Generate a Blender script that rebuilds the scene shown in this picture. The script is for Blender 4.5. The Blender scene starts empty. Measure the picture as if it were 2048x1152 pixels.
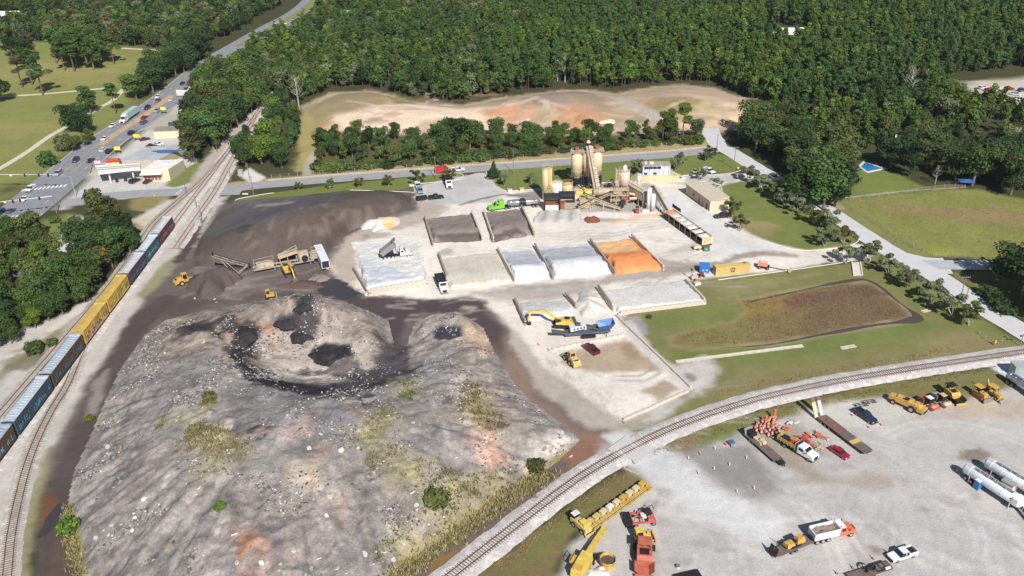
import bpy, math, random
import numpy as np
from mathutils import Matrix, Vector
random.seed(7); RNG = np.random.default_rng(7)
S = bpy.context.scene
COL = S.collection
# ---------------------------------------------------------------- camera, sky, sun, exposure
CAM_F, CAM_T, CAM_R, CAM_H = 1760.0, math.radians(28.3), math.radians(1.0),126.0
_fw = np.array([0, math.cos(CAM_T),-math.sin(CAM_T)])
_rt = np.array([1.0,0,0]); _dn = np.array([0,-math.sin(CAM_T),-math.cos(CAM_T)])
_R = math.cos(CAM_R) * _rt + math.sin(CAM_R) * _dn
_D = -math.sin(CAM_R) * _rt + math.cos(CAM_R) * _dn
cam = bpy.data.cameras.new('camera'); camo = bpy.data.objects.new('camera', cam); COL.objects.link(camo)
cam.sensor_width = 36.0; cam.lens = 36.0 * CAM_F / 2048.0; cam.clip_start = 1.0; cam.clip_end = 6000.0
_m = Matrix(((_R[0],-_D[0],-_fw[0],0),(_R[1],-_D[1],-_fw[1],0),(_R[2],-_D[2],-_fw[2], CAM_H),(0,0,0,1)))
camo.matrix_world = _m
S.camera = camo
SUN_EL = math.radians(41.0); SUN_AZ = math.radians(-18.0)      # azimuth (from +Y, clockwise) towards which shadows fall
w = bpy.data.worlds.new('World'); S.world = w; w.use_nodes = True
_n = w.node_tree.nodes; _l = w.node_tree.links
_sky = _n.new('ShaderNodeTexSky'); _sky.sky_type = 'NISHITA'; _sky.sun_disc = False
_sky.sun_elevation = SUN_EL; _sky.sun_rotation = math.radians(180.0) + SUN_AZ
_sky.air_density = 1.0; _sky.dust_density = 0.6; _sky.ozone_density = 1.0
_bg = _n['Background']; _l.new(_sky.outputs[0], _bg.inputs[0]); _bg.inputs[1].default_value = 0.055
sun = bpy.data.lights.new('sun', 'SUN'); suno = bpy.data.objects.new('sun', sun); COL.objects.link(suno)
sun.energy = 4.4; sun.angle = math.radians(0.53); sun.color = (1.0,0.985,0.955)
_sd = Vector((math.sin(SUN_AZ) * math.cos(SUN_EL), math.cos(SUN_AZ) * math.cos(SUN_EL),-math.sin(SUN_EL)))
suno.rotation_euler = _sd.to_track_quat('-Z', 'Y').to_euler(); suno.location = (0,-60,200)
S.view_settings.view_transform = 'Standard'; S.view_settings.look = 'None'
S.view_settings.exposure = 0.40; S.view_settings.gamma = 1.0
S.cycles.max_bounces = 5; S.cycles.diffuse_bounces = 2; S.cycles.glossy_bounces = 2
S.cycles.transparent_max_bounces = 4; S.cycles.volume_bounces = 0

# ---------------------------------------------------------------- site survey: photo point -> place on the ground
def P(x, y, z=0.0):
    d = _fw + _R * ((x - 1024) / CAM_F) + _D * ((y - 576) / CAM_F)
    k = (z - CAM_H) / d[2]
    return np.array([d[0] * k, d[1] * k, z])
def PW(pts, z=0.0): return np.array([P(a, b, z)[:2] for a, b in pts])
def ray_h(px, py, hf):
    z = 0.0
    for _ in range(12):
        p = P(px, py, z); zn = float(hf(np.array([p[0]]), np.array([p[1]]))[0]); z = .5 * z + .5 * max(zn, 0)
    return P(px, py, z)
def height_of(px, py_base, py_top):
    """height of a vertical thing whose foot is at py_base and head at py_top"""
    b = P(px, py_base); lo, hi = 0.0,80.0
    for _ in range(40):
        m = .5 * (lo + hi); q = np.array([b[0], b[1], m]) - np.array([0,0, CAM_H])
        yy = 576 + CAM_F * (q @ _D) / (q @ _fw)
        if yy > py_top: lo = m
        else: hi = m
    return lo

# ---------------------------------------------------------------- colour, noise
def lin(c):
    c = np.asarray(c, float) / 255.0
    return np.where(c <= 0.04045, c / 12.92,((c + 0.055) / 1.055) ** 2.4)
KALB = 0.92
def A(*c): return tuple(np.clip(lin(c) * KALB, 0.005,0.85))
def _hash(i, j, s):
    h = (i * 374761393 + j * 668265263 + s * 2147483647) & 0xffffffff
    h = ((h ^ (h >> 13)) * 1274126177) & 0xffffffff
    return ((h ^ (h >> 16)) & 0xffff) / 65535.0
def vnoise(x, y, s=0):
    xi = np.floor(x).astype(np.int64); yi = np.floor(y).astype(np.int64); fx = x - xi; fy = y - yi
    fx = fx * fx * (3 - 2 * fx); fy = fy * fy * (3 - 2 * fy)
    a = _hash(xi, yi, s); b = _hash(xi + 1, yi, s); c = _hash(xi, yi + 1, s); d = _hash(xi + 1, yi + 1, s)
    return (a * (1 - fx) + b * fx) * (1 - fy) + (c * (1 - fx) + d * fx) * fy
def fbm(x, y, sc, s=0, o=4):
    r = np.zeros_like(x, float); a = .5; t = 0
    for k in range(o):
        r += a * vnoise(x / sc, y / sc, s + k * 17); t += a; a *= .55; sc *= .48
    return r / t * 2 - 1
def sdf_poly(x, y, poly):
    n = len(poly); d = np.full(x.shape, 1e9); ins = np.zeros(x.shape, bool)
    for i in range(n):
        ax, ay = poly[i]; bx, by = poly[(i + 1) % n]; ex, ey = bx - ax, by - ay
        L = ex * ex + ey * ey + 1e-9
        t = np.clip(((x - ax) * ex + (y - ay) * ey) / L, 0,1)
        d = np.minimum(d, (x - ax - t * ex) ** 2 + (y - ay - t * ey) ** 2)
        c = ((ay > y) != (by > y)) & (x < ex * (y - ay) / (ey + 1e-12) + ax)
        ins ^= c
    d = np.sqrt(d); return np.where(ins, -d, d)
def sdf_line(x, y, pts):
    d = np.full(x.shape, 1e9)
    for i in range(len(pts) - 1):
        ax, ay = pts[i]; bx, by = pts[i + 1]; ex, ey = bx - ax, by - ay; L = ex * ex + ey * ey + 1e-9
        t = np.clip(((x - ax) * ex + (y - ay) * ey) / L, 0,1)
        d = np.minimum(d, (x - ax - t * ex) ** 2 + (y - ay - t * ey) ** 2)
    return np.sqrt(d)
def sstep(a, b, x):
    t = np.clip((x - a) / (b - a),0,1); return t * t * (3 - 2 * t)

class Paint:
    """soil and surface colours of a height sheet, laid in world metres"""
    def __init__(s, x, y, base, hf=None):
        s.x, s.y, s.hf = x, y, hf
        s.c = np.tile(np.array(base, float),(len(x),1))
        s.n1 = fbm(x, y, 9.0,3); s.n2 = fbm(x, y, 2.6,9,3)
    def w(s, pts):
        if s.hf is None: return PW(pts)
        return np.array([ray_h(a, b, s.hf)[:2] for a, b in pts])
    def _ap(s, sel, a, col):
        s.c[sel] = s.c[sel] * (1 - a[:, None]) + np.array(col)[None] * a[:, None]
    def poly(s, pts, col, soft=1.2, rough=1.5, op=1.0, world=False):
        q = np.array(pts, float) if world else s.w(pts)
        m = soft + rough + .5
        sel = np.where((s.x > q[:, 0].min() - m) & (s.x < q[:, 0].max() + m) & (s.y > q[:, 1].min() - m) & (s.y < q[:, 1].max() + m))[0]
        if not len(sel): return
        d = sdf_poly(s.x[sel], s.y[sel], q) + rough * (.7 * s.n1[sel] + .6 * s.n2[sel])
        s._ap(sel, op * sstep(soft, -soft, d), col)
    def line(s, pts, wid, col, soft=.6, rough=.8, op=1.0):
        q = s.w(pts); m = wid / 2 + soft + rough + .5
        sel = np.where((s.x > q[:, 0].min() - m) & (s.x < q[:, 0].max() + m) & (s.y > q[:, 1].min() - m) & (s.y < q[:, 1].max() + m))[0]
        if not len(sel): return
        d = sdf_line(s.x[sel], s.y[sel], q) - wid / 2 + rough * (.7 * s.n1[sel] + .6 * s.n2[sel])
        s._ap(sel, op * sstep(soft, -soft, d), col)
    def blot(s, px, py, rx, ry, col, op=.8, rough=.5):
        """rx, ry in metres"""
        c = s.w([(px, py)])[0]
        sel = np.where((abs(s.x - c[0]) < rx * 2) & (abs(s.y - c[1]) < ry * 2))[0]
        if not len(sel): return
        d = np.sqrt(((s.x[sel] - c[0]) / rx) ** 2 + ((s.y[sel] - c[1]) / ry) ** 2) + rough * (s.n2[sel] + .5 * s.n1[sel])
        s._ap(sel, op * sstep(1.15,.55, d), col)
    def mottle(s, amp, sc, seed, tint=(1,1,1), sel=None):
        k = fbm(s.x, s.y, sc, seed) * amp
        if sel is not None: k = k * sel
        s.c *= (1 + k[:, None] * np.array(tint)[None])

# ---------------------------------------------------------------- materials
MATS = {}
def _noise_col(nt, col_socket, scale, amt, bump=0.0, bscale=None, detail=4, coords='Object'):
    N = nt.nodes; L = nt.links; b = N['Principled BSDF']
    tc = N.new('ShaderNodeTexCoord')
    no = N.new('ShaderNodeTexNoise'); no.inputs['Scale'].default_value = scale; no.inputs['Detail'].default_value = detail
    L.new(tc.outputs[coords], no.inputs['Vector'])
    mr = N.new('ShaderNodeMapRange'); mr.inputs['From Min'].default_value = .25; mr.inputs['From Max'].default_value = .75
    mr.inputs['To Min'].default_value = 1 - amt; mr.inputs['To Max'].default_value = 1 + amt
    L.new(no.outputs['Fac'], mr.inputs['Value'])
    mx = N.new('ShaderNodeVectorMath'); mx.operation = 'SCALE'
    if hasattr(col_socket, 'links'): L.new(col_socket, mx.inputs[0])
    else: mx.inputs[0].default_value = col_socket
    L.new(mr.outputs[0], mx.inputs['Scale'])
    L.new(mx.outputs[0], b.inputs['Base Color'])
    if bump:
        n2 = N.new('ShaderNodeTexNoise'); n2.inputs['Scale'].default_value = bscale or scale * 3; n2.inputs['Detail'].default_value = 5
        L.new(tc.outputs[coords], n2.inputs['Vector'])
        bp = N.new('ShaderNodeBump'); bp.inputs['Strength'].default_value = bump; bp.inputs['Distance'].default_value = .12
        L.new(n2.outputs['Fac'], bp.inputs['Height']); L.new(bp.outputs[0], b.inputs['Normal'])
    return mx
def pm(name, rgb, rough=.55, metal=0.0, var=.12, scale=1.3, bump=0.0, bscale=None, lit=False, coat=0.0, spec=None):
    """plain procedural surface: colour with worn variation"""
    if name in MATS: return MATS[name]
    m = bpy.data.materials.new(name); m.use_nodes = True; b = m.node_tree.nodes['Principled BSDF']
    c = rgb if lit else A(*rgb)
    b.inputs['Base Color'].default_value = (*c, 1); b.inputs['Roughness'].default_value = rough; b.inputs['Metallic'].default_value = metal
    if coat: b.inputs['Coat Weight'].default_value = coat
    if spec is not None: b.inputs['Specular IOR Level'].default_value = spec
    if var:
        mx = _noise_col(m.node_tree, c, scale, var, bump, bscale); dirt = .45 if name.startswith(('machine_', 'screener', 'drum', 'tank_rusty')) else (.30 if name.startswith(('paint_', 'boxcar', 'container', 'trailer', 'sheet_', 'truck')) else 0)
        if dirt:      # dust and grime in uneven patches
            N = m.node_tree.nodes; L = m.node_tree.links; n2 = N.new('ShaderNodeTexNoise'); n2.inputs['Scale'].default_value = 1.7; n2.inputs['Detail'].default_value = 8; n2.inputs['Roughness'].default_value = .7
            tc = N.new('ShaderNodeTexCoord'); L.new(tc.outputs['Object'], n2.inputs['Vector']); mr = N.new('ShaderNodeMapRange'); mr.inputs['From Min'].default_value = .42; mr.inputs['From Max'].default_value = .68; mr.inputs['To Max'].default_value = dirt; L.new(n2.outputs['Fac'], mr.inputs['Value'])
            mi = N.new('ShaderNodeMix'); mi.data_type = 'RGBA'; mi.inputs[7].default_value = (.20,.165,.13,1); L.new(mr.outputs[0], mi.inputs[0]); L.new(mx.outputs[0], mi.inputs[6]); L.new(mi.outputs[2], b.inputs['Base Color'])
    MATS[name] = m; return m
def soil_mat(name, rough=.95, speck=.0, fine=.22, coarse=.12, bump=.5, streak=0.0):
    """surface whose colour comes from the laid soil colours, with grain, specks and ruts"""
    if name in MATS: return MATS[name]
    m = bpy.data.materials.new(name); m.use_nodes = True; nt = m.node_tree; N = nt.nodes; L = nt.links; b = N['Principled BSDF']
    b.inputs['Roughness'].default_value = rough; b.inputs['Specular IOR Level'].default_value = .12
    at = N.new('ShaderNodeAttribute'); at.attribute_name = 'Col'
    tc = N.new('ShaderNodeTexCoord'); cur = at.outputs['Color']
    def mul(cur, scale, amt, detail=5, stretch=None, lo=.3, hi=.7):
        no = N.new('ShaderNodeTexNoise'); no.inputs['Scale'].default_value = scale; no.inputs['Detail'].default_value = detail; no.inputs['Roughness'].default_value = .65
        if stretch:
            mp = N.new('ShaderNodeMapping'); mp.inputs['Scale'].default_value = stretch[:3]; mp.inputs['Rotation'].default_value = (0,0, stretch[3])
            L.new(tc.outputs['Object'], mp.inputs['Vector']); L.new(mp.outputs[0], no.inputs['Vector'])
        else: L.new(tc.outputs['Object'], no.inputs['Vector'])
        mr = N.new('ShaderNodeMapRange'); mr.inputs['From Min'].default_value = lo; mr.inputs['From Max'].default_value = hi
        mr.inputs['To Min'].default_value = 1 - amt; mr.inputs['To Max'].default_value = 1 + amt; L.new(no.outputs['Fac'], mr.inputs['Value'])
        vm = N.new('ShaderNodeVectorMath'); vm.operation = 'SCALE'; L.new(cur, vm.inputs[0]); L.new(mr.outputs[0], vm.inputs['Scale'])
        return vm.outputs[0], no.outputs['Fac']
    cur, _ = mul(cur, .12, coarse)
    cur, _ = mul(cur, .55, coarse)
    cur, h = mul(cur, 2.2, fine, 8)
    if streak:
        cur, _ = mul(cur, .5, streak, 5,(.12,1.2,1,.6)); cur, _ = mul(cur, .5, streak, 5,(1.1,.14,1,.25))
    if speck:
        vo = N.new('ShaderNodeTexVoronoi'); vo.inputs['Scale'].default_value = 1.1; L.new(tc.outputs['Object'], vo.inputs['Vector'])
        mr = N.new('ShaderNodeMapRange'); mr.inputs['From Min'].default_value = .55; mr.inputs['From Max'].default_value = .95
        mr.inputs['To Min'].default_value = 1 - speck; mr.inputs['To Max'].default_value = 1 + speck
        sp = N.new('ShaderNodeSeparateColor'); L.new(vo.outputs['Color'], sp.inputs[0]); L.new(sp.outputs[0], mr.inputs['Value'])
        vm = N.new('ShaderNodeVectorMath'); vm.operation = 'SCALE'; L.new(cur, vm.inputs[0]); L.new(mr.outputs[0], vm.inputs['Scale']); cur = vm.outputs[0]
    L.new(cur, b.inputs['Base Color'])
    if bump:
        bp = N.new('ShaderNodeBump'); bp.inputs['Strength'].default_value = bump; bp.inputs['Distance'].default_value = .25
        L.new(h, bp.inputs['Height']); L.new(bp.outputs[0], b.inputs['Normal'])
    MATS[name] = m; return m
def leaf_mat(name, rgb, vary=.35, hue=.04):
    if name in MATS: return MATS[name]
    m = bpy.data.materials.new(name); m.use_nodes = True; nt = m.node_tree; N = nt.nodes; L = nt.links; b = N['Principled BSDF']
    b.inputs['Roughness'].default_value = .75; b.inputs['Specular IOR Level'].default_value = .15
    at = N.new('ShaderNodeAttribute'); at.attribute_name = 'tone'
    oi = N.new('ShaderNodeObjectInfo')
    mr = N.new('ShaderNodeMapRange'); mr.inputs['To Min'].default_value = 1 - vary; mr.inputs['To Max'].default_value = 1 + vary; L.new(at.outputs['Fac'], mr.inputs['Value'])
    mo = N.new('ShaderNodeMapRange'); mo.inputs['To Min'].default_value = .68; mo.inputs['To Max'].default_value = 1.32; L.new(oi.outputs['Random'], mo.inputs['Value'])
    mu = N.new('ShaderNodeMath'); mu.operation = 'MULTIPLY'; L.new(mr.outputs[0], mu.inputs[0]); L.new(mo.outputs[0], mu.inputs[1])
    wn = N.new('ShaderNodeTexWhiteNoise'); wn.noise_dimensions = '1D'; L.new(oi.outputs['Random'], wn.inputs['W'])
    mh = N.new('ShaderNodeMapRange'); mh.inputs['To Min'].default_value = .5 - hue; mh.inputs['To Max'].default_value = .5 + hue * .6; L.new(wn.outputs['Value'], mh.inputs['Value'])
    hs = N.new('ShaderNodeHueSaturation'); hs.inputs['Color'].default_value = (*rgb, 1); L.new(mh.outputs[0], hs.inputs['Hue']); L.new(mu.outputs[0], hs.inputs['Value'])
    L.new(hs.outputs[0], b.inputs['Base Color'])
    tr = N.new('ShaderNodeBsdfTranslucent'); L.new(hs.outputs[0], tr.inputs['Color'])
    ms = N.new('ShaderNodeMixShader'); ms.inputs[0].default_value = .22; L.new(b.outputs[0], ms.inputs[1]); L.new(tr.outputs[0], ms.inputs[2])
    L.new(ms.outputs[0], N['Material Output'].inputs['Surface'])
    MATS[name] = m; return m

# ---------------------------------------------------------------- mesh building
class MB:
    SPLIT = {'leg', 'post', 'landing_leg', 'prop', 'pole', 'ramp', 'ramp_tip', 'seat', 'side_wall', 'pillar', 'cab_pillar', 'roof_unit', 'air_conditioner', 'crossarm', 'insulator', 'sticker', 'pulley', 'support', 'side', 'push_arm', 'loader_arm', 'lift_arm', 'hoop', 'lock_rod', 'screen_panel', 'cover_joint', 'bed_side', 'lifting_eye', 'beam', 'cross_bar', 'roof_bow', 'side_rib', 'panel_joint'}
    def __init__(s): s.v = []; s.f = []; s.k = []
    def _add(s, vs, fs):
        o = len(s.v); s.k.append((o, len(s.f))); s.v += [tuple(map(float, p)) for p in vs]; s.f += [tuple(i + o for i in f) for f in fs]; return s
    def box(s, cx, cy, cz, sx, sy, sz, rz=0.0, ry=0.0, top=(1,1), rx=0.0):
        vs = []
        R = Matrix.Rotation(rz, 3, 'Z') @ Matrix.Rotation(ry, 3, 'Y') @ Matrix.Rotation(rx, 3, 'X')
        for z in (-1,1):
            tx, ty = top if z > 0 else (1,1)
            for a, b in ((-1,-1),(1,-1),(1,1),(-1,1)):
                q = R @ Vector((a * sx / 2 * tx, b * sy / 2 * ty, z * sz / 2)); vs.append((cx + q.x, cy + q.y, cz + q.z))
        return s._add(vs, [(3,2,1,0),(4,5,6,7),(0,1,5,4),(1,2,6,5),(2,3,7,6),(3,0,4,7)])
    def b2(s, x0, x1, y0, y1, z0, z1): return s.box((x0 + x1) / 2,(y0 + y1) / 2,(z0 + z1) / 2, abs(x1 - x0), abs(y1 - y0), abs(z1 - z0))
    def cyl(s, p0, p1, r0, r1=None, n=12, cap=True):
        r1 = r0 if r1 is None else r1
        p0 = Vector(p0); p1 = Vector(p1); d = (p1 - p0).normalized()
        u = d.orthogonal().normalized(); w_ = d.cross(u); vs = []
        for p, r in ((p0, r0),(p1, r1)):
            for k in range(n):
                t = 2 * math.pi * k / n; vs.append(p + u * (r * math.cos(t)) + w_ * (r * math.sin(t)))
        fs = [(k, (k + 1) % n, n + (k + 1) % n, n + k) for k in range(n)]
        if cap: fs += [tuple(range(n - 1,-1,-1)), tuple(range(n, 2 * n))]
        return s._add(vs, fs)
    def bar(s, p0, p1, w_, h=None):
        h = h or w_; p0 = Vector(p0); p1 = Vector(p1); d = (p1 - p0).normalized()
        up = Vector((0,0,1)) if abs(d.z) < .95 else Vector((1,0,0))
        u = d.cross(up).normalized() * (w_ / 2); t = u.cross(d).normalized() * (h / 2); vs = []
        for p in (p0, p1): vs += [p - u - t, p + u - t, p + u + t, p - u + t]
        return s._add(vs, [(3,2,1,0),(4,5,6,7),(0,1,5,4),(1,2,6,5),(2,3,7,6),(3,0,4,7)])
    def prof(s, pts, y0, y1, inset=None):
        """side outline (x,z) extruded across from y0 to y1; inset narrows points above a height: (z, amount)"""
        n = len(pts); vs = []
        for y, sg in ((y0,1),(y1,-1)):
            for x, z in pts:
                k = 0
                if inset and z > inset[0]: k = inset[1] * (z - inset[0])
                vs.append((x, y + sg * k, z))
        fs = [(k, (k + 1) % n, n + (k + 1) % n, n + k) for k in range(n)]
        fs += [tuple(range(n - 1,-1,-1)), tuple(range(n, 2 * n))]
        return s._add(vs, fs)
    def prism(s, poly, z0, z1):
        n = len(poly); vs = [(x, y, z0) for x, y in poly] + [(x, y, z1) for x, y in poly]
        return s._add(vs, [(k, (k + 1) % n, n + (k + 1) % n, n + k) for k in range(n)] + [tuple(range(n - 1,-1,-1)), tuple(range(n, 2 * n))])
    def dome(s, c, r, h, n=12, m=3):
        vs = []; fs = []
        for j in range(m + 1):
            a = math.pi / 2 * j / m
            for k in range(n):
                t = 2 * math.pi * k / n; vs.append((c[0] + r * math.cos(a) * math.cos(t), c[1] + r * math.cos(a) * math.sin(t), c[2] + h * math.sin(a)))
        for j in range(m):
            for k in range(n): fs.append((j * n + k, j * n + (k + 1) % n, (j + 1) * n + (k + 1) % n, (j + 1) * n + k))
        return s._add(vs, fs)
    def pill(s, p0, p1, r, n=14, e=.35):
        """tank with dished ends"""
        p0 = Vector(p0); p1 = Vector(p1); d = (p1 - p0).normalized(); L = [(-e * r, .45),(-.12 * r, .85),(.15 * r, 1.0)]
        rings = [(p0 + d * a, r * b) for a, b in L] + [(p1 - d * a, r * b) for a, b in reversed(L)]
        u = d.orthogonal().normalized(); w_ = d.cross(u); vs = []; fs = []
        for p, q in rings:
            for k in range(n):
                t = 2 * math.pi * k / n; vs.append(p + u * (q * math.cos(t)) + w_ * (q * math.sin(t)))
        for j in range(len(rings) - 1):
            for k in range(n): fs.append((j * n + k, j * n + (k + 1) % n, (j + 1) * n + (k + 1) % n, (j + 1) * n + k))
        fs += [tuple(range(n - 1,-1,-1)), tuple(range((len(rings) - 1) * n, len(rings) * n))]
        return s._add(vs, fs)
    def o(s, name, m, parent=None, smooth=False):
        if name in s.SPLIT and 1 < len(s.k) < 16:      # pieces that can be picked apart are parts of their own
            ks = s.k + [(len(s.v), len(s.f))]; out = []
            for (a, b),(c, d) in zip(ks[:-1], ks[1:]):
                t = MB(); t.v = s.v[a:c]; t.f = [tuple(i - a for i in f) for f in s.f[b:d]]; out.append(t.o(name, m, parent, smooth))
            return out[0]
        me = bpy.data.meshes.new(name); me.from_pydata(s.v, [], s.f); me.materials.append(m)
        if smooth: me.polygons.foreach_set('use_smooth', [True] * len(me.polygons))
        ob = bpy.data.objects.new(name, me); COL.objects.link(ob)
        if parent is not None: ob.parent = parent
        return ob
def tag(o, label=None, cat=None, group=None, kind=None):
    if label: o['label'] = label
    if cat: o['category'] = cat
    if group: o['group'] = group
    if kind: o['kind'] = kind
    return o
def thing(name, label, cat, group=None, loc=(0,0,0), rz=0.0):
    o = bpy.data.objects.new(name, None); COL.objects.link(o); o.empty_display_size = .3
    o.location = loc; o.rotation_euler = (0,0, rz); return tag(o, label, cat, group)
def copy_tree(o, parent=None):
    c = o.copy(); COL.objects.link(c)
    if parent is not None: c.parent = parent
    for ch in o.children: copy_tree(ch, c)
    return c
def at_px(o, rear, front=None, dz=0.0, ang=None):
    """stand a thing where its rear and front touch the ground in the survey"""
    a = P(*rear)
    if front is not None:
        b = P(*front); o.location = ((a[0] + b[0]) / 2,(a[1] + b[1]) / 2, dz); o.rotation_euler = (0,0, math.atan2(b[1] - a[1], b[0] - a[0]))
    else:
        o.location = (a[0], a[1], dz)
        if ang is not None: o.rotation_euler = (0,0, math.radians(ang))
    return o
def np_mesh(name, v, quads, m, smooth=True, col=None, attr=None, tris=None):
    me = bpy.data.meshes.new(name); v = np.asarray(v, np.float32); q = np.asarray(quads, np.int32); k = q.shape[1]
    me.vertices.add(len(v)); me.vertices.foreach_set('co', v.ravel())
    me.loops.add(q.size); me.loops.foreach_set('vertex_index', q.ravel())
    me.polygons.add(len(q)); me.polygons.foreach_set('loop_start', np.arange(0, q.size, k, dtype=np.int32))
    if smooth: me.polygons.foreach_set('use_smooth', np.ones(len(q), bool))
    me.update(calc_edges=True); me.validate()
    if col is not None:
        a = me.color_attributes.new('Col', 'FLOAT_COLOR', 'POINT'); c = np.ones((len(v),4), np.float32); c[:, :3] = np.clip(col, .004,.9); a.data.foreach_set('color', c.ravel())
    if attr is not None:
        a = me.attributes.new(attr[0], 'FLOAT', attr[2] if len(attr) > 2 else 'POINT'); a.data.foreach_set('value', np.asarray(attr[1], np.float32))
    me.materials.append(m); return me
def link(name, me, parent=None, kind=None):
    o = bpy.data.objects.new(name, me); COL.objects.link(o)
    if parent is not None: o.parent = parent
    if kind: o['kind'] = kind
    return o
def grid_faces(nx, ny):
    i, j = np.meshgrid(np.arange(nx - 1), np.arange(ny - 1)); a = (j * nx + i).ravel()
    return np.stack([a, a + 1, a + nx + 1, a + nx],1)
def smooth_path(pts, step=1.0):
    """even points on a rounded line through world points"""
    p = np.array(pts, float); n = len(p); out = []
    for i in range(n - 1):
        p0 = p[max(i - 1,0)]; p1 = p[i]; p2 = p[i + 1]; p3 = p[min(i + 2, n - 1)]
        for t in np.linspace(0,1,24, endpoint=False):
            out.append(.5 * (2 * p1 + (p2 - p0) * t + (2 * p0 - 5 * p1 + 4 * p2 - p3) * t * t + (3 * p1 - p0 - 3 * p2 + p3) * t ** 3))
    out.append(p[-1]); out = np.array(out)
    s = np.concatenate([[0], np.cumsum(np.linalg.norm(np.diff(out, axis=0), axis=1))])
    k = max(2, int(round(s[-1] / step)) + 1); u = np.linspace(0, s[-1], k)
    return np.stack([np.interp(u, s, out[:, c]) for c in range(2)],1)
def normals2(p):
    t = np.gradient(p, axis=0); t /= np.linalg.norm(t, axis=1)[:, None] + 1e-9; return np.stack([-t[:, 1], t[:, 0]],1)
def strip(name, path, w0, w1, z, m, parent=None, kind=None, jag=0.0, seed=1):
    """flat band along a path from offset w0 to w1 (left positive)"""
    n = normals2(path); a = path + n * w0; b = path + n * w1
    if jag:
        a = a + n * (fbm(a[:, 0], a[:, 1],2.5, seed, 3) * jag)[:, None]; b = b + n * (fbm(b[:, 0], b[:, 1],2.5, seed + 5,3) * jag)[:, None]
    k = len(path); v = np.zeros((2 * k, 3)); v[:k, :2] = b; v[k:, :2] = a; v[:, 2] = z
    i = np.arange(k - 1); q = np.stack([i, i + k, i + k + 1, i + 1],1)
    return link(name, np_mesh(name, v, q, m, False), parent, kind)
# ================================================================ ground
def axis(lo, hi, st, out_lo, out_hi, g=1.12):
    a = list(np.arange(lo, hi + 1e-6, st)); s = st
    while a[-1] < out_hi: s = min(s * g, 60); a.append(a[-1] + s)
    s = st
    while a[0] > out_lo: s = min(s * g, 60); a.insert(0, a[0] - s)
    return np.array(a)
GX = axis(-132,172,.62,-1500,1500); GY = axis(112,348,.62,-150,2600,1.035)
_gx, _gy = np.meshgrid(GX, GY); gx = _gx.ravel(); gy = _gy.ravel()
p = Paint(gx, gy, A(74,74,48))
# park and lawns to the north-west
p.poly([(-300,70),(110,84),(232,93),(340,98),(345,125),(300,180),(250,230),(165,295),(0,385),(-300,520)], A(132,134,76),2,3)
for q in [(60,140,40,30),(180,150,30,25),(30,260,30,14),(150,120,28,30)]: p.blot(*q, A(156,144,92),.55)
p.poly([(-40,38),(110,36),(105,47),(-40,48)], A(160,150,105)); p.poly([(110,36),(160,38),(158,48),(105,46)], A(170,145,120))
p.line([(390,130),(250,240),(150,320),(60,372),(-60,430)],9, A(124,124,76),2,2,.8)
# shops and forecourt beside the highway
p.poly([(120,420),(180,345),(250,290),(300,250),(370,190),(395,180),(402,215),(372,260),(372,300),(398,330),(380,372),(330,388),(250,398),(190,400)], A(196,191,185),1,.8)
p.poly([(250,262),(300,240),(345,215),(365,245),(360,262)], A(176,168,152),1,1)
p.poly([(330,372),(345,350),(395,325),(420,330),(385,365),(345,375)], A(122,126,74),1,1)
p.line([(283,235),(240,270),(200,320),(175,360)],3, A(186,172,150),.6,.8)
p.poly([(60,470),(90,440),(140,425),(185,440),(170,480),(120,515),(70,520)], A(124,128,72),1,1.5)
p.poly([(150,430),(195,440),(190,470),(150,445)], A(190,182,168),1,1); p.line([(170,455),(120,480),(80,520),(0,560)],4, A(186,178,170),.6,.5)
p.poly([(260,400),(310,388),(345,392),(300,425),(262,418)], A(140,128,82),1,1.5)
# railway land in the west
p.poly([(-60,700),(100,640),(190,598),(260,520),(300,470),(270,440),(330,400),(400,390),(455,392),(430,430),(375,510),(300,592),(235,690),(165,800),(110,900),(75,1000),(40,1200),(-300,1200),(-300,800)], A(192,184,176),1.5,2)
p.line([(-60,800),(60,700),(180,610)],4, A(132,122,98),2,2,.7); p.line([(20,720),(130,640),(200,590)],3.5, A(206,198,186),1,1)
p.blot(50,720,7,6, A(122,112,88),.8); p.blot(95,690,6,9, A(118,110,78),.7); p.blot(310,440,8,8, A(206,188,158),.7)
p.line([(398,390),(480,270),(520,235),(560,205)],15, A(184,170,158),1.5,1.5); p.line([(470,300),(445,330),(400,375)],7, A(206,192,180),1.5,1.5,.8)
p.line([(112,900),(72,1000),(40,1100),(30,1200)],4, A(132,126,78),1.2,2,.75); p.line([(380,500),(330,540),(290,590)],5, A(128,122,76),1.2,1.5,.8)
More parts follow.
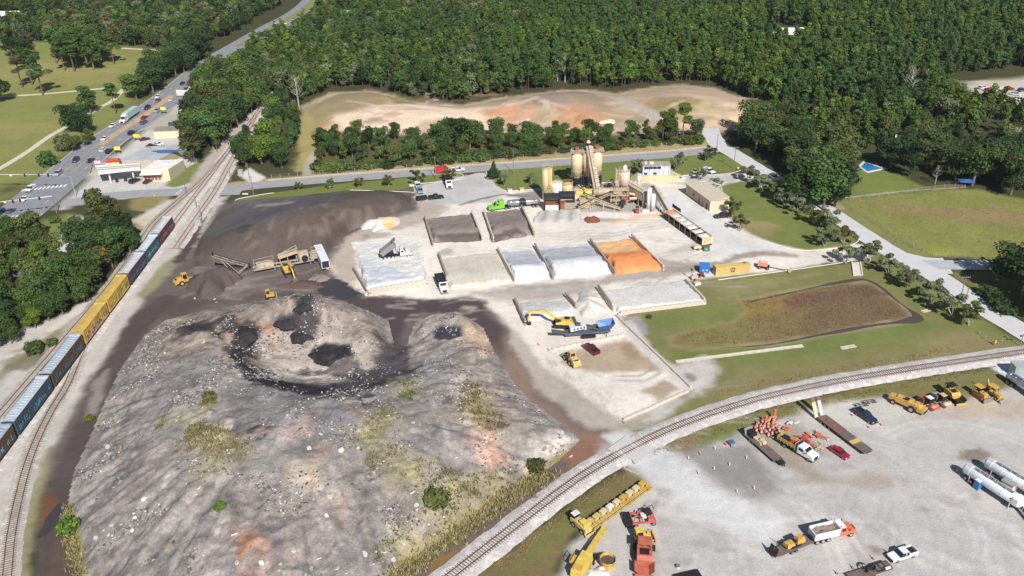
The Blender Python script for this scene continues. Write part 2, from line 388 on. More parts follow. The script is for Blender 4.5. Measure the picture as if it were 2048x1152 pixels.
# cleared lot in the north
def lot(p):
    p.poly([(600,215),(660,185),(740,180),(830,203),(920,210),(1000,195),(1130,180),(1170,179),(1240,186),(1300,174),(1370,169),(1430,175),(1500,205),(1570,228),(1500,243),(1440,268),(1400,268),(900,278),(660,266),(630,240)], A(184,162,138),2.5,3)
    p.poly([(600,220),(690,184),(800,190),(760,215),(680,228),(640,262)], A(152,138,100),2.5,4,.9)
    p.poly([(770,192),(860,202),(790,208)], A(120,122,74),2,2)
    p.poly([(675,228),(830,209),(940,216),(1030,208),(1075,232),(1000,258),(900,262),(720,264),(655,252)], A(228,203,178),3,5)
    p.poly([(1035,198),(1160,184),(1260,215),(1310,243),(1200,238),(1100,214)], A(158,138,126),3,5)
    p.poly([(1130,190),(1220,200),(1290,205),(1260,215),(1170,205)], A(150,140,95),3,4,.7)
    p.poly([(1270,202),(1380,194),(1475,214),(1440,243),(1330,238)], A(148,132,92),2.5,4)
    p.poly([(1410,204),(1520,213),(1565,230),(1440,253),(1400,266),(1412,240),(1490,230)], A(208,180,150),2.5,4)
    for k in range(70): x0 = random.uniform(640,1540); y0 = random.uniform(185,262); p.blot(x0, y0, random.uniform(3,14), random.uniform(2,8), random.choice([A(150,128,108), A(216,190,162), A(140,130,92), A(196,150,118)]),.45)
    for k in range(30): x0 = random.uniform(660,1480); y0 = random.uniform(190,255); p.line([(x0, y0),(x0 + random.uniform(-60,60), y0 + random.uniform(4,16))], random.uniform(1,3), random.choice([A(160,138,118), A(222,200,176)]),.8,1,.5)
    p.line([(1230,196),(1270,210),(1320,238)],6, A(178,166,158),1.5,1.5); p.blot(1165,240,16,16, A(192,142,106),.8); p.blot(1025,232,14,12, A(206,150,112),.7); p.blot(1000,222,12,5, A(206,150,112),.6)
lot(p)
p.poly([(600,232),(645,215),(642,262),(630,335),(590,345),(597,280)], A(164,152,96),2,2.5); p.line([(640,290),(622,320),(612,352)],4, A(178,166,150),1,1)
p.poly([(630,262),(900,276),(1400,266),(1400,300),(900,340),(640,350)], A(96,92,58),2,3)
p.line([(470,372),(620,357),(850,336),(1100,315),(1300,297),(1415,287)],9, A(172,152,108),1.5,2)
p.poly([(475,350),(500,335),(530,355),(505,368)], A(210,204,198),1,.8)
p.poly([(440,412),(830,377),(1300,352),(1450,372),(1720,490),(1400,606),(1250,640),(1384,780),(1300,860),(1256,893),(900,1115),(800,1200),(100,1230),(82,1050),(178,760),(360,530)], A(176,164,152),1.5,1.5)
# lawns of the plant
p.poly([(470,398),(540,386),(700,365),(840,353),(928,343),(922,357),(845,368),(822,384),(700,380),(600,392),(480,402)], A(116,124,66),.7,.5)
p.poly([(974,343),(1100,333),(1300,316),(1420,303),(1470,316),(1493,334),(1462,347),(1350,350),(1300,351),(1270,361),(1150,370),(1080,377),(1010,381),(985,368)], A(116,124,66),.7,.5)
p.poly([(1440,368),(1500,363),(1530,378),(1590,408),(1690,463),(1717,482),(1690,492),(1610,500),(1560,490),(1500,468),(1462,440),(1450,410)], A(118,125,68),.8,.6)
p.blot(1505,455,9,7, A(150,134,98),.8)
# pale concrete and dust of the working yard
p.poly([(820,385),(850,370),(925,352),(960,346),(975,350),(988,372),(1012,383),(1080,379),(1150,371),(1270,362),(1300,352),(1462,348),(1500,346),(1515,356),(1460,366),(1440,372),(1448,405),(1462,442),(1500,470),(1560,492),(1620,502),(1720,488),(1760,500),(1740,518),(1680,524),(1570,541),(1430,560),(1368,562),(1412,606),(1238,630),(1245,650),(1384,774),(1372,786),(1246,842),(1180,802),(1085,730),(1030,660),(940,592),(880,600),(720,592),(676,560),(655,520),(690,468),(760,430),(820,402)], A(222,212,200),1.2,1.4)
p.poly([(655,520),(690,468),(760,430),(840,400),(900,412),(860,440),(740,470),(705,500),(712,560),(690,572)], A(184,168,154),2,3)
p.poly([(845,372),(930,350),(968,348),(985,372),(1020,385),(980,405),(860,410)], A(188,183,179),2,2)
p.line([(1090,398),(1010,388),(960,398),(920,410)],1.2, A(110,100,96),.5,.8,.8); p.poly([(1010,390),(1090,378),(1094,398),(1040,396)], A(128,118,112),1,1.5,.8)
p.poly([(1090,378),(1300,356),(1330,400),(1300,425),(1150,425),(1090,415)], A(164,155,146),1.5,2,.85)
p.poly([(1340,385),(1420,420),(1470,470),(1560,500),(1480,520),(1400,500),(1330,440)], A(206,205,203),2,2,.8)
p.poly([(1300,352),(1500,350),(1462,364),(1380,372),(1310,365)], A(176,171,168),1,1,.8)
p.line([(1330,540),(1400,535),(1450,528),(1475,512),(1530,506),(1590,512)],3.6, A(150,138,128),1,1.6,.9); p.poly([(1320,515),(1345,520),(1440,528),(1330,556),(1050,580),(1040,572),(1200,556)], A(160,148,138),1.5,2,.75)
p.poly([(1380,488),(1405,482),(1410,496),(1350,506),(1340,500)], A(170,166,162),1.5,1.5,.7)
p.line([(1225,445),(1300,430),(1340,432)],3.5, A(226,182,140),1.5,1.5,.75)
for q in [(905,455,8,2),(1215,440,6,2),(755,470,6,3),(890,505,3,3)]: p.blot(*q, A(140,128,120),.55)
p.poly([(940,585),(1040,575),(1230,558),(1190,585),(1060,600),(1030,605),(990,600)], A(160,150,142),2,2.5,.75)
# brown-stained pad in the centre south, tyre arcs
p.poly([(1130,705),(1252,676),(1290,705),(1330,745),(1180,742),(1130,735)], A(172,150,124),1.5,2.5,.9); p.poly([(1230,690),(1262,684),(1300,716),(1260,722)], A(150,124,98),1.5,2,.7)
p.poly([(1285,782),(1330,760),(1362,778),(1318,800)], A(160,140,116),1.2,1.5,.85); p.line([(1230,752),(1280,752),(1305,738),(1300,725)],.9, A(150,140,128),.4,.5,.7); p.line([(1225,760),(1290,762),(1322,745)],.9, A(152,142,130),.4,.5,.6)
for k in range(26):
    a = random.uniform(0,1); x0 = 1090 + 110 * a + random.uniform(-30,60); y0 = 690 + 120 * a + random.uniform(-20,20)
    p.line([(x0, y0),(x0 + random.uniform(20,45), y0 + random.uniform(22,42))], random.uniform(.3,.9), A(166,154,140),.4,.8,.5)
# dark earth of the millings yard and the haul roads round the rubble mound
dark = A(104,94,90)
p.poly([(440,412),(470,402),(560,394),(830,377),(832,420),(692,474),(648,528),(676,562),(722,593),(880,602),(940,592),(1000,630),(1022,690),(1075,775),(1165,850),(1240,868),(1256,893),(1100,982),(900,1115),(800,1200),(100,1230),(82,1050),(108,900),(178,760),(226,690),(296,592),(360,530),(408,470)], dark, 1.6,2.2)
p.poly([(1000,640),(1022,700),(1080,790),(1165,860),(1240,875),(1150,925),(1060,840),(1000,740)], A(138,116,102),2,3,.9)
p.poly([(640,556),(672,562),(722,596),(860,606),(940,596),(990,650),(985,690),(930,640),(850,618),(805,640),(800,700),(772,700),(770,640),(700,610),(600,592),(560,598)], A(80,68,72),1.8,3.2)
p.poly([(632,552),(680,560),(716,596),(680,598),(640,580)], A(64,54,66),1,1.6); p.poly([(600,585),(700,590),(860,604),(950,600),(1000,650),(1010,720),(960,650),(880,615),(760,618),(650,600)], A(84,71,72),2,3.5,.8); p.line([(410,420),(395,455),(360,520)],3.5, A(84,74,74),1,2); p.poly([(388,520),(412,512),(404,532),(384,534)], A(78,70,76),1,1.5,.9)
p.poly([(300,610),(400,585),(560,590),(450,605),(330,640)], A(92,80,76),2,3,.9); p.poly([(360,560),(560,545),(600,575),(380,590)], A(132,120,112),3,4,.4)
p.line([(330,600),(275,655),(222,740),(182,850),(135,945),(108,1050),(112,1160)],6.5, A(86,75,72),1.2,2.2)
p.poly([(84,990),(104,985),(118,1010),(112,1050),(80,1058)], A(118,78,54),1,1,.9); p.poly([(190,760),(215,740),(206,800),(190,830),(170,840)], A(150,138,128),1,1.5,.8); p.poly([(100,1080),(140,1060),(150,1160),(100,1160)], A(98,78,70),1,1.5,.7)
p.line([(1225,893),(1100,980),(950,1090),(830,1180)],6.0, A(112,97,90),.8,1.0); p.poly([(925,1090),(945,1080),(900,1120),(850,1150),(870,1120)], A(142,106,52),.6,.9,.9)
p.poly([(1090,900),(1180,868),(1215,890),(1150,935)], A(146,106,84),1.5,2,.8); p.line([(1205,905),(1100,990),(960,1100),(880,1160)],1.0, A(170,164,158),.6,1.0,.7)
for k in range(60):
    x0 = random.uniform(720,960); y0 = random.uniform(592,640); p.line([(x0, y0),(x0 + random.uniform(10,40), y0 + random.uniform(-3,6))], random.uniform(.4,1.4), A(178,162,150) if k % 4 == 0 else A(78,68,70),.5,1.0,.5)
for k in range(70):
    x0 = random.uniform(340,640); y0 = random.uniform(535,600); p.line([(x0, y0),(x0 + random.uniform(20,70), y0 + random.uniform(-10,4))], random.uniform(.4,1.5), A(152,140,130) if k % 2 else A(88,78,76),.6,1.2,.4)
# retention basin, slopes by the curve
p.poly([(1252,626),(1300,612),(1412,606),(1378,562),(1500,547),(1680,528),(1742,520),(1800,556),(1900,608),(1990,668),(2060,690),(2060,708),(1900,726),(1700,760),(1536,797),(1400,840),(1290,880),(1246,852),(1380,790),(1388,775),(1300,690),(1262,650)], A(124,122,76),1,1.2)
p.poly([(1415,567),(1560,552),(1640,548),(1500,590),(1440,600)], A(140,132,92),2,3,.8); p.poly([(1420,610),(1480,600),(1470,640),(1400,655),(1290,660),(1290,630)], A(116,122,70),2,3,.8)
p.poly([(1345,704),(1600,672),(1860,645),(1900,650),(1700,700),(1500,722),(1350,728)], A(112,122,66),2,3,.85); p.poly([(1420,760),(1600,730),(1900,690),(2000,690),(1900,720),(1600,775),(1400,830)], A(136,124,86),2,4,.7)
p.poly([(1900,660),(1980,668),(2030,690),(1900,715),(1850,690)], A(142,126,92),2,3,.7)
p.poly([(1330,735),(1410,716),(1440,735),(1420,775),(1320,838),(1256,852),(1384,782)], A(196,188,180),2,2.5); p.blot(1372,757,3,2.4, A(120,112,112),.8); p.poly([(1255,632),(1280,630),(1298,668),(1275,672)], A(158,150,146),1,1)
p.poly([(1245,640),(1262,640),(1300,690),(1388,772),(1376,784),(1270,690)], A(200,192,184),1,1.2)
p.poly([(1330,672),(1400,657),(1470,642),(1492,620),(1472,597),(1560,582),(1680,562),(1745,562),(1800,604),(1842,632),(1830,645),(1700,664),(1540,692),(1400,700),(1340,697)], A(150,136,104),1,1)
p.poly([(1340,672),(1405,660),(1475,645),(1500,620),(1480,600),(1565,586),(1680,566),(1740,566),(1795,606),(1815,632),(1700,656),(1540,684),(1400,694),(1345,692)], A(128,108,76),1.5,2)
p.poly([(1560,598),(1650,582),(1735,570),(1765,588),(1650,603),(1575,612)], A(118,80,70),1.5,2.5,.9); p.poly([(1600,592),(1740,566),(1815,632),(1620,668)], A(108,88,72),3,5,.6); p.poly([(1478,602),(1570,592),(1560,622),(1492,640)], A(146,122,66),1.5,2.5,.6); p.poly([(1335,680),(1400,655),(1490,640),(1520,670),(1480,690),(1360,695)], A(130,124,76),2.5,4,.75)
p.poly([(1930,162),(1990,158),(2120,150),(2120,215),(2010,205),(1950,185)], A(196,184,168),3,5)
# meadow, pool lawn, verges in the east
p.poly([(1640,415),(1690,400),(1740,394),(1860,379),(1950,377),(2048,398),(2300,440),(2300,530),(2048,522),(1840,512),(1760,471),(1690,428)], A(132,132,74),2,2); p.poly([(1740,408),(2048,418),(2200,440),(2200,465),(1950,450),(1800,425)], A(142,122,86),3,5,.85)
p.poly([(1718,330),(1770,340),(1800,350),(1860,378),(1740,394),(1690,400),(1700,370)], A(118,126,66),2,2); p.line([(1560,360),(1690,425),(1840,508)],7, A(128,128,78),1.5,2); p.poly([(1850,505),(1900,495),(1925,510),(1870,513)], A(150,150,60),1.5,2,.7)
p.poly([(1730,520),(1760,500),(1800,530),(1900,595),(2048,690),(2000,690),(1900,640),(1840,625)], A(120,122,72),1,1); p.line([(1690,395),(1800,383),(1930,374)],1.2, A(170,158,128),.5,.5)
p.poly([(1900,545),(2060,540),(2060,640),(1990,610)], A(120,114,70),2,2); p.poly([(1620,410),(1660,400),(1690,418),(1650,424)], A(160,146,120),1.5,1.5)
# contractor's yard in the south-east
p.poly([(1265,900),(1300,892),(1400,905),(1365,874),(1540,836),(1600,812),(1720,794),(1780,786),(1900,806),(2000,770),(2060,765),(2500,790),(2500,1230),(1080,1230),(1110,1152),(1160,1055),(1284,966),(1256,926)], A(186,180,174),1.5,2)
p.poly([(1272,892),(1330,872),(1536,817),(1800,762),(1990,734),(2026,762),(2000,782),(1900,806),(1780,790),(1700,800),(1600,826),(1450,872),(1368,906),(1300,892)], A(124,118,74),1.2,1.6); p.poly([(1380,870),(1500,830),(1560,828),(1460,880),(1400,900)], A(112,120,62),1.5,2,.7); p.poly([(1330,880),(1400,858),(1380,905)], A(150,118,90),1.5,2,.7)
p.poly([(1262,934),(1292,962),(1172,1042),(1124,1100),(1100,1200),(900,1200),(960,1140),(1100,1040),(1190,975)], A(122,108,74),1.2,1.6); p.poly([(1130,1030),(1200,990),(1180,1030),(1080,1110),(1010,1152)], A(110,118,60),2,3,.7)
p.poly([(1372,905),(1480,888),(1548,926),(1562,985),(1500,1002),(1430,972)], A(142,136,133),2,3,.9); p.poly([(1610,826),(1700,800),(1860,812),(1760,850),(1640,870)], A(206,200,188),2,3,.7); p.poly([(1840,806),(1960,790),(2060,800),(2060,840),(1900,830)], A(184,164,140),2,3,.7)
p.poly([(1480,880),(1590,850),(1660,900),(1560,930)], A(160,142,116),2,2.5,.65); p.poly([(1570,920),(1610,930),(1690,965),(1610,975)], A(148,132,114),2,2.5,.7); p.blot(1750,960,6,3, A(160,142,126),.6); p.blot(1950,912,4,2.6, A(128,112,106),.85); p.blot(1750,1100,2.8,1.6, A(140,118,104),.8); p.blot(1325,985,2.6,2, A(150,142,138),.7); p.blot(1310,1010,2.4,3, A(146,138,136),.7); p.blot(1290,1110,3,5, A(132,122,82),.6); p.poly([(1980,735),(2030,722),(2140,712),(2140,792),(2040,770)], A(206,208,214),.5,.4)
for k in range(40):
    x0 = random.uniform(1300,2040); y0 = random.uniform(960,1140); p.line([(x0, y0),(x0 + random.uniform(-60,90), y0 + random.uniform(8,36)),(x0 + random.uniform(60,160), y0 + random.uniform(20,90))], random.uniform(.5,2.2), A(212,206,200) if k % 2 else A(186,182,182),.7,.8,.5)
for k in range(46):      # wheel tracks and turning arcs
    c = P(random.uniform(1320,2040), random.uniform(940,1150)); R = random.uniform(6,38); a0 = random.uniform(0,6.28); t = np.linspace(a0, a0 + random.uniform(.5,1.7),9)
    for rr_ in (R, R + 1.9):
        q = [(c[0] + rr_ * math.cos(a), c[1] + rr_ * math.sin(a)) for a in t]; sel = np.where((gx > c[0] - 42) & (gx < c[0] + 42) & (gy > c[1] - 42) & (gy < c[1] + 42) & (gx > 25))[0]
        if len(sel): d_ = sdf_line(gx[sel], gy[sel], q); p._ap(sel, .26 * sstep(.9,.1, d_), A(158,153,150) if k % 3 else A(222,216,208))
for k in range(22): p.blot(random.uniform(1320,2040), random.uniform(930,1150), random.uniform(.8,3.5), random.uniform(.6,2.2), A(152,144,140),.4)
for k in range(46): p.blot(random.uniform(700,1500), random.uniform(410,620), random.uniform(.8,3.5), random.uniform(.5,1.6), A(158,146,134),.4)
for k in range(34):
    c = P(random.uniform(720,1420), random.uniform(400,600)); a = random.uniform(-.5,.9); L = random.uniform(10,40)
    for o_ in (0,2.0): q = [(c[0] - L / 2 * math.cos(a) - o_ * math.sin(a), c[1] - L / 2 * math.sin(a) + o_ * math.cos(a)),(c[0] + L / 2 * math.cos(a) - o_ * math.sin(a), c[1] + L / 2 * math.sin(a) + o_ * math.cos(a))]; sel = np.where((np.abs(gx - c[0]) < 24) & (np.abs(gy - c[1]) < 24))[0]; p._ap(sel, .3 * sstep(.8,.1, sdf_line(gx[sel], gy[sel], q)), A(168,156,146))
p.poly([(1212,872),(1250,862),(1330,905),(1290,935),(1255,925)], A(200,196,193),1.2,2.5)
p.line([(1250,900),(1320,930),(1400,990),(1520,1060)],9, A(212,210,208),3,2,.7)
p.mottle(.12,14,31); p.mottle(.05,3.5,37)
v = np.stack([gx, gy, np.zeros_like(gx)],1)
GROUND = link('ground', np_mesh('ground', v, grid_faces(len(GX), len(GY)), soil_mat('ground_soil', fine=.07, coarse=.09, streak=.03), True, p.c), kind='structure')
# ================================================================ roads, pavements, railway
asph = pm('asphalt_old', (158,156,158),.95,0,.10,.35,.25,6, spec=.1)
asph_hwy = pm('asphalt_highway', (140,139,142),.95,0,.12,.3,.25,6, spec=.1)
asph_pale = pm('asphalt_pale', (202,199,198),.95,0,.08,.3,.25,6, spec=.1)
white_line = pm('road_paint_white', (226,226,222),.8,0,.2,1.5); yellow_line = pm('road_paint_yellow', (214,178,104),.8,0,.2,1.5)
conc = pm('concrete_pale', (214,206,194),.9,0,.14,.8,.2,6); conc_dirty = pm('concrete_dirty', (190,178,164),.9,0,.22,.9,.3,5)
median_tan = pm('median_tan', (186,158,128),.9,0,.15,.4)
grass_m = pm('verge_grass', (128,130,76),.95,0,.25,.5,.4,3)
HW = smooth_path(PW([(-330,720),(-120,548),(60,408),(205,287),(275,240),(350,186),(418,131),(480,93),(545,55),(592,30),(625,4),(650,-30)]),3.0)
strip('highway', HW, -9.6,9.6,.012, asph_hwy, kind='structure')
_far = HW[HW[:, 1] > 560]; _near = HW[HW[:, 1] < 575]
strip('median_grass', _far, -3.2,3.2,.022, grass_m, kind='structure', jag=.4)
strip('turn_lane_median', HW[(HW[:, 1] > 372) & (HW[:, 1] < 452)],-1.5,1.5,.020, median_tan, kind='structure')
for nm, a, m_ in (('lane_edge_line', 1.75, yellow_line),('lane_edge_line', -1.75, yellow_line),('lane_edge_line', 9.0, white_line),('lane_edge_line', -9.0, white_line)):
    strip(nm, HW[(HW[:, 1] > 335) & (HW[:, 1] < 560)], a - .09, a + .09,.024, m_, kind='structure')
dm = MB()
for i in range(0, len(HW) - 1,4):
    a, b = HW[i], HW[i] + (HW[i + 1] - HW[i]) * .95
    if 312 < a[1] < 335: continue
    n = normals2(HW[i:i + 2])[0]
    for off in (5.4,-5.4):
        q = [a + n * (off - .09), a + n * (off + .09), b + n * (off + .09), b + n * (off - .09)]
        dm._add([(x, y, .024) for x, y in q],[(3,2,1,0)])
tag(dm.o('lane_dashes', white_line), kind='structure')
CR = smooth_path(PW([(128,408),(185,396),(250,389),(330,385),(430,380),(512,371),(640,360),(762,351),(900,341),(1024,332),(1150,323),(1274,314),(1409,302),(1442,292)]),3.0)
strip('service_road', CR, -3.8,3.8,.016, asph, kind='structure', jag=.25)
strip('service_road_shoulder', CR[CR[:, 0] > -95],3.75,5.6,.008, pm('shoulder_dust', (202,184,156),.95,0,.2,.6), kind='structure', jag=.8)
strip('centre_line', CR[CR[:, 0] > -90],-.07,.07,.022, yellow_line, kind='structure'); strip('edge_line', CR[CR[:, 0] > -90],3.3,3.42,.022, white_line, kind='structure')
ER = smooth_path(PW([(1418,252),(1424,270),(1440,290),(1475,312),(1515,337),(1551,358),(1605,391),(1671,432),(1738,476),(1806,517),(1880,556),(1942,600),(2044,662),(2160,735),(2400,890)]),3.0)
strip('east_road', ER, -4.0,4.0,.018, asph_pale, kind='structure', jag=.35)
SR = smooth_path(PW([(1850,529),(1950,530),(2048,530),(2300,534)]),3.0)
strip('side_road', SR, -3.2,3.2,.014, pm('asphalt_grey', (176,177,182),.95,0,.1,.4), kind='structure', jag=.2)
strip('road_junction', smooth_path(PW([(1800,516),(1850,527),(1895,530)]),1.5),-6.0,5.0,.011, asph_pale, kind='structure', jag=.8)
strip('rail_crossing', smooth_path(PW([(1236,886),(1262,901),(1290,916)]),.5),-3.6,3.4,.47, pm('crossing_gravel', (198,192,188),.95,0,.08,.6,.3,6), kind='structure', jag=1.2)
# painted bars of the crossings and the signal junction
def bars(name, c0, c1, n, ln, wd, m_):
    a = PW([c0, c1]); d = (a[1] - a[0]); b = MB(); u = d / np.linalg.norm(d)
    for k in range(n):
        c = a[0] + d * (k + .5) / n; b.box(c[0], c[1],.03, ln, wd, .006, math.atan2(HW[60][1] - HW[40][1], HW[60][0] - HW[40][0]))
    return tag(b.o(name, m_), kind='structure')
bars('crosswalk', (42,381),(134,371),11,2.6,.8, white_line); bars('crosswalk', (4,436),(84,430),10,2.6,.8, white_line)
bars('stop_bars', (352,388),(362,382),3,3.0,.5, white_line); bars('stop_bars', (428,383),(434,377),3,3.0,.5, white_line)
b = MB(); q = P(452,383); b.box(q[0], q[1],.035,12,7.2,.012); tag(b.o('rail_crossing_panel', asph), kind='structure')
path_m = pm('path_concrete', (206,196,172),.9,0,.12,.5)
for q in ([(-60,198),(0,193),(60,190),(110,186),(217,176)],[(338,102),(290,99),(232,96)],[(247,178),(226,200),(200,215),(170,232),(130,255),(95,275),(60,300),(20,325),(-60,372)]):
    strip('park_path', smooth_path(PW(q),2),-1.4,1.4,.02, path_m, kind='structure', jag=.2)
# kerbs: real steps along the entrance and the lawns
def kerb(pts):
    q = smooth_path(PW(pts),1.0); n = normals2(q); k = len(q); v = []
    for w_, z in ((-.17,-.02),(-.17,.14),(.17,.14),(.17,-.02)): v.append(np.column_stack([q + n * w_, np.full(k, z)]))
    i = np.arange(k - 1); f = np.concatenate([np.stack([i + a * k, i + a * k + 1, i + (a + 1) * k + 1, i + (a + 1) * k],1) for a in range(3)])
    return link('kerb', np_mesh('kerb', np.concatenate(v), f, conc, False), kind='structure')
kerb([(700,380),(815,384),(822,386),(830,383),(828,372),(845,367),(905,361),(922,356),(926,350),(915,345)])
kerb([(972,343),(975,352),(986,368),(1002,378),(1020,382),(1075,378),(1100,373)]); kerb([(1300,352),(1380,351),(1450,348),(1478,342),(1494,333)])
kerb([(1441,371),(1449,405),(1464,442),(1500,470),(1560,491),(1612,501),(1690,493),(1714,484),(1719,474)]); kerb([(1436,560),(1560,543),(1680,526),(1706,520)]); kerb([(1270,362),(1200,366),(1150,371)])
kerb([(470,402),(480,397),(530,388),(548,386)])
# footbridge ramp / weir slab and drains by the basin
b = MB(); q = PW([(1704,526),(1720,525),(1724,551),(1708,552)]); b.prism([tuple(x) for x in q],-.05,.12); o = b.o('concrete_spillway', conc); tag(o, 'pale concrete spillway slab at the top of the basin', 'spillway')
for (a0, a1) in (((1703.5,526),(1707.5,552)),((1720.5,525),(1724.5,551))):
    b = MB(); a, c = P(*a0), P(*a1); b.bar((a[0], a[1],.2),(c[0], c[1],.2),.35,.4); b.o('side_wall', conc, o)
water_m = bpy.data.materials.new('pond_water'); water_m.use_nodes = True; _b = water_m.node_tree.nodes['Principled BSDF']; _b.inputs['Base Color'].default_value = (.085,.066,.052,1); _b.inputs['Roughness'].default_value = .12
wp = smooth_path(PW([(1500,604),(1560,590),(1690,563),(1742,563),(1800,606),(1832,630),(1826,640),(1740,652),(1640,670),(1540,689),(1440,696)]),1.2)
k = len(wp); u = np.linspace(0,1, k); wid = .22 + .45 * fbm(wp[:, 0], wp[:, 1],6,5) + .5 * np.exp(-((u - .30) / .12) ** 2) + 1.7 * np.exp(-((u - .53) / .035) ** 2) + .5 * np.exp(-((u - .72) / .1) ** 2)
n = normals2(wp); v = np.zeros((2 * k, 3)); v[:k, :2] = wp - n * wid[:, None]; v[k:, :2] = wp + n * wid[:, None]; v[:, 2] = .03
i = np.arange(k - 1); link('pond_water', np_mesh('pond_water', v, np.stack([i, i + 1, i + k + 1, i + k],1), water_m, False), kind='structure')
# wet puddles on the haul road
def puddle(px, py, rx, ry, seed, z=.02):
    c = P(px, py, z); t = np.linspace(0,2 * np.pi, 40, endpoint=False); r = 1 + .35 * fbm(np.cos(t) * 2 + seed, np.sin(t) * 2,1.0, seed, 3)
    b = MB(); b._add([(c[0] + rx * r[i] * math.cos(t[i]), c[1] + ry * r[i] * math.sin(t[i]), z) for i in range(40)],[tuple(range(40))])
    return tag(b.o('puddle', puddle_m), kind='structure')
puddle_m = bpy.data.materials.new('muddy_water'); puddle_m.use_nodes = True; _b = puddle_m.node_tree.nodes['Principled BSDF']; _b.inputs['Base Color'].default_value = (.055,.045,.045,1); _b.inputs['Roughness'].default_value = .25
for i, q in enumerate([(666,574,4.2,5),(690,588,4,3),(104,1040,1.6,4.5)]): puddle(*q, i + 3,.016 + .008 * i)

rail_m = pm('rusty_rail', (112,82,66),.6,.5,.2,2); tie_m = pm('weathered_tie', (122,104,92),.9,0,.3,.8); tie_p = pm('bleached_tie', (158,144,134),.9,0,.25,.8)
ball_m = soil_mat('ballast_stone', .95,.12,.18,.06,.6)
def track(name, path, bw=3.2, zt=.38, ind=300, near=None, ballast=True, jag=.35, ball=(206,198,193), tie_step=.66):
    tie_m_ = tie_m if 'curved' in name or 'spur' in name else tie_p
    path = smooth_path(path, .5); root = bpy.data.objects.new(name, None); COL.objects.link(root); root['kind'] = 'structure'
    n = normals2(path); k = len(path)
    if ballast:
        offs = [-bw - .9,-bw, -1.5,0,1.5, bw, bw + .9]; zs = [-.03, zt * .55, zt - .05, zt - .05, zt - .05, zt * .55,-.03]; vv = []
        for j, (o_, z) in enumerate(zip(offs, zs)):
            e = jag * fbm(path[:, 0] + j * 7, path[:, 1],2.2,40 + j, 3) if j in (0,6) else 0 * path[:, 0]
            q = path + n * (o_ + e)[:, None]; zz = np.full(k, z) + (.04 * fbm(q[:, 0], q[:, 1],.8,5,2) if z > 0 else 0); vv.append(np.column_stack([q, zz]))
        v = np.concatenate(vv); i = np.arange(k - 1); f = np.concatenate([np.stack([i + a * k + k, i + a * k + k + 1, i + a * k + 1, i + a * k],1) for a in range(6)])[:, ::-1]
        c = np.tile(np.array(A(*ball)),(len(v),1)) * (1 + .12 * fbm(v[:, 0], v[:, 1],4,8))[:, None]
        link('ballast', np_mesh('ballast', v, f, ball_m, False, c), root)
    for sgn in (-1,1):
        q = path + n * (sgn * .76); vv = []
        for w_, z in ((-.07,0.02),(-.05,.17),(.05,.17),(.07,0.02)): vv.append(np.column_stack([q + n * w_, np.full(k, zt + z)]))
        i = np.arange(k - 1); f = np.concatenate([np.stack([i + a * k, i + a * k + 1, i + (a + 1) * k + 1, i + (a + 1) * k],1) for a in range(3)])
        link('rail', np_mesh('rail', np.concatenate(vv), f, rail_m, False), root)
    s = np.arange(0,(k - 1) * .5, tie_step); tx = np.interp(s, np.arange(k) * .5, path[:, 0]); ty = np.interp(s, np.arange(k) * .5, path[:, 1]); na = np.interp(s, np.arange(k) * .5, np.unwrap(np.arctan2(n[:, 1], n[:, 0])))
    order = np.argsort(np.hypot(tx, ty)); keep = set(order[:ind].tolist()); me = None; rest = MB()
    for j in range(len(s)):
        if j in keep:
            if me is None:
                t = MB().box(0,0,-.03,2.6,.17,.18).o('tie', tie_m_, root); me = t.data
            else: t = bpy.data.objects.new('tie', me); COL.objects.link(t); t.parent = root
            t.location = (tx[j], ty[j], zt + random.uniform(-.012,.02)); t.rotation_euler = (0,0, na[j] + random.gauss(0,.02))
        else: rest.box(tx[j], ty[j], zt - .03,2.6,.17,.18, na[j])
    if rest.v: tag(rest.o('ties', tie_m_, root), kind='stuff')
    return root
CURVE = PW([(780,1250),(908,1150),(1017,1065),(1125,982),(1190,938),(1254,902),(1324,867),(1400,837),(1470,814),(1536,795),(1660,768),(1786,746),(1920,725),(2048,706),(2200,684),(2500,645)])
track('curved_railway', CURVE, 2.7,.42,300)
def TX(y): return -116.2 - .022 * (y - 154)      # train track, dead straight
track('train_railway', [(TX(y), y) for y in (100,160,220,280,316,360,403,440,500)],2.2,.36,0, ball=(206,198,190))
track('siding_railway', PW([(430,384),(395,435),(352,498)]).tolist()[::-1] + [(TX(340) + 4.6,345),(TX(380) + 2.5,380),(TX(410) + .2,412)],1.9,.34,0, ball=(204,192,184))
track('outer_railway', [(-124.6,100),(-124.2,173),(-123.4,228),(-124.6,262),(-126.5,285),(-124.6,306),(-121.6,330),(TX(360) - .2,362)],1.7,.28,110, ball=(184,174,164))
track('spur_railway', PW([(4,1250),(15,1152),(25,1060),(50,950),(75,880),(105,820),(135,770)]).tolist() + [(TX(200) + .6,203),(TX(215),218)],1.6,.22,110, ball=(190,182,172))
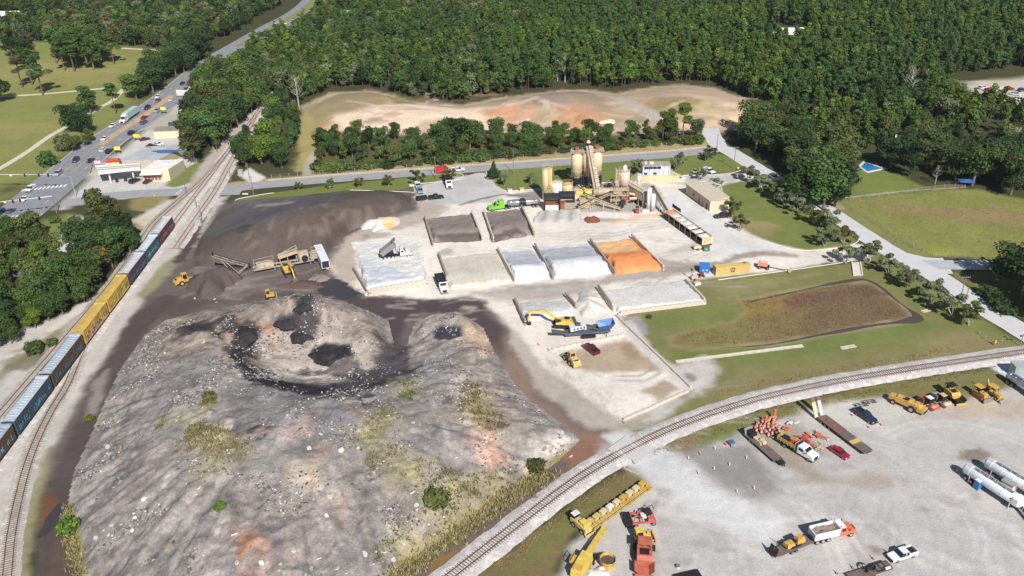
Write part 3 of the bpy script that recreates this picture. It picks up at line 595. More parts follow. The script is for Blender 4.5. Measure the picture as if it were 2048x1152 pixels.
# ================================================================ rubble mound and stockpiles
def tps(ctrl):
    c = np.array([[*P(a, b, z)[:2], z] for a, b, z in ctrl]); xy = c[:, :2]; z = c[:, 2]; n = len(c)
    mu = xy.mean(0); sc = xy.std()
    def U(r2): return np.where(r2 > 1e-12, r2 * np.log(r2 + 1e-12),0)
    X = (xy - mu) / sc; K = U(((X[:, None] - X[None]) ** 2).sum(-1)) + np.eye(n) * .0015
    Pm = np.column_stack([np.ones(n), X]); M = np.block([[K, Pm],[Pm.T, np.zeros((3,3))]]); s = np.linalg.solve(M, np.concatenate([z, np.zeros(3)]))
    def h(x, y):
        Q = (np.column_stack([x, y]) - mu) / sc; out = np.zeros(len(Q))
        for a in range(0, len(Q),20000):
            q = Q[a:a + 20000]; out[a:a + 20000] = U(((q[:, None] - X[None]) ** 2).sum(-1)) @ s[:n] + s[n] + q @ s[n + 1:]
        return out
    return h
def radial(x, y, c, k, s):
    t = np.arctan2(y - c[1], x - c[0]); r = np.hypot(x - c[0], y - c[1]); return fbm(t * k + 50, r / 26.0,1.0, s, 4), r
def heap(name, label, cat, outline, ctrl, base, painter=None, step=.5, edge=2.0, rough=.25, rsc=2.5, mat='heap_soil', seed=3, group=None, zmax=99, kind=None, fine=.0, gully=None):
    o_w = PW(outline); hh = tps([(a, b, 0) for a, b in outline] + list(ctrl))
    def hf(x, y):
        d = -sdf_poly(x, y, o_w); e = sstep(-.2, edge, d)
        z = np.clip(hh(x, y),0.1, zmax) + rough * fbm(x, y, rsc, seed, 5) + fine * fbm(x, y, .9, seed + 3,2)
        if gully is not None: g, r = radial(x, y, gully[0],13,61); z = z + gully[1] * g * sstep(24,42, r)
        return np.where(d > 0, np.maximum(z, .03) * e, -.15)
    x = np.arange(o_w[:, 0].min() - step, o_w[:, 0].max() + step, step); y = np.arange(o_w[:, 1].min() - step, o_w[:, 1].max() + step, step)
    X, Y = np.meshgrid(x, y); fx, fy = X.ravel(), Y.ravel(); d = sdf_poly(fx, fy, o_w); z = hf(fx, fy)
    pp = Paint(fx, fy, base, hf)
    if painter: painter(pp)
    pp.mottle(.10,3.0, seed + 11); pp.mottle(.07,.9, seed + 19)
    q = grid_faces(len(x), len(y)); q = q[(d[q] < .3).any(1)]
    used = np.unique(q); rm = np.full(len(fx),-1); rm[used] = np.arange(len(used)); q = rm[q]
    m_ = soil_mat(mat, .95,.0,.18,.06,.55) if mat == 'heap_soil' else MATS[mat]
    o = link(name, np_mesh(name, np.column_stack([fx, fy, z])[used], q, m_, True, pp.c[used]))
    tag(o, label, cat, group, kind); return o, hf
soil_mat('rubble_soil', .95,.09,.24,.10,.8)
M_OUT = [(330,640),(285,672),(240,735),(205,810),(175,880),(145,945),(132,1010),(140,1080),(160,1160),(170,1260),(400,1330),(620,1300),(760,1175),(850,1108),(950,1036),(1040,975),(1110,930),(1162,880),(1120,842),(1062,800),(1020,750),(990,700),(968,655),(915,622),(865,628),(828,645),(812,690),(790,690),(778,640),(740,622),(700,606),(650,596),(600,588),(540,598),(460,612),(390,625)]
M_CT = [(480,645,6),(560,610,7.5),(610,604,8.5),(680,630,7),(735,668,5.5),(420,650,6),(600,690,1.8),(560,715,1.9),(700,740,1.6),(760,715,1.6),(660,690,2.2),(795,735,1.6),(545,742,2.0),(620,762,1.9),(515,712,2.4),(700,757,1.8),(492,735,7),(528,768,7.4),(600,790,7.8),(665,796,7.6),(745,778,5.6),(470,700,7),(590,652,4.6),(650,660,4.2),(530,650,4.6),(380,700,7),(330,720,5.5),(420,790,8.5),(560,830,9),(700,835,8.5),(820,800,7),(905,735,5),(860,690,2.5),(893,664,.5),(880,668,.8),(908,660,.8),(925,640,3.2),(870,645,3),(958,700,3.4),(940,770,5),(970,840,5),(1060,865,3),(300,840,5.5),(250,930,4.5),(330,1000,7),(500,950,9),(700,940,8),(850,925,6),(960,925,3.5),(600,1080,6.5),(420,1120,6.5),(240,1080,3),(780,1050,4.5),(680,1160,3.5),(880,1005,3.5),(500,1230,5),(300,1200,3)]
MC = P(600,790,8)[:2]
def m_paint(p):
    g = A(160,154,153)
    for q in [[(330,640),(480,612),(600,592),(740,630),(770,690),(700,700),(560,640),(450,690),(340,740),(290,720)]]: p.poly(q, A(160,146,134),3,4)
    p.poly([(440,660),(470,640),(520,650),(540,700),(560,740),(500,760),(455,720)], A(178,150,128),2,4,.9)
    p.poly([(500,660),(560,650),(640,670),(720,690),(775,705),(770,735),(700,755),(620,765),(540,750),(505,710)], A(182,168,156),2,2.5)
    for q in ([(540,740),(640,755),(740,735)],[(560,720),(620,740),(700,745)],[(520,700),(560,735),(620,750)]): p.line(q, 2.2, A(200,188,178),1,2,.6)
    p.poly([(516,650),(545,645),(555,680),(540,700)], A(186,134,104),1.5,2,.8)
    p.poly([(820,640),(880,625),(940,640),(985,690),(990,720),(930,700),(870,700),(810,740),(800,700)], A(170,158,148),2,3,.8); p.poly([(920,655),(960,650),(985,690),(980,720),(930,700)], A(186,164,142),1.5,2,.9)
    p.poly([(330,720),(480,760),(640,790),(840,740),(900,740),(850,840),(560,900),(330,900),(270,850)], A(142,136,133),4,6,.8)
    p.poly([(560,850),(760,800),(780,820),(620,880)], A(142,138,140),2,3,.8); p.poly([(840,720),(930,720),(890,760),(800,780)], A(158,154,154),3,3,.8)
    p.poly([(900,700),(1000,760),(1060,850),(980,900),(900,790)], A(150,138,128),3,5,.8); p.poly([(940,830),(1000,850),(1010,930),(950,940)], A(200,158,136),2.5,4,.85)
    p.poly([(1060,880),(1120,860),(1150,880),(1100,930),(1040,950)], A(196,186,176),2,3,.9)
    p.poly([(470,1050),(520,1060),(540,1100),(500,1140),(470,1100)], A(196,142,112),1.5,3,.85); p.poly([(520,1090),(580,1100),(570,1150),(500,1150)], A(178,140,120),2,3,.7); p.poly([(560,920),(650,910),(660,970),(590,985)], A(202,180,160),2,3.5,.8); p.poly([(550,855),(640,830),(620,870),(570,880)], A(190,162,150),2,3,.7)
    for q in ([(330,1040),(430,960),(520,900)],[(400,1150),(450,1050),(520,960)],[(620,1100),(640,1000),(700,940)],[(250,1000),(330,900),(430,820)],[(560,1150),(570,1060),(560,1000)]): p.line(q, 5, A(160,150,142),3,3,.7)
    for k in range(150):
        x0 = random.uniform(200,1000); y0 = random.uniform(780,1140); s = random.uniform(.6,1.5)
        dx = (random.uniform(-1,.2) if x0 < 620 else random.uniform(-.2,1)) * 50
        p.line([(x0, y0),(x0 + dx * s, y0 + 45 * s)], random.uniform(.4,1.6), random.choice([A(128,120,120), A(182,172,166), A(118,112,114), A(176,160,146)]),.7,1.4,.5)
    g1, r = radial(p.x, p.y, MC, 26,71); g2, _ = radial(p.x, p.y, MC, 60,81); ru = sstep(22,40, r)
    p.c *= (1 + (.30 * g1 + .16 * g2 + .34 * fbm(p.x, p.y, 3.4,141,4) + .30 * fbm(p.x, p.y, 1.5,151,2)) * ru)[:, None]; tn = np.clip(g1 * 1.8,0,1) * ru * .5; p.c = p.c * (1 - tn[:, None]) + p.c * np.array([1.10,.98,.92])[None] * tn[:, None]
    n = fbm(p.x, p.y, 5.5,91,5); m_ = (1 - sstep(18,34, r)); p.c *= (1 + .55 * n * m_)[:, None]
    for (a, b_, c_) in ((101, A(70,66,70),.26),(111, A(190,178,166),.34),(121, A(160,134,114),.40)): k = sstep(c_, c_ + .12, fbm(p.x, p.y, 7.0, a, 5)) * (.35 + .5 * m_); p.c = p.c * (1 - k[:, None]) + np.array(b_)[None] * k[:, None]
    n = fbm(p.x, p.y, 6,161,5)
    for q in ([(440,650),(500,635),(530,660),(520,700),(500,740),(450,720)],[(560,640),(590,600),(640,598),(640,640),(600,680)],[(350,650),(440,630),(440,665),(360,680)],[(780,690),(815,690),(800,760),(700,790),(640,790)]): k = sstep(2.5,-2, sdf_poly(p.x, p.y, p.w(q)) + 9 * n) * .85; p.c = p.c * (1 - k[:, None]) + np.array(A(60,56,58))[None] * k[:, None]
    n = fbm(p.x, p.y, 9,131,5)
    for q in GRASSY:
        w_ = p.w(q); k = sstep(4.5,-4, sdf_poly(p.x, p.y, w_) + 2.5 + 6 * n) * .5; p.c = p.c * (1 - k[:, None]) + np.array(A(176,164,104))[None] * k[:, None]
    p.line([(160,1152),(150,1090),(140,1040)],3, A(150,140,70),1,1.5,.8); p.line([(1130,915),(1000,1000),(880,1085),(800,1150)],4, A(160,142,92),1.5,2,.85)
    p.line([(795,690),(798,725),(760,752),(660,775),(560,770),(500,740),(470,700)],4.5, A(88,82,84),1.2,2.6)
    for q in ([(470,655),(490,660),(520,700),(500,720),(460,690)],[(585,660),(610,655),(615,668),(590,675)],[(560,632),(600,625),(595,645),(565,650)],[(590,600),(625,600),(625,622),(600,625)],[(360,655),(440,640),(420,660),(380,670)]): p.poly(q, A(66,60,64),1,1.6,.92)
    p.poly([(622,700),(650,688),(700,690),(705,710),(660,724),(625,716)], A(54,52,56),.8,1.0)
    p.poly([(478,690),(496,735),(560,762),(640,778),(672,770),(650,788),(560,780),(500,762),(462,715)], A(54,50,54),.8,1.8); p.poly([(866,662),(885,650),(922,650),(925,672),(895,680),(868,678)], A(60,58,70),.8,1.0)  # asphalt band inside the south-west rim, with the bank's shade painted in; pit water
GRASSY = [[(370,880),(440,860),(500,880),(480,930),(400,950)],[(680,860),(760,800),(800,830),(780,880),(860,940),(820,990),(760,970),(720,920)],[(920,790),(970,770),(1000,830),(960,870),(925,830)],[(400,770),(450,790),(430,830),(400,810)],[(840,960),(960,930),(1050,930),(1000,985),(900,1060),(850,1040)],[(780,760),(860,745),(850,790),(780,790)],[(790,1060),(850,1040),(850,1100),(740,1150),(720,1140)],[(330,840),(400,820),(420,860),(350,870)]]
MOUND, MH = heap('rubble_mound', 'huge grey mound of crushed concrete and broken asphalt beside the train', 'rubble mound', M_OUT, M_CT, A(146,139,134), m_paint, .5,4.0,.9,5.5, 'rubble_soil', 21, fine=.22, gully=(MC, 1.1))
def on_mound(px, py): return ray_h(px, py, MH)
# broken concrete: slabs one can pick out, and the loose litter of chunks
chunk_ms = [pm('broken_concrete_pale', (200,194,188),.9,0,.15,1.5), pm('broken_concrete_grey', (146,139,135),.9,0,.18,1.5)]
slab_me = []
for k in range(6):
    t = sorted(random.uniform(0,6.28) for _ in range(random.choice((5,6,7)))); t = [2 * math.pi * i / len(t) + random.uniform(-.35,.35) for i in range(len(t))]
    b = MB(); b.prism([(random.uniform(.7,1.1) * math.cos(a) * .8, random.uniform(.7,1.1) * math.sin(a) * .55) for a in t],-.14,.14); o = b.o('slab', chunk_ms[k % 2], MOUND); slab_me.append(o)
SL = [(205,1070,12,12),(225,1055,14,12),(262,1050,16,14),(275,1035,14,10),(290,1020,8,10),(520,1135,18,10),(545,1140,16,8),(640,1135,20,12),(760,1095,20,14),(770,1110,16,12),(590,1095,8,10),(630,1000,26,16),(650,1000,20,14),(600,985,16,12),(700,900,16,12),(645,880,20,12),(900,1000,20,20),(830,1020,12,16),(1100,895,24,16),(1120,880,16,12),(470,1100,8,30),(370,960,14,14),(350,830,10,8),(210,900,8,8),(805,830,18,8),(420,600,16,6),(560,1140,10,8),(690,1140,8,6),(400,690,30,14),(700,640,20,10)]
k = 0
for (x, y, dx, dy) in SL:
    for _ in range(4):
        o = slab_me[k] if k < 6 else slab_me[k % 6].copy()
        if k >= 6: COL.objects.link(o)
        q = on_mound(x + random.gauss(0, dx), y + random.gauss(0, dy)); s = random.uniform(.4,1.0)
        o.location = (q[0], q[1], float(MH(np.array([q[0]]), np.array([q[1]]))[0]) + .12); o.scale = (s, s, s); o.rotation_euler = (random.gauss(0,.3), random.gauss(0,.3), random.uniform(0,6.28)); k += 1
def litter(name, pts, s0, s1, m_, parent, hf):
    n = len(pts); pts = np.asarray(pts); z = np.maximum(hf(pts[:, 0], pts[:, 1]),0); s = RNG.uniform(s0, s1, n) ** 1.0
    base = np.array([[-1,-1,-.6],[1,-1,-.6],[1,1,-.6],[-1,1,-.6],[-.8,-.7,.6],[.7,-.9,.6],[.9,.6,.6],[-.6,.8,.6]])
    v = base[None] * RNG.uniform(.45,1.2,(n, 1,3)) + RNG.normal(0,.15,(n, 8,3)); a = RNG.uniform(0,6.28, n); c, si = np.cos(a)[:, None], np.sin(a)[:, None]
    X = v[:, :, 0] * c - v[:, :, 1] * si; Y = v[:, :, 0] * si + v[:, :, 1] * c
    v = np.stack([X, Y, v[:, :, 2]],-1) * s[:, None, None] * .5 + np.column_stack([pts, z])[:, None]
    f = np.array([[4,5,6,7],[0,1,5,4],[1,2,6,5],[2,3,7,6],[3,0,4,7]]); f = (f[None] + 8 * np.arange(n)[:, None, None]).reshape(-1,4)
    o = link(name, np_mesh(name, v.reshape(-1,3), f, m_, False), parent, 'stuff'); return o
mp = PW(M_OUT); c = []
while len(c) < 7600:
    q = RNG.uniform(mp.min(0), mp.max(0),(4000,2)); q = q[sdf_poly(q[:, 0], q[:, 1], mp) < -1.0]; d = fbm(q[:, 0], q[:, 1],6,77,5); c += q[d > RNG.uniform(.05,.4, len(q))].tolist()
c = np.array(c[:7600]); litter('rubble_chunks', c[:1500],.12,.5, chunk_ms[0], MOUND, MH); litter('rubble_chunks', c[1500:4300],.15,.6, chunk_ms[1], MOUND, MH); litter('rubble_chunks', c[4300:7000],.15,.6, pm('broken_asphalt', (92,86,88),.9,0,.2,1.5), MOUND, MH)
# black asphalt heaps tipped in the crater
def cone(name, label, cat, px, py, rx, ry, h, base, painter=None, rough=.2, group=None, zb=0.0, seed=5, step=.4):
    c = P(px, py, zb); t = np.linspace(0,2 * np.pi, 30, endpoint=False); rr = 1 + .14 * np.cos(2 * t + seed) + .62 * fbm(np.cos(t) * 1.6 + seed * 3.7, np.sin(t) * 1.6,.7, seed, 4)
    ow = np.column_stack([c[0] + rx * rr * np.cos(t), c[1] + ry * rr * np.sin(t)])
    x = np.arange(-rx * 1.4, rx * 1.4, step); y = np.arange(-ry * 1.4, ry * 1.4, step); X, Y = np.meshgrid(x, y); fx, fy = X.ravel() + c[0], Y.ravel() + c[1]
    d = -sdf_poly(fx, fy, ow); mx = min(rx, ry)
    def hf(xx, yy):
        dd = -sdf_poly(np.asarray(xx), np.asarray(yy), ow); z = h * (1 - np.exp(-1.9 * np.clip(dd, 0, None) / mx)) / (1 - math.exp(-1.9)) + rough * fbm(np.asarray(xx), np.asarray(yy),1.4, seed, 4) * np.clip(dd / mx * 3,0,1)
        return zb + np.where(dd > 0, z, -.25)
    z = hf(fx, fy); pp = Paint(fx, fy, base, lambda a, b: hf(a, b))
    if painter: painter(pp)
    pp.mottle(.12,1.5, seed); q = grid_faces(len(x), len(y)); q = q[(d[q] > -.3).any(1)]
    used = np.unique(q); rm = np.full(len(fx),-1); rm[used] = np.arange(len(used))
    return tag(link(name, np_mesh(name, np.column_stack([fx, fy, z])[used], rm[q], soil_mat('heap_soil', .95,.0,.18,.06,.55), True, pp.c[used])), label, cat, group)
for i, (px, py, rx, ry, h, lb) in enumerate([(660,707,5.0,4.2,1.6, 'round black asphalt heap alone in the middle of the crater'),(606,668,3.4,3.8,1.8, 'black asphalt heap just north-west of the round crater heap'),(578,642,3.2,3.2,1.6, 'small black asphalt heap below the dark overhang of the mound'),(480,675,3.5,6,1.6, 'long black asphalt heap on the west side of the crater'),(612,612,2.4,3.0,1.5, 'black clod heap right at the summit of the rubble mound')]):
    zb = float(on_mound(px, py)[2]); cone('asphalt_heap', lb, 'asphalt heap', px, py, rx, ry, h * .6, A(60,56,57), zb=zb - .35, seed=i + 2, rough=.9, painter=lambda p: p.mottle(.5,2.2,9))
# brown millings stockpile along the service road
def mil_paint(p):
    p.poly([(470,405),(600,386),(700,378),(660,410),(560,440),(430,470),(400,470)], A(98,94,97),3,5,.85); p.line([(520,412),(580,405)],2.5, A(160,152,146),1.5,2,.7); p.line([(440,440),(560,425)],3, A(92,88,94),1.5,3,.7)
    p.poly([(560,470),(700,420),(800,390),(820,405),(745,440),(690,465),(660,495),(560,512)], A(92,79,72),2,3,.8)
    p.blot(490,455,3.2,3.0, A(74,66,66),.9)
    for k in range(60):
        x0 = random.uniform(420,800); y0 = random.uniform(390,500); p.line([(x0, y0),(x0 + random.uniform(-26,-6), y0 + random.uniform(6,22))], random.uniform(.5,1.8), random.choice([A(140,126,116), A(98,88,86)]),1,1.4,.35)
heap('millings_stockpile', 'long dark brown stockpile of asphalt millings below the service road', 'stockpile', [(470,410),(540,399),(600,392),(720,383),(800,384),(824,396),(822,408),(800,425),(745,443),(700,462),(670,490),(648,512),(560,524),(470,528),(410,528),(385,520),(398,478),(430,432)],
     [(795,394,4),(745,402,7.5),(695,412,9),(650,432,9.2),(615,455,8.2),(560,468,6.5),(500,474,5.5),(450,482,4),(600,415,5.6),(680,396,6),(520,430,4.4),(430,505,2.6),(700,446,3.2),(745,430,3.4),(660,478,3)], A(94,83,77), mil_paint, .6,2.0,.35,5, seed=9)
cone('millings_cone', 'dark brown millings cone under the tip of the long conveyor', 'stockpile', 428,566,7.0,8.0,5.2, A(92,81,78), seed=4)
cone('soil_heap', 'low brown soil heap beneath the yellow excavator bucket', 'soil heap', 606,570,6.0,3.2,1.2, A(98,80,74), seed=7); cone('soil_heap', 'grey broken rubble pile in front of the white trailer', 'soil heap', 640,556,3.2,3.0,1.0, A(140,126,118), seed=8, rough=.5)
def sand_p(p): p.blot(778,448,3.2,2.4, A(232,168,104),.95); p.blot(772,438,3.2,2.6, A(226,196,158),.8)
cone('sand_heap', 'small two-tone grey and orange sand heap beside the millings', 'sand heap', 764,448,6.0,6.5,2.4, A(206,202,196), sand_p, seed=6)
cone('ash_heap', 'small rust-coloured scrap heap in front of the crossed conveyors', 'scrap heap', 1184,441,2.8,2.4,1.2, A(126,84,66), seed=9, rough=.8)
heap('hill', None, None, [(640,262),(612,226),(660,188),(740,183),(830,205),(920,212),(1000,197),(1130,182),(1170,181),(1240,188),(1300,176),(1370,171),(1430,177),(1500,207),(1560,228),(1500,241),(1430,258),(1200,262),(900,270)],[(740,192,3),(700,205,3.5),(830,215,2.2),(930,220,2),(1010,208,3.5),(1140,190,6),(1170,198,5),(1240,200,3),(1300,190,4),(1360,182,6.5),(1420,190,5),(1480,212,3),(1250,230,1.5),(1000,240,1),(800,245,1.2),(700,240,1.6)], A(184,162,138), lot, 1.6,5,.6,14, seed=5, kind='structure')
cone('orange_clay_pile', 'rounded orange clay pile in the cleared lot behind the trees', 'clay pile', 1166,244,11,9,3.2, A(186,136,102), seed=3, step=1.2); cone('sand_pile', 'pale sand pile left of the orange clay in the cleared lot', 'sand pile', 1065,243,10,8,2.6, A(212,192,168), seed=5, step=1.2); cone('sand_pile', 'tiny white sand pile right of the orange clay in the lot', 'sand pile', 1215,248,4.5,6,2.2, A(230,214,192), seed=6, step=1.0)
# aggregate bays, each a wedge of stone tipped from the upper yard
def wedge(name, label, quad, hb, hc, hfr, base, painter=None, seed=2, cat='stockpile', rough=.26, tcr=.62):
    """quad: back-left, back-right, front-right, front-left; heights at back, crest and front"""
    bl, br, fr, fl = [np.array(q, float) for q in quad]; L = lambda a, b, t: tuple(a + (b - a) * t); ct = []
    for t in (.08,.5,.92):
        B, F = np.array(L(bl, br, t)), np.array(L(fl, fr, t)); ct += [(*L(B, F, .10), hb),(*L(B, F, .35),(hb + hc) / 2),(*L(B, F, tcr), hc),(*L(B, F, .95), hfr)]
    out = [tuple(bl), L(bl, br, .5), tuple(br), L(br, fr, .5), tuple(fr), L(fr, fl, .33), L(fr, fl, .66), tuple(fl), L(fl, bl, .5)]
    o_w = PW(out); hh = tps(ct)
    return heap_raw(name, label, cat, o_w, hh, base, painter, seed, rough)
def heap_raw(name, label, cat, o_w, hh, base, painter, seed, rough, step=.45, edge=.7):
    def hf(x, y):
        d = -sdf_poly(x, y, o_w) + 1.3 * fbm(x, y, 3.0, seed + 40,4); return np.where(d > 0, np.maximum(np.clip(hh(x, y),.05,8) + rough * fbm(x, y, 1.8, seed, 4),.03) * sstep(-.15, edge, d),-.15)
    x = np.arange(o_w[:, 0].min() - 1.5, o_w[:, 0].max() + 1.5, step); y = np.arange(o_w[:, 1].min() - 1.5, o_w[:, 1].max() + 1.5, step); X, Y = np.meshgrid(x, y); fx, fy = X.ravel(), Y.ravel()
    d = sdf_poly(fx, fy, o_w) - 1.3 * fbm(fx, fy, 3.0, seed + 40,4); z = hf(fx, fy); pp = Paint(fx, fy, base, hf)
    if painter: painter(pp)
    pp.mottle(.10,2.5, seed); q = grid_faces(len(x), len(y)); q = q[(d[q] < .25).any(1)]; used = np.unique(q); rm = np.full(len(fx),-1); rm[used] = np.arange(len(used))
    return tag(link(name, np_mesh(name, np.column_stack([fx, fy, z])[used], rm[q], soil_mat('heap_soil', .95,.0,.18,.06,.55), True, pp.c[used])), label, cat), hf
def b1(p): p.poly([(870,470),(905,468),(965,474),(960,486),(880,484)], A(84,74,72),.8,1.2,.8)
wedge('millings_bay', 'brown-grey millings filling the left upper bay', [(850,438),(942,428),(962,482),(868,486)],.4,2.4,.6, A(142,130,122), b1,2)
def b2_(p): p.poly([(985,470),(1030,455),(1050,470),(990,486)], A(92,78,76),.8,1.6,.85)
wedge('millings_bay', 'dark millings filling the right upper bay below the tanker', [(968,426),(1040,418),(1064,470),(986,484)],.4,2.4,.6, A(138,126,120), b2_, 3)
def wA(p):
    p.poly([(716,488),(800,482),(850,500),(856,560),(780,560),(720,540)], A(222,218,212),1,2,.9); p.poly([(745,532),(790,535),(830,565),(740,575)], A(196,198,206),1,1.5,.9); p.poly([(720,520),(745,515),(745,545),(728,560)], A(200,202,208),1,1.5,.7)
AGG, AGH = wedge('limestone_bay', 'white limestone pile with a tipping truck on its top', [(704,484),(838,478),(856,570),(734,590)],.3,2.8,2.6, A(220,215,210), wA, 4, tcr=.8, rough=.35)
def sm(p):
    for k in range(14): x0 = random.uniform(890,1000); p.line([(x0,515),(x0 + 14,570)],.8, A(200,190,170),.5,.5,.4)
wedge('screenings_bay', 'smooth beige screenings bay beside the white dump truck', [(880,516),(994,506),(1026,566),(897,580)],.3,1.5,.9, A(208,199,183), sm, 5, rough=.05)
def dk1(p): p.poly([(1004,505),(1066,500),(1088,532),(1022,534)], A(176,178,184),.8,1,.85)
wedge('stone_bay', 'small pale stone pile between the beige and grey bays', [(1000,503),(1066,498),(1104,558),(1030,566)],.5,2.5,.6, A(226,226,228), dk1,6)
def dk2(p): p.poly([(1076,500),(1176,492),(1206,520),(1098,528)], A(172,172,176),.8,1,.85)
wedge('stone_bay', 'wide grey stone pile just left of the orange sand', [(1074,496),(1178,488),(1224,548),(1108,558)],.5,2.6,.6, A(212,211,212), dk2,7, rough=.22)
def orp(p): p.poly([(1182,486),(1262,478),(1290,506),(1200,512)], A(236,186,134),1,1.5,.9); p.poly([(1212,522),(1300,508),(1322,534),(1232,548)], A(216,130,80),1,1.5,.7)
wedge('orange_sand_bay', 'bright orange sand pile in the last bay', [(1182,486),(1262,478),(1324,538),(1232,550)],.5,2.6,.7, A(224,152,100), orp, 8)
wedge('gravel_bay', 'light grey gravel heap behind the long yellow excavator', [(1036,606),(1132,598),(1150,630),(1056,645)],.4,1.6,.4, A(204,200,196), None, 9)
cone('gravel_cone', 'pointed pale gravel cone beside the open concrete slab', 'stockpile', 1182,612,6.0,7.0,2.6, A(206,199,190), seed=3)
wedge('slab_fill', 'wide flat deck of pale fill above the basin', [(1200,584),(1368,563),(1408,606),(1234,627)],.7,1.0,1.0, A(210,205,199), None, 10, 'fill deck', rough=.04)
wedge('ramp_fill', 'streaked grey feed ramp in front of the loading doors', [(1078,426),(1160,422),(1166,442),(1064,447)],.9,.6,.2, A(186,180,172), lambda p: [p.line([(1085 + 12 * k, 415),(1070 + 14 * k, 446)],1.2, A(148,138,128) if k % 2 else A(204,200,196),.6,.8,.6) for k in range(7)],11, 'ramp', rough=.05)
# interlocking concrete block walls
blk_ms = [pm('wall_block', (206,192,178),.9,0,.2,.7,.25,5), pm('wall_block_grimy', (166,150,138),.9,0,.25,.7,.25,5)]
BLK = {}
def bwall(label, a, b, courses=3, mi=0, z0=0.0, bl=1.5):
    A_, B_ = P(*a), P(*b); d = B_ - A_; L = float(np.hypot(d[0], d[1])); n = max(2, int(round(L / bl))); s = L / n; rz = math.atan2(d[1], d[0])
    r = thing('block_wall', label, 'block wall', 'concrete block bay walls', (A_[0], A_[1], z0), rz)
    for c in range(courses):
        for k in range(n - (c % 2) * 1):
            key = (round(s, 1), mi)
            if key not in BLK: o = MB().box(0,0,0, round(s, 1) - .03,.52,.62, top=(.98,.96)).o('block', blk_ms[mi], r); BLK[key] = o.data
            else: o = bpy.data.objects.new('block', BLK[key]); COL.objects.link(o); o.parent = r
            o.location = ((k + .5 + .5 * (c % 2)) * s, random.gauss(0,.03),.30 + .62 * c); o.rotation_euler = (0,0, random.gauss(0,.015))
    return r
bwall('grimy block wall on the left of the upper left bay', (850,440),(866,494),3,1); bwall('block wall on the right of the upper left bay', (944,430),(965,484),3); bwall('block wall on the left of the upper right bay', (968,428),(987,484),3); bwall('grimy block wall closing the upper right bay', (1043,419),(1068,474),3,1)
bwall('grimy block wall west of the white limestone pile', (708,543),(737,592),3,1); bwall('long low block wall in front of the white limestone pile', (737,592),(858,572),4,0); bwall('block wall running behind the parked white dump truck', (878,514),(894,560),3,1); bwall('block wall between the beige bay and small pale bay', (996,503),(1030,566),3); bwall('block wall between the small pale and wide grey bays', (1070,496),(1106,560),3,1); bwall('block wall left of the orange sand', (1180,486),(1230,551),3,1); bwall('block wall right of the orange sand', (1263,477),(1327,541),3)
bwall('grimy block wall left of the gravel heap by the excavator', (1030,605),(1051,652),3,1); bwall('short block wall left of the pointed gravel cone', (1131,595),(1152,618),3,1); bwall('tall block wall left of the open concrete slab', (1196,580),(1227,624),4,0); bwall('block wall on the basin side of the open slab', (1370,562),(1411,606),2,0); bwall('low pale block wall behind the dark red pickup', (1104,700),(1246,671),1,0, bl=1.8)
bwall('low block wall along the front of the stained pad', (1247,841),(1376,783),1,0, bl=1.8); bwall('long block wall down the east side of the stained pad', (1232,632),(1382,776),1,0, bl=1.8); bwall('low block edge below the flat pale deck', (1236,630),(1412,608),2,0)
puddle(895,666,4.4,5.0,8,1.35)
# ================================================================ trees
bark = pm('bark_grey', (120,106,92),.9,0,.25,2); bark_p = pm('bark_pine', (110,90,76),.9,0,.25,2); bark_w = pm('bark_bare', (176,168,158),.9,0,.2,2)
LEAF = {k: leaf_mat('leaf_' + k, c, v, h) for k, (c, v, h) in dict(
    green=((.078,.128,.034),.45,.025), dark=((.046,.082,.028),.45,.02), lime=((.105,.160,.028),.4,.025), olive=((.096,.114,.034),.45,.012), rust=((.150,.122,.050),.4,.006), grey=((.165,.185,.100),.45,.012), pine=((.074,.134,.034),.45,.03), yellow=((.190,.165,.030),.4,.03), straw=((.28,.235,.11),.4,.02), reed=((.25,.19,.10),.3,.01), dryweed=((.24,.20,.085),.4,.02), weedg=((.22,.22,.06),.4,.02)).items()}
def leaf_cloud(lobes, n, size, flat=.6, seed=0, up=.35):
    """many small leaf sprays spread through lobes (cx,cy,cz,rx,ry,rz); returns verts, quads, tone"""
    r = np.random.default_rng(seed); lo = np.array(lobes); wgt = (lo[:, 3] * lo[:, 4] + lo[:, 3] * lo[:, 5]); wgt = wgt / wgt.sum()
    k = r.choice(len(lo), n, p=wgt); d = r.normal(size=(n, 3)); d[:, 2] += up; d /= np.linalg.norm(d, axis=1)[:, None]
    rad = r.uniform(.62,1.06, n)[:, None]; c = lo[k, :3] + d * lo[k, 3:] * rad
    nn = d * .9 + r.normal(0,.55,(n, 3)); nn[:, 2] += .25; nn /= np.linalg.norm(nn, axis=1)[:, None]
    u = np.cross(nn, r.normal(size=(n, 3))); u /= np.linalg.norm(u, axis=1)[:, None]; w_ = np.cross(nn, u); s = size * r.uniform(.55,1.3, n)[:, None]
    v = np.stack([c - u * s, c - w_ * s * flat, c + u * s, c + w_ * s * flat],1).reshape(-1,3); q = np.arange(4 * n).reshape(-1,4)
    tl = r.uniform(0,1, len(lo))[k]; tone = np.clip(.55 * tl + .45 * r.uniform(0,1, n),0,1)
    return v, q, np.repeat(tone, 4)
def crown_obj(name, lobes, n, size, seed, flat=.6, up=.35):
    v, q, t = leaf_cloud(lobes, n, size, flat, seed, up); return np_mesh(name, v, q, LEAF['green'], False, None, ('tone', t))
def limbs(b, base, tips, r0, z0):
    for t in tips: b.cyl(base, t, r0, r0 * .25,5, False)
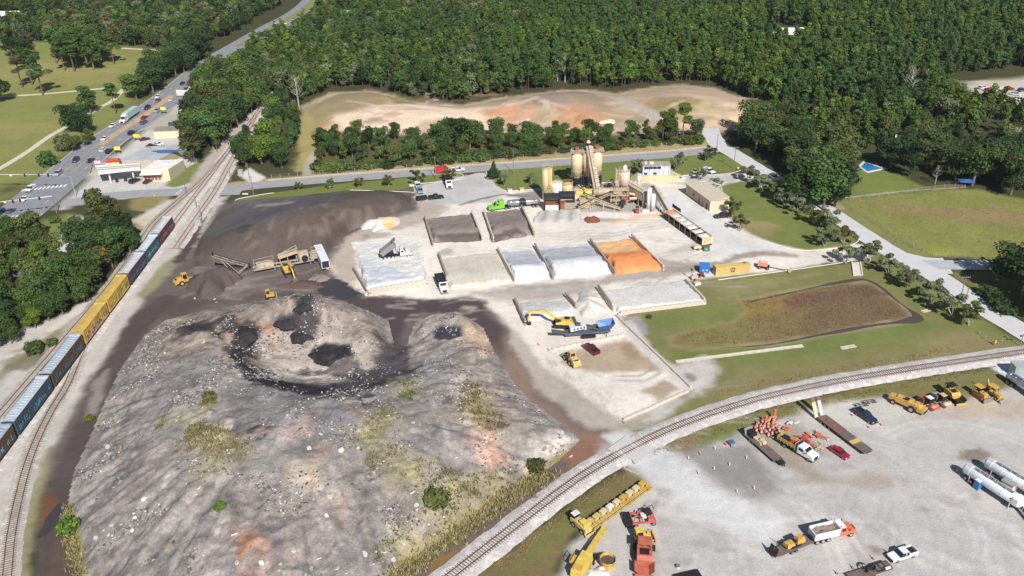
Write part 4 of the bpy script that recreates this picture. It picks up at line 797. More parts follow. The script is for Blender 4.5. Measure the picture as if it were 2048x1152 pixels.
def broad_lobes(h, r, seed, n=16, z0=.36):
    rr = np.random.default_rng(seed); out = []
    for i in range(n):
        a = rr.uniform(0,6.28); q = math.sqrt(rr.uniform(0,1)) * r * .70; zz = rr.uniform(z0,.90) * h; k = 1 - .45 * abs((zz / h - z0) / (1 - z0) - .35)
        s = rr.uniform(.24,.44) * r; out.append((q * math.cos(a) * k, q * math.sin(a) * k, zz, s * 1.1, s * 1.1, s * .85))
    out.append((0,0, h * .72, r * .5, r * .5, h * .22)); return out
def trunk_mesh(name, h, r, seed, lean=.3, nl=5, m_=None, top=.62, spread=.5):
    rr = random.Random(seed); b = MB(); t = (rr.uniform(-lean, lean), rr.uniform(-lean, lean), h * top); b.cyl((0,0,-.2),(t[0] * .6, t[1] * .6, h * top * .55), r, r * .72,7, False); b.cyl((t[0] * .6, t[1] * .6, h * top * .55), t, r * .72, r * .35,6, False)
    for k in range(nl):
        a = 6.28 * k / nl + rr.uniform(-.4,.4); z = h * rr.uniform(.28,.58); b.cyl((t[0] * .5, t[1] * .5, z),(math.cos(a) * h * spread * .5, math.sin(a) * h * spread * .5, z + h * rr.uniform(.15,.3)), r * .42, r * .1,5, False)
    me = bpy.data.meshes.new(name); me.from_pydata(b.v, [], b.f); me.materials.append(m_ or bark); return me
PROTO = {}
for k in range(5): PROTO['oak%d' % k] = (crown_obj('crown', broad_lobes(12,5.6,10 + k, 18),2600,.42,50 + k), trunk_mesh('trunk', 12,.38, k),12.0)
for k in range(3): PROTO['tall%d' % k] = (crown_obj('crown', broad_lobes(17,4.4,30 + k, 18,.28),2600,.42,60 + k), trunk_mesh('trunk', 17,.34,10 + k, spread=.3),17.0)
for k in range(3): # pine: tufted top on a bare stem
    rr = np.random.default_rng(80 + k); lob = []
    for i in range(15):
        z = rr.uniform(.48,.98); a = rr.uniform(0,6.28); q = (1.08 - z) * 6.0 * rr.uniform(.4,1); lob.append((q * math.cos(a), q * math.sin(a), z * 19, rr.uniform(1.2,2.0), rr.uniform(1.2,2.0), rr.uniform(.8,1.3)))
    b = MB(); b.cyl((0,0,-.2),(.15,.1,18.4),.26,.08,6, False)
    for l in lob[::2]: b.cyl((0.1,.05, l[2] - .8),(l[0], l[1], l[2]),.07,.03,4, False)
    me = bpy.data.meshes.new('trunk'); me.from_pydata(b.v, [], b.f); me.materials.append(bark_p); PROTO['pine%d' % k] = (crown_obj('crown', lob, 2200,.42,90 + k, .5), me, 19.0)
for k in range(3): # young ornamental trees: several stems, thin wide head
    rr = np.random.default_rng(110 + k); lob = []; b = MB()
    for i in range(15):
        a = rr.uniform(0,6.28); q = rr.uniform(.3,2.5); z = rr.uniform(2.4,4.6) - .12 * q; lob.append((q * math.cos(a), q * math.sin(a), z, rr.uniform(.5,.9), rr.uniform(.5,.9), rr.uniform(.35,.6)))
    for i in range(6): l = lob[i]; b.cyl((rr.normal(0,.1), rr.normal(0,.1),-.1),(l[0] * .45, l[1] * .45,1.5),.07,.05,5, False); b.cyl((l[0] * .45, l[1] * .45,1.5),(l[0], l[1], l[2]),.05,.02,4, False)
    me = bpy.data.meshes.new('trunk'); me.from_pydata(b.v, [], b.f); me.materials.append(bark_w); PROTO['orn%d' % k] = (crown_obj('crown', lob, 1500,.27,120 + k, .5), me, 5.0)
for k in range(2): # bare tree
    rr = random.Random(k + 5); b = MB(); b.cyl((0,0,-.2),(.2,.1,11),.28,.1,6, False); tips = []
    for i in range(26):
        a = rr.uniform(0,6.28); z = rr.uniform(3.5,10.5); L = rr.uniform(1.5,4) * (1.15 - z / 14); e = (.15 + math.cos(a) * L, .1 + math.sin(a) * L, z + L * rr.uniform(.5,1.1)); b.cyl((.15,.1, z), e, .09,.03,4, False)
        for j in range(3): c = rr.uniform(.4,1); s0 = tuple(.15 * (1 - c) + e[0] * c if m_ == 0 else (.1 * (1 - c) + e[1] * c if m_ == 1 else z * (1 - c) + e[2] * c) for m_ in range(3)); b.cyl(s0,(s0[0] + rr.gauss(0,.7), s0[1] + rr.gauss(0,.7), s0[2] + rr.uniform(.3,1.2)),.035,.012,3, False)
    me = bpy.data.meshes.new('trunk'); me.from_pydata(b.v, [], b.f); me.materials.append(bark_w); rs = np.random.default_rng(k); PROTO['bare%d' % k] = (crown_obj('crown', [(rs.normal(0,2), rs.normal(0,2), rs.uniform(6,12),1,1,.8) for _ in range(9)],160,.28,140 + k), me, 12.5)
for k in range(3): PROTO['bush%d' % k] = (crown_obj('crown', [(math.cos(a) * .7, math.sin(a) * .7,.7 + .3 * (i % 2),.75,.75,.7) for i, a in enumerate(np.linspace(0,6,6))] + [(0,0,1.1,.8,.8,.7)],700,.22,150 + k), trunk_mesh('stem', 1.4,.06,70 + k, .1,4),1.9)
_rr = np.random.default_rng(5); PROTO['cedar0'] = (crown_obj('crown', [(_rr.normal(0,.25 * (1 - z) * 4), _rr.normal(0,.25 * (1 - z) * 4),.8 + z * 8.0,2.4 * (1 - z) + .4,2.4 * (1 - z) + .4,.9) for z in np.linspace(0,1,16)],1900,.34,160), trunk_mesh('trunk', 9,.22,90,.1,2),9.4)
TREES = [0]
def tree(kind, x, y, h, leaf, name, label, cat='tree', group=None, z=0.0, wide=1.0):
    cm, tm, hh = PROTO[kind]; s = h / hh
    r = bpy.data.objects.new(name, None); COL.objects.link(r); tag(r, label, cat, group); r.location = (x, y, z); r.rotation_euler = (0,0, random.uniform(0,6.28)); r.scale = (s * wide, s * wide, s)
    c = bpy.data.objects.new('crown', cm); COL.objects.link(c); c.parent = r; c.material_slots[0].link = 'OBJECT'; c.material_slots[0].material = LEAF[leaf]
    t = bpy.data.objects.new('stem' if kind.startswith('bush') else 'trunk', tm); COL.objects.link(t); t.parent = r; TREES[0] += 1; return r
def inpoly(q, n, mind, seed, tries=40):
    """n places inside a surveyed outline, no two nearer than mind"""
    w_ = PW(q); r = np.random.default_rng(seed); out = np.zeros((0,2))
    for _ in range(tries):
        c = r.uniform(w_.min(0), w_.max(0),(n * 4,2)); c = c[sdf_poly(c[:, 0], c[:, 1], w_) < 0]
        for p_ in c:
            if len(out) >= n: return out
            if not len(out) or np.min(((out - p_) ** 2).sum(1)) > mind * mind: out = np.vstack([out, p_])
    return out
LOOK = dict(green='mid-green', dark='dark green', lime='bright green', olive='olive', rust='brownish', grey='grey-green', pine='pine-green', yellow='yellow')
def ordn(k): return '%d%s' % (k, 'th' if 10 <= k % 100 <= 20 else {1: 'st', 2: 'nd', 3: 'rd'}.get(k % 10, 'th'))
def wood(q, n, mind, seed, kinds, leaves, h0, h1, name, label, group, wide=1.0):
    """label: 'kind|where'; each tree told apart by look and by its place counted from the left"""
    pts = inpoly(q, n, mind, seed); pts = pts[np.argsort(pts[:, 0] / pts[:, 1])]; cnt = {}
    for i, (x, y) in enumerate(pts):
        h = random.uniform(h0, h1); lf = random.choice(leaves); t = (h - h0) / (h1 - h0); sz = 'tall' if t > .66 else ('low' if t < .33 else 'middling'); key = (sz, lf); cnt[key] = cnt.get(key, 0) + 1
        kd, wh = label.split('|')
        tree(random.choice(kinds), x, y, h, lf, name, '%s %s %s %s, %s such from the left' % (sz, LOOK[lf], kd, wh, ordn(cnt[key])), 'shrub' if 'shrub' in kd else 'tree', group, wide=wide * random.uniform(.85,1.15))
OAK = ['oak%d' % k for k in range(5)]; TALL = ['tall%d' % k for k in range(3)]; PINE = ['pine%d' % k for k in range(3)]; ORN = ['orn%d' % k for k in range(3)]; BUSH = ['bush%d' % k for k in range(3)]
# west of the train: mixed trees over the house
wood([(-60,640),(-60,560),(60,520),(115,520),(140,560),(190,560),(175,600),(110,625),(40,660)],26,4.5,1, OAK + TALL, ['green', 'lime', 'olive', 'green'],9,13, 'shade_tree', 'tree|in thicket west of train', 'trees west of the train')
wood([(160,545),(150,500),(180,478),(235,480),(280,488),(262,512),(215,560),(190,585)],15,4.2,2, OAK + TALL, ['dark', 'green', 'dark'],9,13, 'shade_tree', 'tree|crowding rails beside train head', 'trees beside the train head')
wood([(-60,520),(0,480),(70,470),(105,490),(60,530),(-60,600)],11,5,3, OAK, ['olive', 'green', 'olive', 'rust'],9,13, 'shade_tree', 'tree|at left edge by junction', 'autumn trees at the junction')
wood([(-90,730),(-80,640),(40,640),(110,622),(175,600),(192,592),(150,622),(90,655),(10,700)],20,3.8,21, OAK, ['green', 'lime', 'green', 'dark'],5.5,9, 'shade_tree', 'tree|on grove edge above outer track', 'grove edge above the outer track')
q = P(208,478); tree('tall0', q[0], q[1],19, 'olive', 'tall_tree', 'tallest tree by the junction with thin olive-brown foliage', wide=1.25); q = P(195,545); tree('oak2', q[0], q[1],10, 'yellow', 'autumn_tree', 'single yellow-leaved tree among the green by the train')
q = P(240,462); tree('tall1', q[0], q[1],13, 'rust', 'autumn_tree', 'brownish tree just right of the tallest junction tree')
# between the shops and the railway
wood([(365,330),(372,290),(405,215),(405,195),(455,165),(500,155),(545,190),(515,225),(480,260),(440,305),(405,335)],52,4.6,4, OAK + TALL, ['green', 'dark', 'green', 'lime', 'olive'],12,17, 'woodland_tree', 'tree|between shops and railway', 'trees between shops and railway')
wood([(385,245),(395,200),(425,200),(430,250),(400,275)],7,5,5, OAK, ['rust', 'olive', 'rust'],12,15, 'autumn_tree', 'tree|behind shop roofs', 'brown trees behind the shops')
wood([(478,335),(490,300),(520,260),(560,225),(600,228),(598,280),(585,335),(530,345)],26,5.0,6, OAK + TALL, ['green', 'dark', 'green', 'lime'],8,13, 'woodland_tree', 'tree|between railway and grassy lane', 'trees east of the railway')
# hedge wood along the service road
wood([(635,342),(640,290),(700,275),(830,282),(900,272),(1000,275),(1200,272),(1390,268),(1395,282),(1250,293),(1050,308),(850,326)],70,5.2,7, OAK + TALL, ['green', 'dark', 'green', 'lime', 'green', 'olive'],6,9.6, 'hedgerow_tree', 'tree|in belt behind service road', 'tree belt behind the service road')
wood([(635,346),(850,331),(1050,313),(1250,297),(1395,287),(1395,282),(1250,292),(1050,307),(850,325),(635,338)],60,3.2,17, BUSH, ['green', 'dark', 'lime', 'olive'],2,4, 'roadside_shrub', 'shrub|at foot of tree belt', 'shrubs along the tree belt', 1.5)
for (px, py, h, lf, lb) in ((915,300,14.5, 'dark', 'middle'),(885,304,12, 'green', 'left'),(940,300,13, 'green', 'right')): q = P(px, py); tree(random.choice(OAK), q[0], q[1], h, lf, 'tall_oak', lb + ' one of three tall oaks rising above the belt', group='tall oaks of the belt', wide=1.1)
for (px, py, h, lb) in ((1340,282,14, 'middle'),(1365,280,16, 'right, tallest'),(1325,284,13, 'left')): q = P(px, py); tree(random.choice(PINE), q[0], q[1], h, 'lime', 'pine_tree', lb + ' bright green pine of three at the belt end', group='pines at the belt end', wide=1.5)
# park
for (px, py, h, kd, lf, lb) in ((45,175,17, 'pine0', 'rust', 'brown dying pine on the park lawn'),(65,170,20, 'pine1', 'pine', 'middle pine of the three on the park lawn'),(86,190,21, 'pine2', 'pine', 'green pine nearest the path on the park lawn'),(0,205,13, 'oak1', 'dark', 'round dark oak at the left edge of the park'),(232,228,15, 'pine0', 'pine', 'lone pine leaning over the curved path'),(52,115,12, 'oak3', 'dark', 'dark spreading oak at the shaded end of the park'),(25,112,12, 'oak2', 'dark', 'leftmost dark oak at the shaded end of the park'),(150,262,13, 'oak0', 'dark', 'broad dark oak beside the path and highway'),(182,228,15, 'tall2', 'green', 'light green tree behind the broad dark oak'),(170,268,10, 'oak4', 'dark', 'low dark oak right of the path bend'),(228,128,17, 'pine2', 'pine', 'single pine right of the pine clump')):
    q = P(px, py); tree(kd, q[0], q[1], h, lf, 'park_tree', lb, wide=1.5 if 'pine' in kd else 1.25)
wood([(108,128),(140,105),(200,105),(215,125),(190,146),(130,148)],22,5.5,8, PINE + PINE + TALL, ['pine', 'green', 'pine'],17,23, 'park_pine', 'pine|in clump on park lawn', 'pine clump in the park', 1.35)
wood([(90,335),(110,300),(160,290),(185,280),(170,298),(130,320)],8,3.5,9, OAK + BUSH, ['olive', 'grey', 'green'],4,7, 'roadside_tree', 'scrub tree|between path and highway', 'scrub beside the highway')
wood([(262,210),(300,165),(345,120),(400,100),(425,105),(400,122),(350,158),(300,192)],24,6.5,10, OAK, ['dark', 'green', 'dark'],11,15, 'highway_tree', 'tree|along west side of highway', 'trees along the highway')
# east: shade trees and woods
wood([(1590,390),(1630,376),(1680,388),(1690,405),(1676,420),(1645,428),(1615,412)],8,5.5,11, OAK + TALL, ['dark', 'green', 'dark'],13,18, 'shade_oak', 'oak|in clump beside pool lawn', 'oak clump by the pool lawn', 1.25)
wood([(1488,305),(1500,270),(1560,258),(1640,290),(1690,330),(1690,365),(1620,380),(1560,348)],22,6.2,12, OAK, ['dark', 'green', 'green', 'olive'],11,15, 'shade_oak', 'oak|at bend of east road', 'oaks along the east road', 1.2)
wood([(1760,325),(1790,300),(1880,290),(2060,300),(2150,400),(2060,405),(1960,378),(1880,365),(1830,358),(1790,345)],28,6.0,13, OAK + TALL, ['dark', 'green', 'dark', 'olive'],11,16, 'woodland_tree', 'tree|on wood edge behind meadow', 'wood edge behind the meadow', 1.1)
wood([(2000,575),(2060,560),(2120,600),(2120,660),(2050,615)],5,6,14, OAK, ['dark', 'green'],13,15, 'shade_oak', 'oak|beside side road at right edge', 'oaks at the side road', 1.2)
q = P(1960,600); 
for (px, py, lb) in ((1975,592, 'upper'),(2010,625, 'lower'),(1992,610, 'middle')): q = P(px, py); tree(random.choice(BUSH), q[0], q[1],3.2, 'dark', 'roadside_shrub', lb + ' dark shrub in the oak shade beside the east road', group='shrubs under the side road oaks', wide=1.4)
q = P(2022,318); tree('bare1', q[0], q[1],15, 'grey', 'bare_tree', 'pale bare tree in the woods at the right edge'); q = P(598,215); tree('bare0', q[0], q[1],17, 'grey', 'bare_tree', 'tall white dead tree beside the railway'); q = P(1870,368); tree('bare1', q[0], q[1],8, 'grey', 'bare_tree', 'small bare tree on the edge of the pool lawn'); q = P(1130,165); tree('bare0', q[0], q[1],15, 'grey', 'bare_tree', 'bare silver tree in front of the pine forest'); q = P(1115,162); tree('bare1', q[0], q[1],14, 'grey', 'bare_tree', 'second bare silver tree left of the first in front of the pines'); q = P(1815,205); tree('bare0', q[0], q[1],18, 'grey', 'bare_tree', 'dead grey tree standing in the eastern forest')
# ornamental trees
ORNS = [((1498,366), 'grey'),((1522,381), 'grey'),((1547,397), 'olive'),((1570,412), 'grey'),((1596,429), 'grey'),((1627,448), 'olive'),((1649,492), 'grey'),((1688,488), 'rust'),((1655,462), 'grey')]
for k, (q, lf) in enumerate(ORNS): c = P(*q); tree(ORN[k % 3], c[0], c[1], random.uniform(6.2,7.6), lf, 'ornamental_tree', 'thin young tree between lawn and east road, %s in the row from the far end' % ordn(k + 1), group='young trees along the lawn', wide=1.15)
for k, (q, lf) in enumerate([((1741,523), 'grey'),((1692,526), 'grey'),((1776,551), 'grey'),((1814,576), 'grey'),((1858,604), 'grey'),((1904,631), 'grey'),((1938,650), 'olive')]): c = P(*q); tree(ORN[k % 3], c[0], c[1], random.uniform(6.0,7.4), lf, 'ornamental_tree', 'thin young tree between basin and east road, %s in the row from the far end' % ordn(k + 1), group='young trees along the basin', wide=1.15)
for k, (q, lf, h) in enumerate([((598,380), 'green', 3.2),((660,377), 'green', 4.2),((716,376), 'rust', 4.2),((777,373), 'rust', 4.6),((835,368), 'olive', 6),((898,361), 'rust', 5.6),((1009,371), 'grey', 5),((1064,369), 'grey', 5),((1270,348), 'grey', 6.2),((1349,342), 'grey', 5.5),((1362,327), 'grey', 5),((1419,317), 'green', 5.5),((1411,322), 'grey', 4)]): c = P(*q); tree(ORN[k % 3], c[0], c[1], h, lf, 'lawn_tree', 'small thin tree on the lawn along the service road, %s from the left' % ordn(k + 1), group='small trees along the service road')
for (q, lf, h, lb) in (((1398,360), 'rust', 4.6, 'leafless brown tree behind the tan building'),((1432,378), 'grey', 4.8, 'grey-green tree behind the tan building roof'),((1464,428), 'green', 6.0, 'green tree at the corner of the tan building'),((1480,463), 'rust', 5.6, 'brown thin tree on the lawn corner by parked cars')): c = P(*q); tree(random.choice(ORN), c[0], c[1], h, lf, 'ornamental_tree', lb)
c = P(988,356); tree('cedar0', c[0], c[1],7.2, 'dark', 'cedar_tree', 'dense dark conical cedar at the plant entrance', wide=1.1)
# bushes
for (px, py, h, lf, lb, m_) in ((70,705,3.6, 'green', 'round green bush beside the outer track', 0),(137,1063,3.2, 'lime', 'bright round bush at the foot of the mound', 1),(105,690,2.2, 'olive', 'dry bush by the outer track', 0),(440,1018,1.8, 'lime', 'small green bush on the mound slope', 1),(875,1010,4.0, 'olive', 'scraggly olive bush near the foot of the mound', 1),(1072,940,3.0, 'olive', 'dry bush by the post beside the haul road', 1),(110,445,2.8, 'lime', 'bright shrub on the junction corner', 0),(1298,636,1.2, 'olive', 'weed clump at the corner of the basin', 0),(180,840,1.6, 'lime', 'yellow-green bush on the left edge of the mound', 1),(420,800,2.2, 'olive', 'olive weed bush on the mound plateau', 1)):
    q = on_mound(px, py) if m_ else P(px, py); tree(random.choice(BUSH), q[0], q[1], h, lf, 'bush', lb, 'bush', z=max(q[2],0) - .1)
# the far woods, one mass: small trees stood in their thousands by a scatter of points
def far_proto(kind, seed, n, size):
    if kind == 'pine' or 200 <= seed < 210:
        rr = np.random.default_rng(seed); lob = []
        for i in range(14): z = rr.uniform(.42,.98); a = rr.uniform(0,6.28); q = (1.06 - z) * 5.5 * rr.uniform(.4,1); lob.append((q * math.cos(a), q * math.sin(a), z * 18, rr.uniform(1,1.7), rr.uniform(1,1.7), rr.uniform(.7,1.2)))
        return np_mesh('far_pine', *leaf_cloud(lob, n, size, .55, seed)[:2], LEAF[kind], False, None, ('tone', leaf_cloud(lob, n, size, .55, seed)[2])),(18,.22)
    lob = broad_lobes(13,5.0, seed, 12,.3); v, q, t = leaf_cloud(lob, n, size, .65, seed); return np_mesh('far_tree', v, q, LEAF[kind], False, None, ('tone', t)),(9,.3)
FARCOL = bpy.data.collections.new('far_wood_kinds')
def mk_far(nm, kind, seed, n=560, size=.72):
    me, (th, tr) = far_proto(kind, seed, n, size); v0 = len(me.vertices); o = bpy.data.objects.new(nm, me)
    b = MB(); b.cyl((0,0,-.2),(0,0, th), tr, tr * .4,5, False); t = bpy.data.meshes.new('t'); t.from_pydata(b.v, [], b.f); t.materials.append(pm('bark_far', (92,80,66),.9,0,.2,1))
    import bmesh
    bm = bmesh.new(); bm.from_mesh(me); nf = len(bm.faces); bm.from_mesh(t); bm.faces.ensure_lookup_table()
    for f in bm.faces[nf:]: f.material_index = 1
    bm.to_mesh(me); bm.free(); me.materials.append(t.materials[0]); FARCOL.objects.link(o); return o
def scatter(name, pts, protos, h0, h1, label, seed):
    """one object whose points carry trees, set by geometry nodes"""
    n = len(pts); me = bpy.data.meshes.new(name); me.vertices.add(n); me.vertices.foreach_set('co', np.column_stack([pts, np.zeros(n)]).astype(np.float32).ravel())
    o = link(name, me, None, 'stuff'); o['label'] = label; o['category'] = 'woodland'
    ng = bpy.data.node_groups.new(name, 'GeometryNodeTree'); ng.interface.new_socket('Geometry', in_out='INPUT', socket_type='NodeSocketGeometry'); ng.interface.new_socket('Geometry', in_out='OUTPUT', socket_type='NodeSocketGeometry')
    N, L = ng.nodes, ng.links; gi = N.new('NodeGroupInput'); go = N.new('NodeGroupOutput'); mp_ = N.new('GeometryNodeMeshToPoints'); L.new(gi.outputs[0], mp_.inputs['Mesh'])
    col = bpy.data.collections.new(name + '_kinds')
    for q in dict.fromkeys(protos): col.objects.link(q)
    ci = N.new('GeometryNodeCollectionInfo'); ci.inputs['Collection'].default_value = col; ci.inputs['Separate Children'].default_value = True; ci.inputs['Reset Children'].default_value = True
    io = N.new('GeometryNodeInstanceOnPoints'); L.new(mp_.outputs[0], io.inputs['Points']); L.new(ci.outputs[0], io.inputs['Instance']); io.inputs['Pick Instance'].default_value = True
    def rnd(lo, hi, dt, sd):
        r = N.new('FunctionNodeRandomValue'); r.data_type = dt
        if dt == 'INT': r.inputs[4].default_value = lo; r.inputs[5].default_value = hi; out = r.outputs[2]
        elif dt == 'FLOAT': r.inputs[2].default_value = lo; r.inputs[3].default_value = hi; out = r.outputs[1]
        else: r.inputs[0].default_value = lo; r.inputs[1].default_value = hi; out = r.outputs[0]
        r.inputs['Seed'].default_value = sd; return out
    L.new(rnd(0, len(set(protos)) - 1, 'INT', seed), io.inputs['Instance Index'])
    L.new(rnd((-.04,-.04,0),(.04,.04,6.28), 'FLOAT_VECTOR', seed + 1), io.inputs['Rotation'])
    L.new(rnd(h0, h1, 'FLOAT', seed + 2), io.inputs['Scale']); L.new(io.outputs[0], go.inputs[0])
    o.modifiers.new('scatter', 'NODES').node_group = ng; return o
fp = [mk_far('far_a%d' % k, 'pine' if k < 4 else 'lime', 200 + k, 800,.56) for k in range(6)]; fd = [mk_far('far_b%d' % k, ['green', 'dark', 'green', 'olive', 'lime', 'dark', 'grey', 'dark', 'green', 'green'][k],300 + k, 800,.60) for k in range(10)]; fr = [mk_far('far_c0', 'rust', 400)]
def fill(q, dens, seed, avoid=()):
    w_ = PW(q); r = np.random.default_rng(seed); n = int((w_[:, 0].max() - w_[:, 0].min()) * (w_[:, 1].max() - w_[:, 1].min()) / dens); c = r.uniform(w_.min(0), w_.max(0),(n, 2)); c = c[sdf_poly(c[:, 0], c[:, 1], w_) < 0]
    for a in avoid: c = c[sdf_poly(c[:, 0], c[:, 1], PW(a)) > 1]
    return c[np.abs(sdf_line(c[:, 0], c[:, 1], HW)) > 19]
HOLES = [[(-60,30),(170,32),(170,52),(-60,54)],[(672,30),(705,26),(705,48),(672,48)],[(1900,150),(2120,138),(2120,246),(1980,232),(1900,195)],[(1528,52),(1618,55),(1615,98),(1528,98)]]
def patches(pts, s_): f = fbm(pts[:, 0], pts[:, 1],70, s_, 4) + np.random.default_rng(s_).normal(0,.12, len(pts)); return pts[f > .02], pts[f <= .02]
fa, fb = patches(fill([(1000,190),(1130,172),(1240,180),(1300,168),(1370,163),(1430,168),(1500,198),(1600,215),(1800,200),(2000,160),(2300,140),(2300,-70),(1250,-70),(1050,60),(950,140)],11,1, HOLES),3)
scatter('pine_forest', fa, fp[2:] + fd[4:5],.42,.95, 'brighter green patches of the pine forest behind the cleared lot', 3); scatter('pine_forest', fb, fp[:4] + fd[:3],.42,.92, 'darker green patches of the pine forest behind the cleared lot', 5)
fa, fb = patches(np.vstack([fill([(560,200),(600,208),(660,178),(740,173),(830,196),(920,204),(1000,189),(950,140),(1050,60),(1250,-70),(655,-70),(620,60),(480,120),(480,150),(545,190)],15,2, HOLES), fill([(1510,250),(1570,232),(1640,222),(1800,208),(2000,170),(2300,150),(2300,330),(2060,290),(1880,282),(1760,300),(1700,320),(1600,280)],26,5, HOLES)]),9)
scatter('mixed_forest', fa, [fd[k] for k in (0,2,3,4,6,8)] + fp[4:],.4,.95, 'lighter patches of mixed forest between highway and pine forest', 9); scatter('mixed_forest', fb, [fd[k] for k in (1,5,7,0,9)] + fp[:2],.4,.95, 'darker patches of mixed forest between highway and pine forest', 11)
scatter('park_forest', fill([(-400,88),(110,84),(232,92),(340,96),(400,92),(440,80),(560,15),(600,-70),(-600,-70)],22,4, HOLES), fd + fr, .45,1.05, 'dark broadleaf forest beyond the park at the upper left', 15)
# scrub, tall grass and marsh blades
def blades(name, pts, z, h0, h1, wdt, leaf, label, parent=None, n=5, seed=1, cat='grass'):
    r = np.random.default_rng(seed); m_ = len(pts) * n; b = np.repeat(np.column_stack([pts, z]), n, 0); b[:, :2] += r.normal(0,.35,(m_, 2)); a = r.uniform(0,6.28, m_); h = r.uniform(h0, h1, m_); t = b.copy(); t[:, :2] += r.normal(0,.35,(m_, 2)) * h[:, None]; t[:, 2] += h
    u = np.column_stack([np.cos(a), np.sin(a), np.zeros(m_)]) * wdt; v = np.stack([b - u, b + u, t + u * .5, t - u * .5],1).reshape(-1,3); me = np_mesh(name, v, np.arange(4 * m_).reshape(-1,4), LEAF[leaf], False, None, ('tone', np.repeat(r.uniform(0,1, m_),4)))
    o = link(name, me, parent, 'stuff')
    if parent is None: tag(o, label, cat)
    return o
gp = []
for i, q in enumerate(GRASSY):
    w_ = np.array([on_mound(*a)[:2] for a in q]); r = np.random.default_rng(i); c = r.uniform(w_.min(0) - 4, w_.max(0) + 4,(1500,2)); f = fbm(c[:, 0], c[:, 1],5,50,4); c = c[sdf_poly(c[:, 0], c[:, 1], w_) + 9 * f + r.normal(0,1.2, len(c)) < -2.6]; gp.append(c)
gp = np.vstack(gp); zz = np.maximum(MH(gp[:, 0], gp[:, 1]),0)
k = len(gp) // 3; blades('dry_grass', gp[:k], zz[:k],.2,.6,.12, 'straw', '', MOUND, 6,1); blades('weed_tufts', gp[k:2 * k], zz[k:2 * k],.2,.6,.12, 'dryweed', '', MOUND, 6,2); blades('weed_tufts', gp[2 * k:], zz[2 * k:],.2,.5,.12, 'weedg', '', MOUND, 5,3)
def band(pts, wdt, n, seed):
    w_ = smooth_path(PW(pts),1.0); r = np.random.default_rng(seed); i = r.integers(0, len(w_), n); return w_[i] + r.normal(0, wdt, (n, 2))
v1 = np.vstack([band([(160,1150),(142,1080),(135,1020)],.8,160,1), band([(1100,950),(1000,1010),(880,1095),(790,1160)],1.2,600,2)]); blades('verge_grass', v1, np.maximum(MH(v1[:, 0], v1[:, 1]),0),.3,.9,.14, 'straw', 'dry yellow grass along the foot of the rubble mound', None, 6,4)
v1 = np.vstack([band([(1290,905),(1450,858),(1600,812),(1800,772),(1980,735)],.9,500,3), band([(1240,950),(1130,1030),(1000,1130)],.8,300,4), band([(1420,790),(1600,755),(1900,700)],1.0,250,5)]); blades('ballast_weeds', v1, v1[:, 0] * 0,.06,.24,.12, 'dryweed', 'brown weeds along the shoulders of the curved railway', None, 5,5)
mq = PW([(1345,674),(1405,662),(1475,647),(1502,622),(1484,602),(1565,590),(1680,570),(1738,570),(1790,608),(1808,632),(1700,654),(1540,682),(1400,692)]); r = np.random.default_rng(3); c = r.uniform(mq.min(0), mq.max(0),(6000,2)); c = c[sdf_poly(c[:, 0], c[:, 1], mq) < 0]; blades('marsh_reeds', c[::2], c[::2,0] * 0,.12,.38,.05, 'reed', 'brown marsh reeds filling the retention basin', None, 5,6, 'reeds'); blades('marsh_reeds', c[1::4], c[1::4,0] * 0,.12,.36,.05, 'rust', 'russet marsh reeds among the brown ones of the basin', None, 5,7, 'reeds')
v1 = inpoly([(1700,400),(1860,382),(2048,402),(2300,445),(2300,525),(2048,518),(1845,508),(1765,470)],1500,.8,4,3); blades('meadow_grass', v1, v1[:, 0] * 0,.04,.13,.2, 'weedg', 'tall yellowish grass of the fenced meadow', None, 5,8)
# ================================================================ train
dk = pm('dark_steel', (52,50,52),.6,.4,.2,2); blk = pm('rubber_black', (38,37,38),.85,0,.2,2); steel = pm('worn_steel', (168,164,160),.5,.6,.2,1.5)
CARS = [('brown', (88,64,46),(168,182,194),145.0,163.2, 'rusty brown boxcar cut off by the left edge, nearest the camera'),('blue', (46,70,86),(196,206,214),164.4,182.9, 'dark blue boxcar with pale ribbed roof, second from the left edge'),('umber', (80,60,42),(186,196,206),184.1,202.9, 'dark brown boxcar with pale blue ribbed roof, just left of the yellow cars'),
        ('yellow', (198,158,66),(226,190,92),204.2,220.3, 'yellow boxcar with blue graffiti, nearer of the two yellow ones'),('yellow', (198,158,66),(226,190,92),221.5,237.4, 'yellow boxcar with green graffiti, farther of the two yellow ones'),('navy', (64,48,62),(206,206,208),238.6,253.0, 'dark purple boxcar with pale roof, just beyond the yellow cars'),('teal', (34,74,90),(210,216,220),254.2,266.4, 'teal blue boxcar with white roof end'),('maroon', (84,40,40),(204,206,208),267.6,281.6, 'maroon boxcar at the far end of the train')]
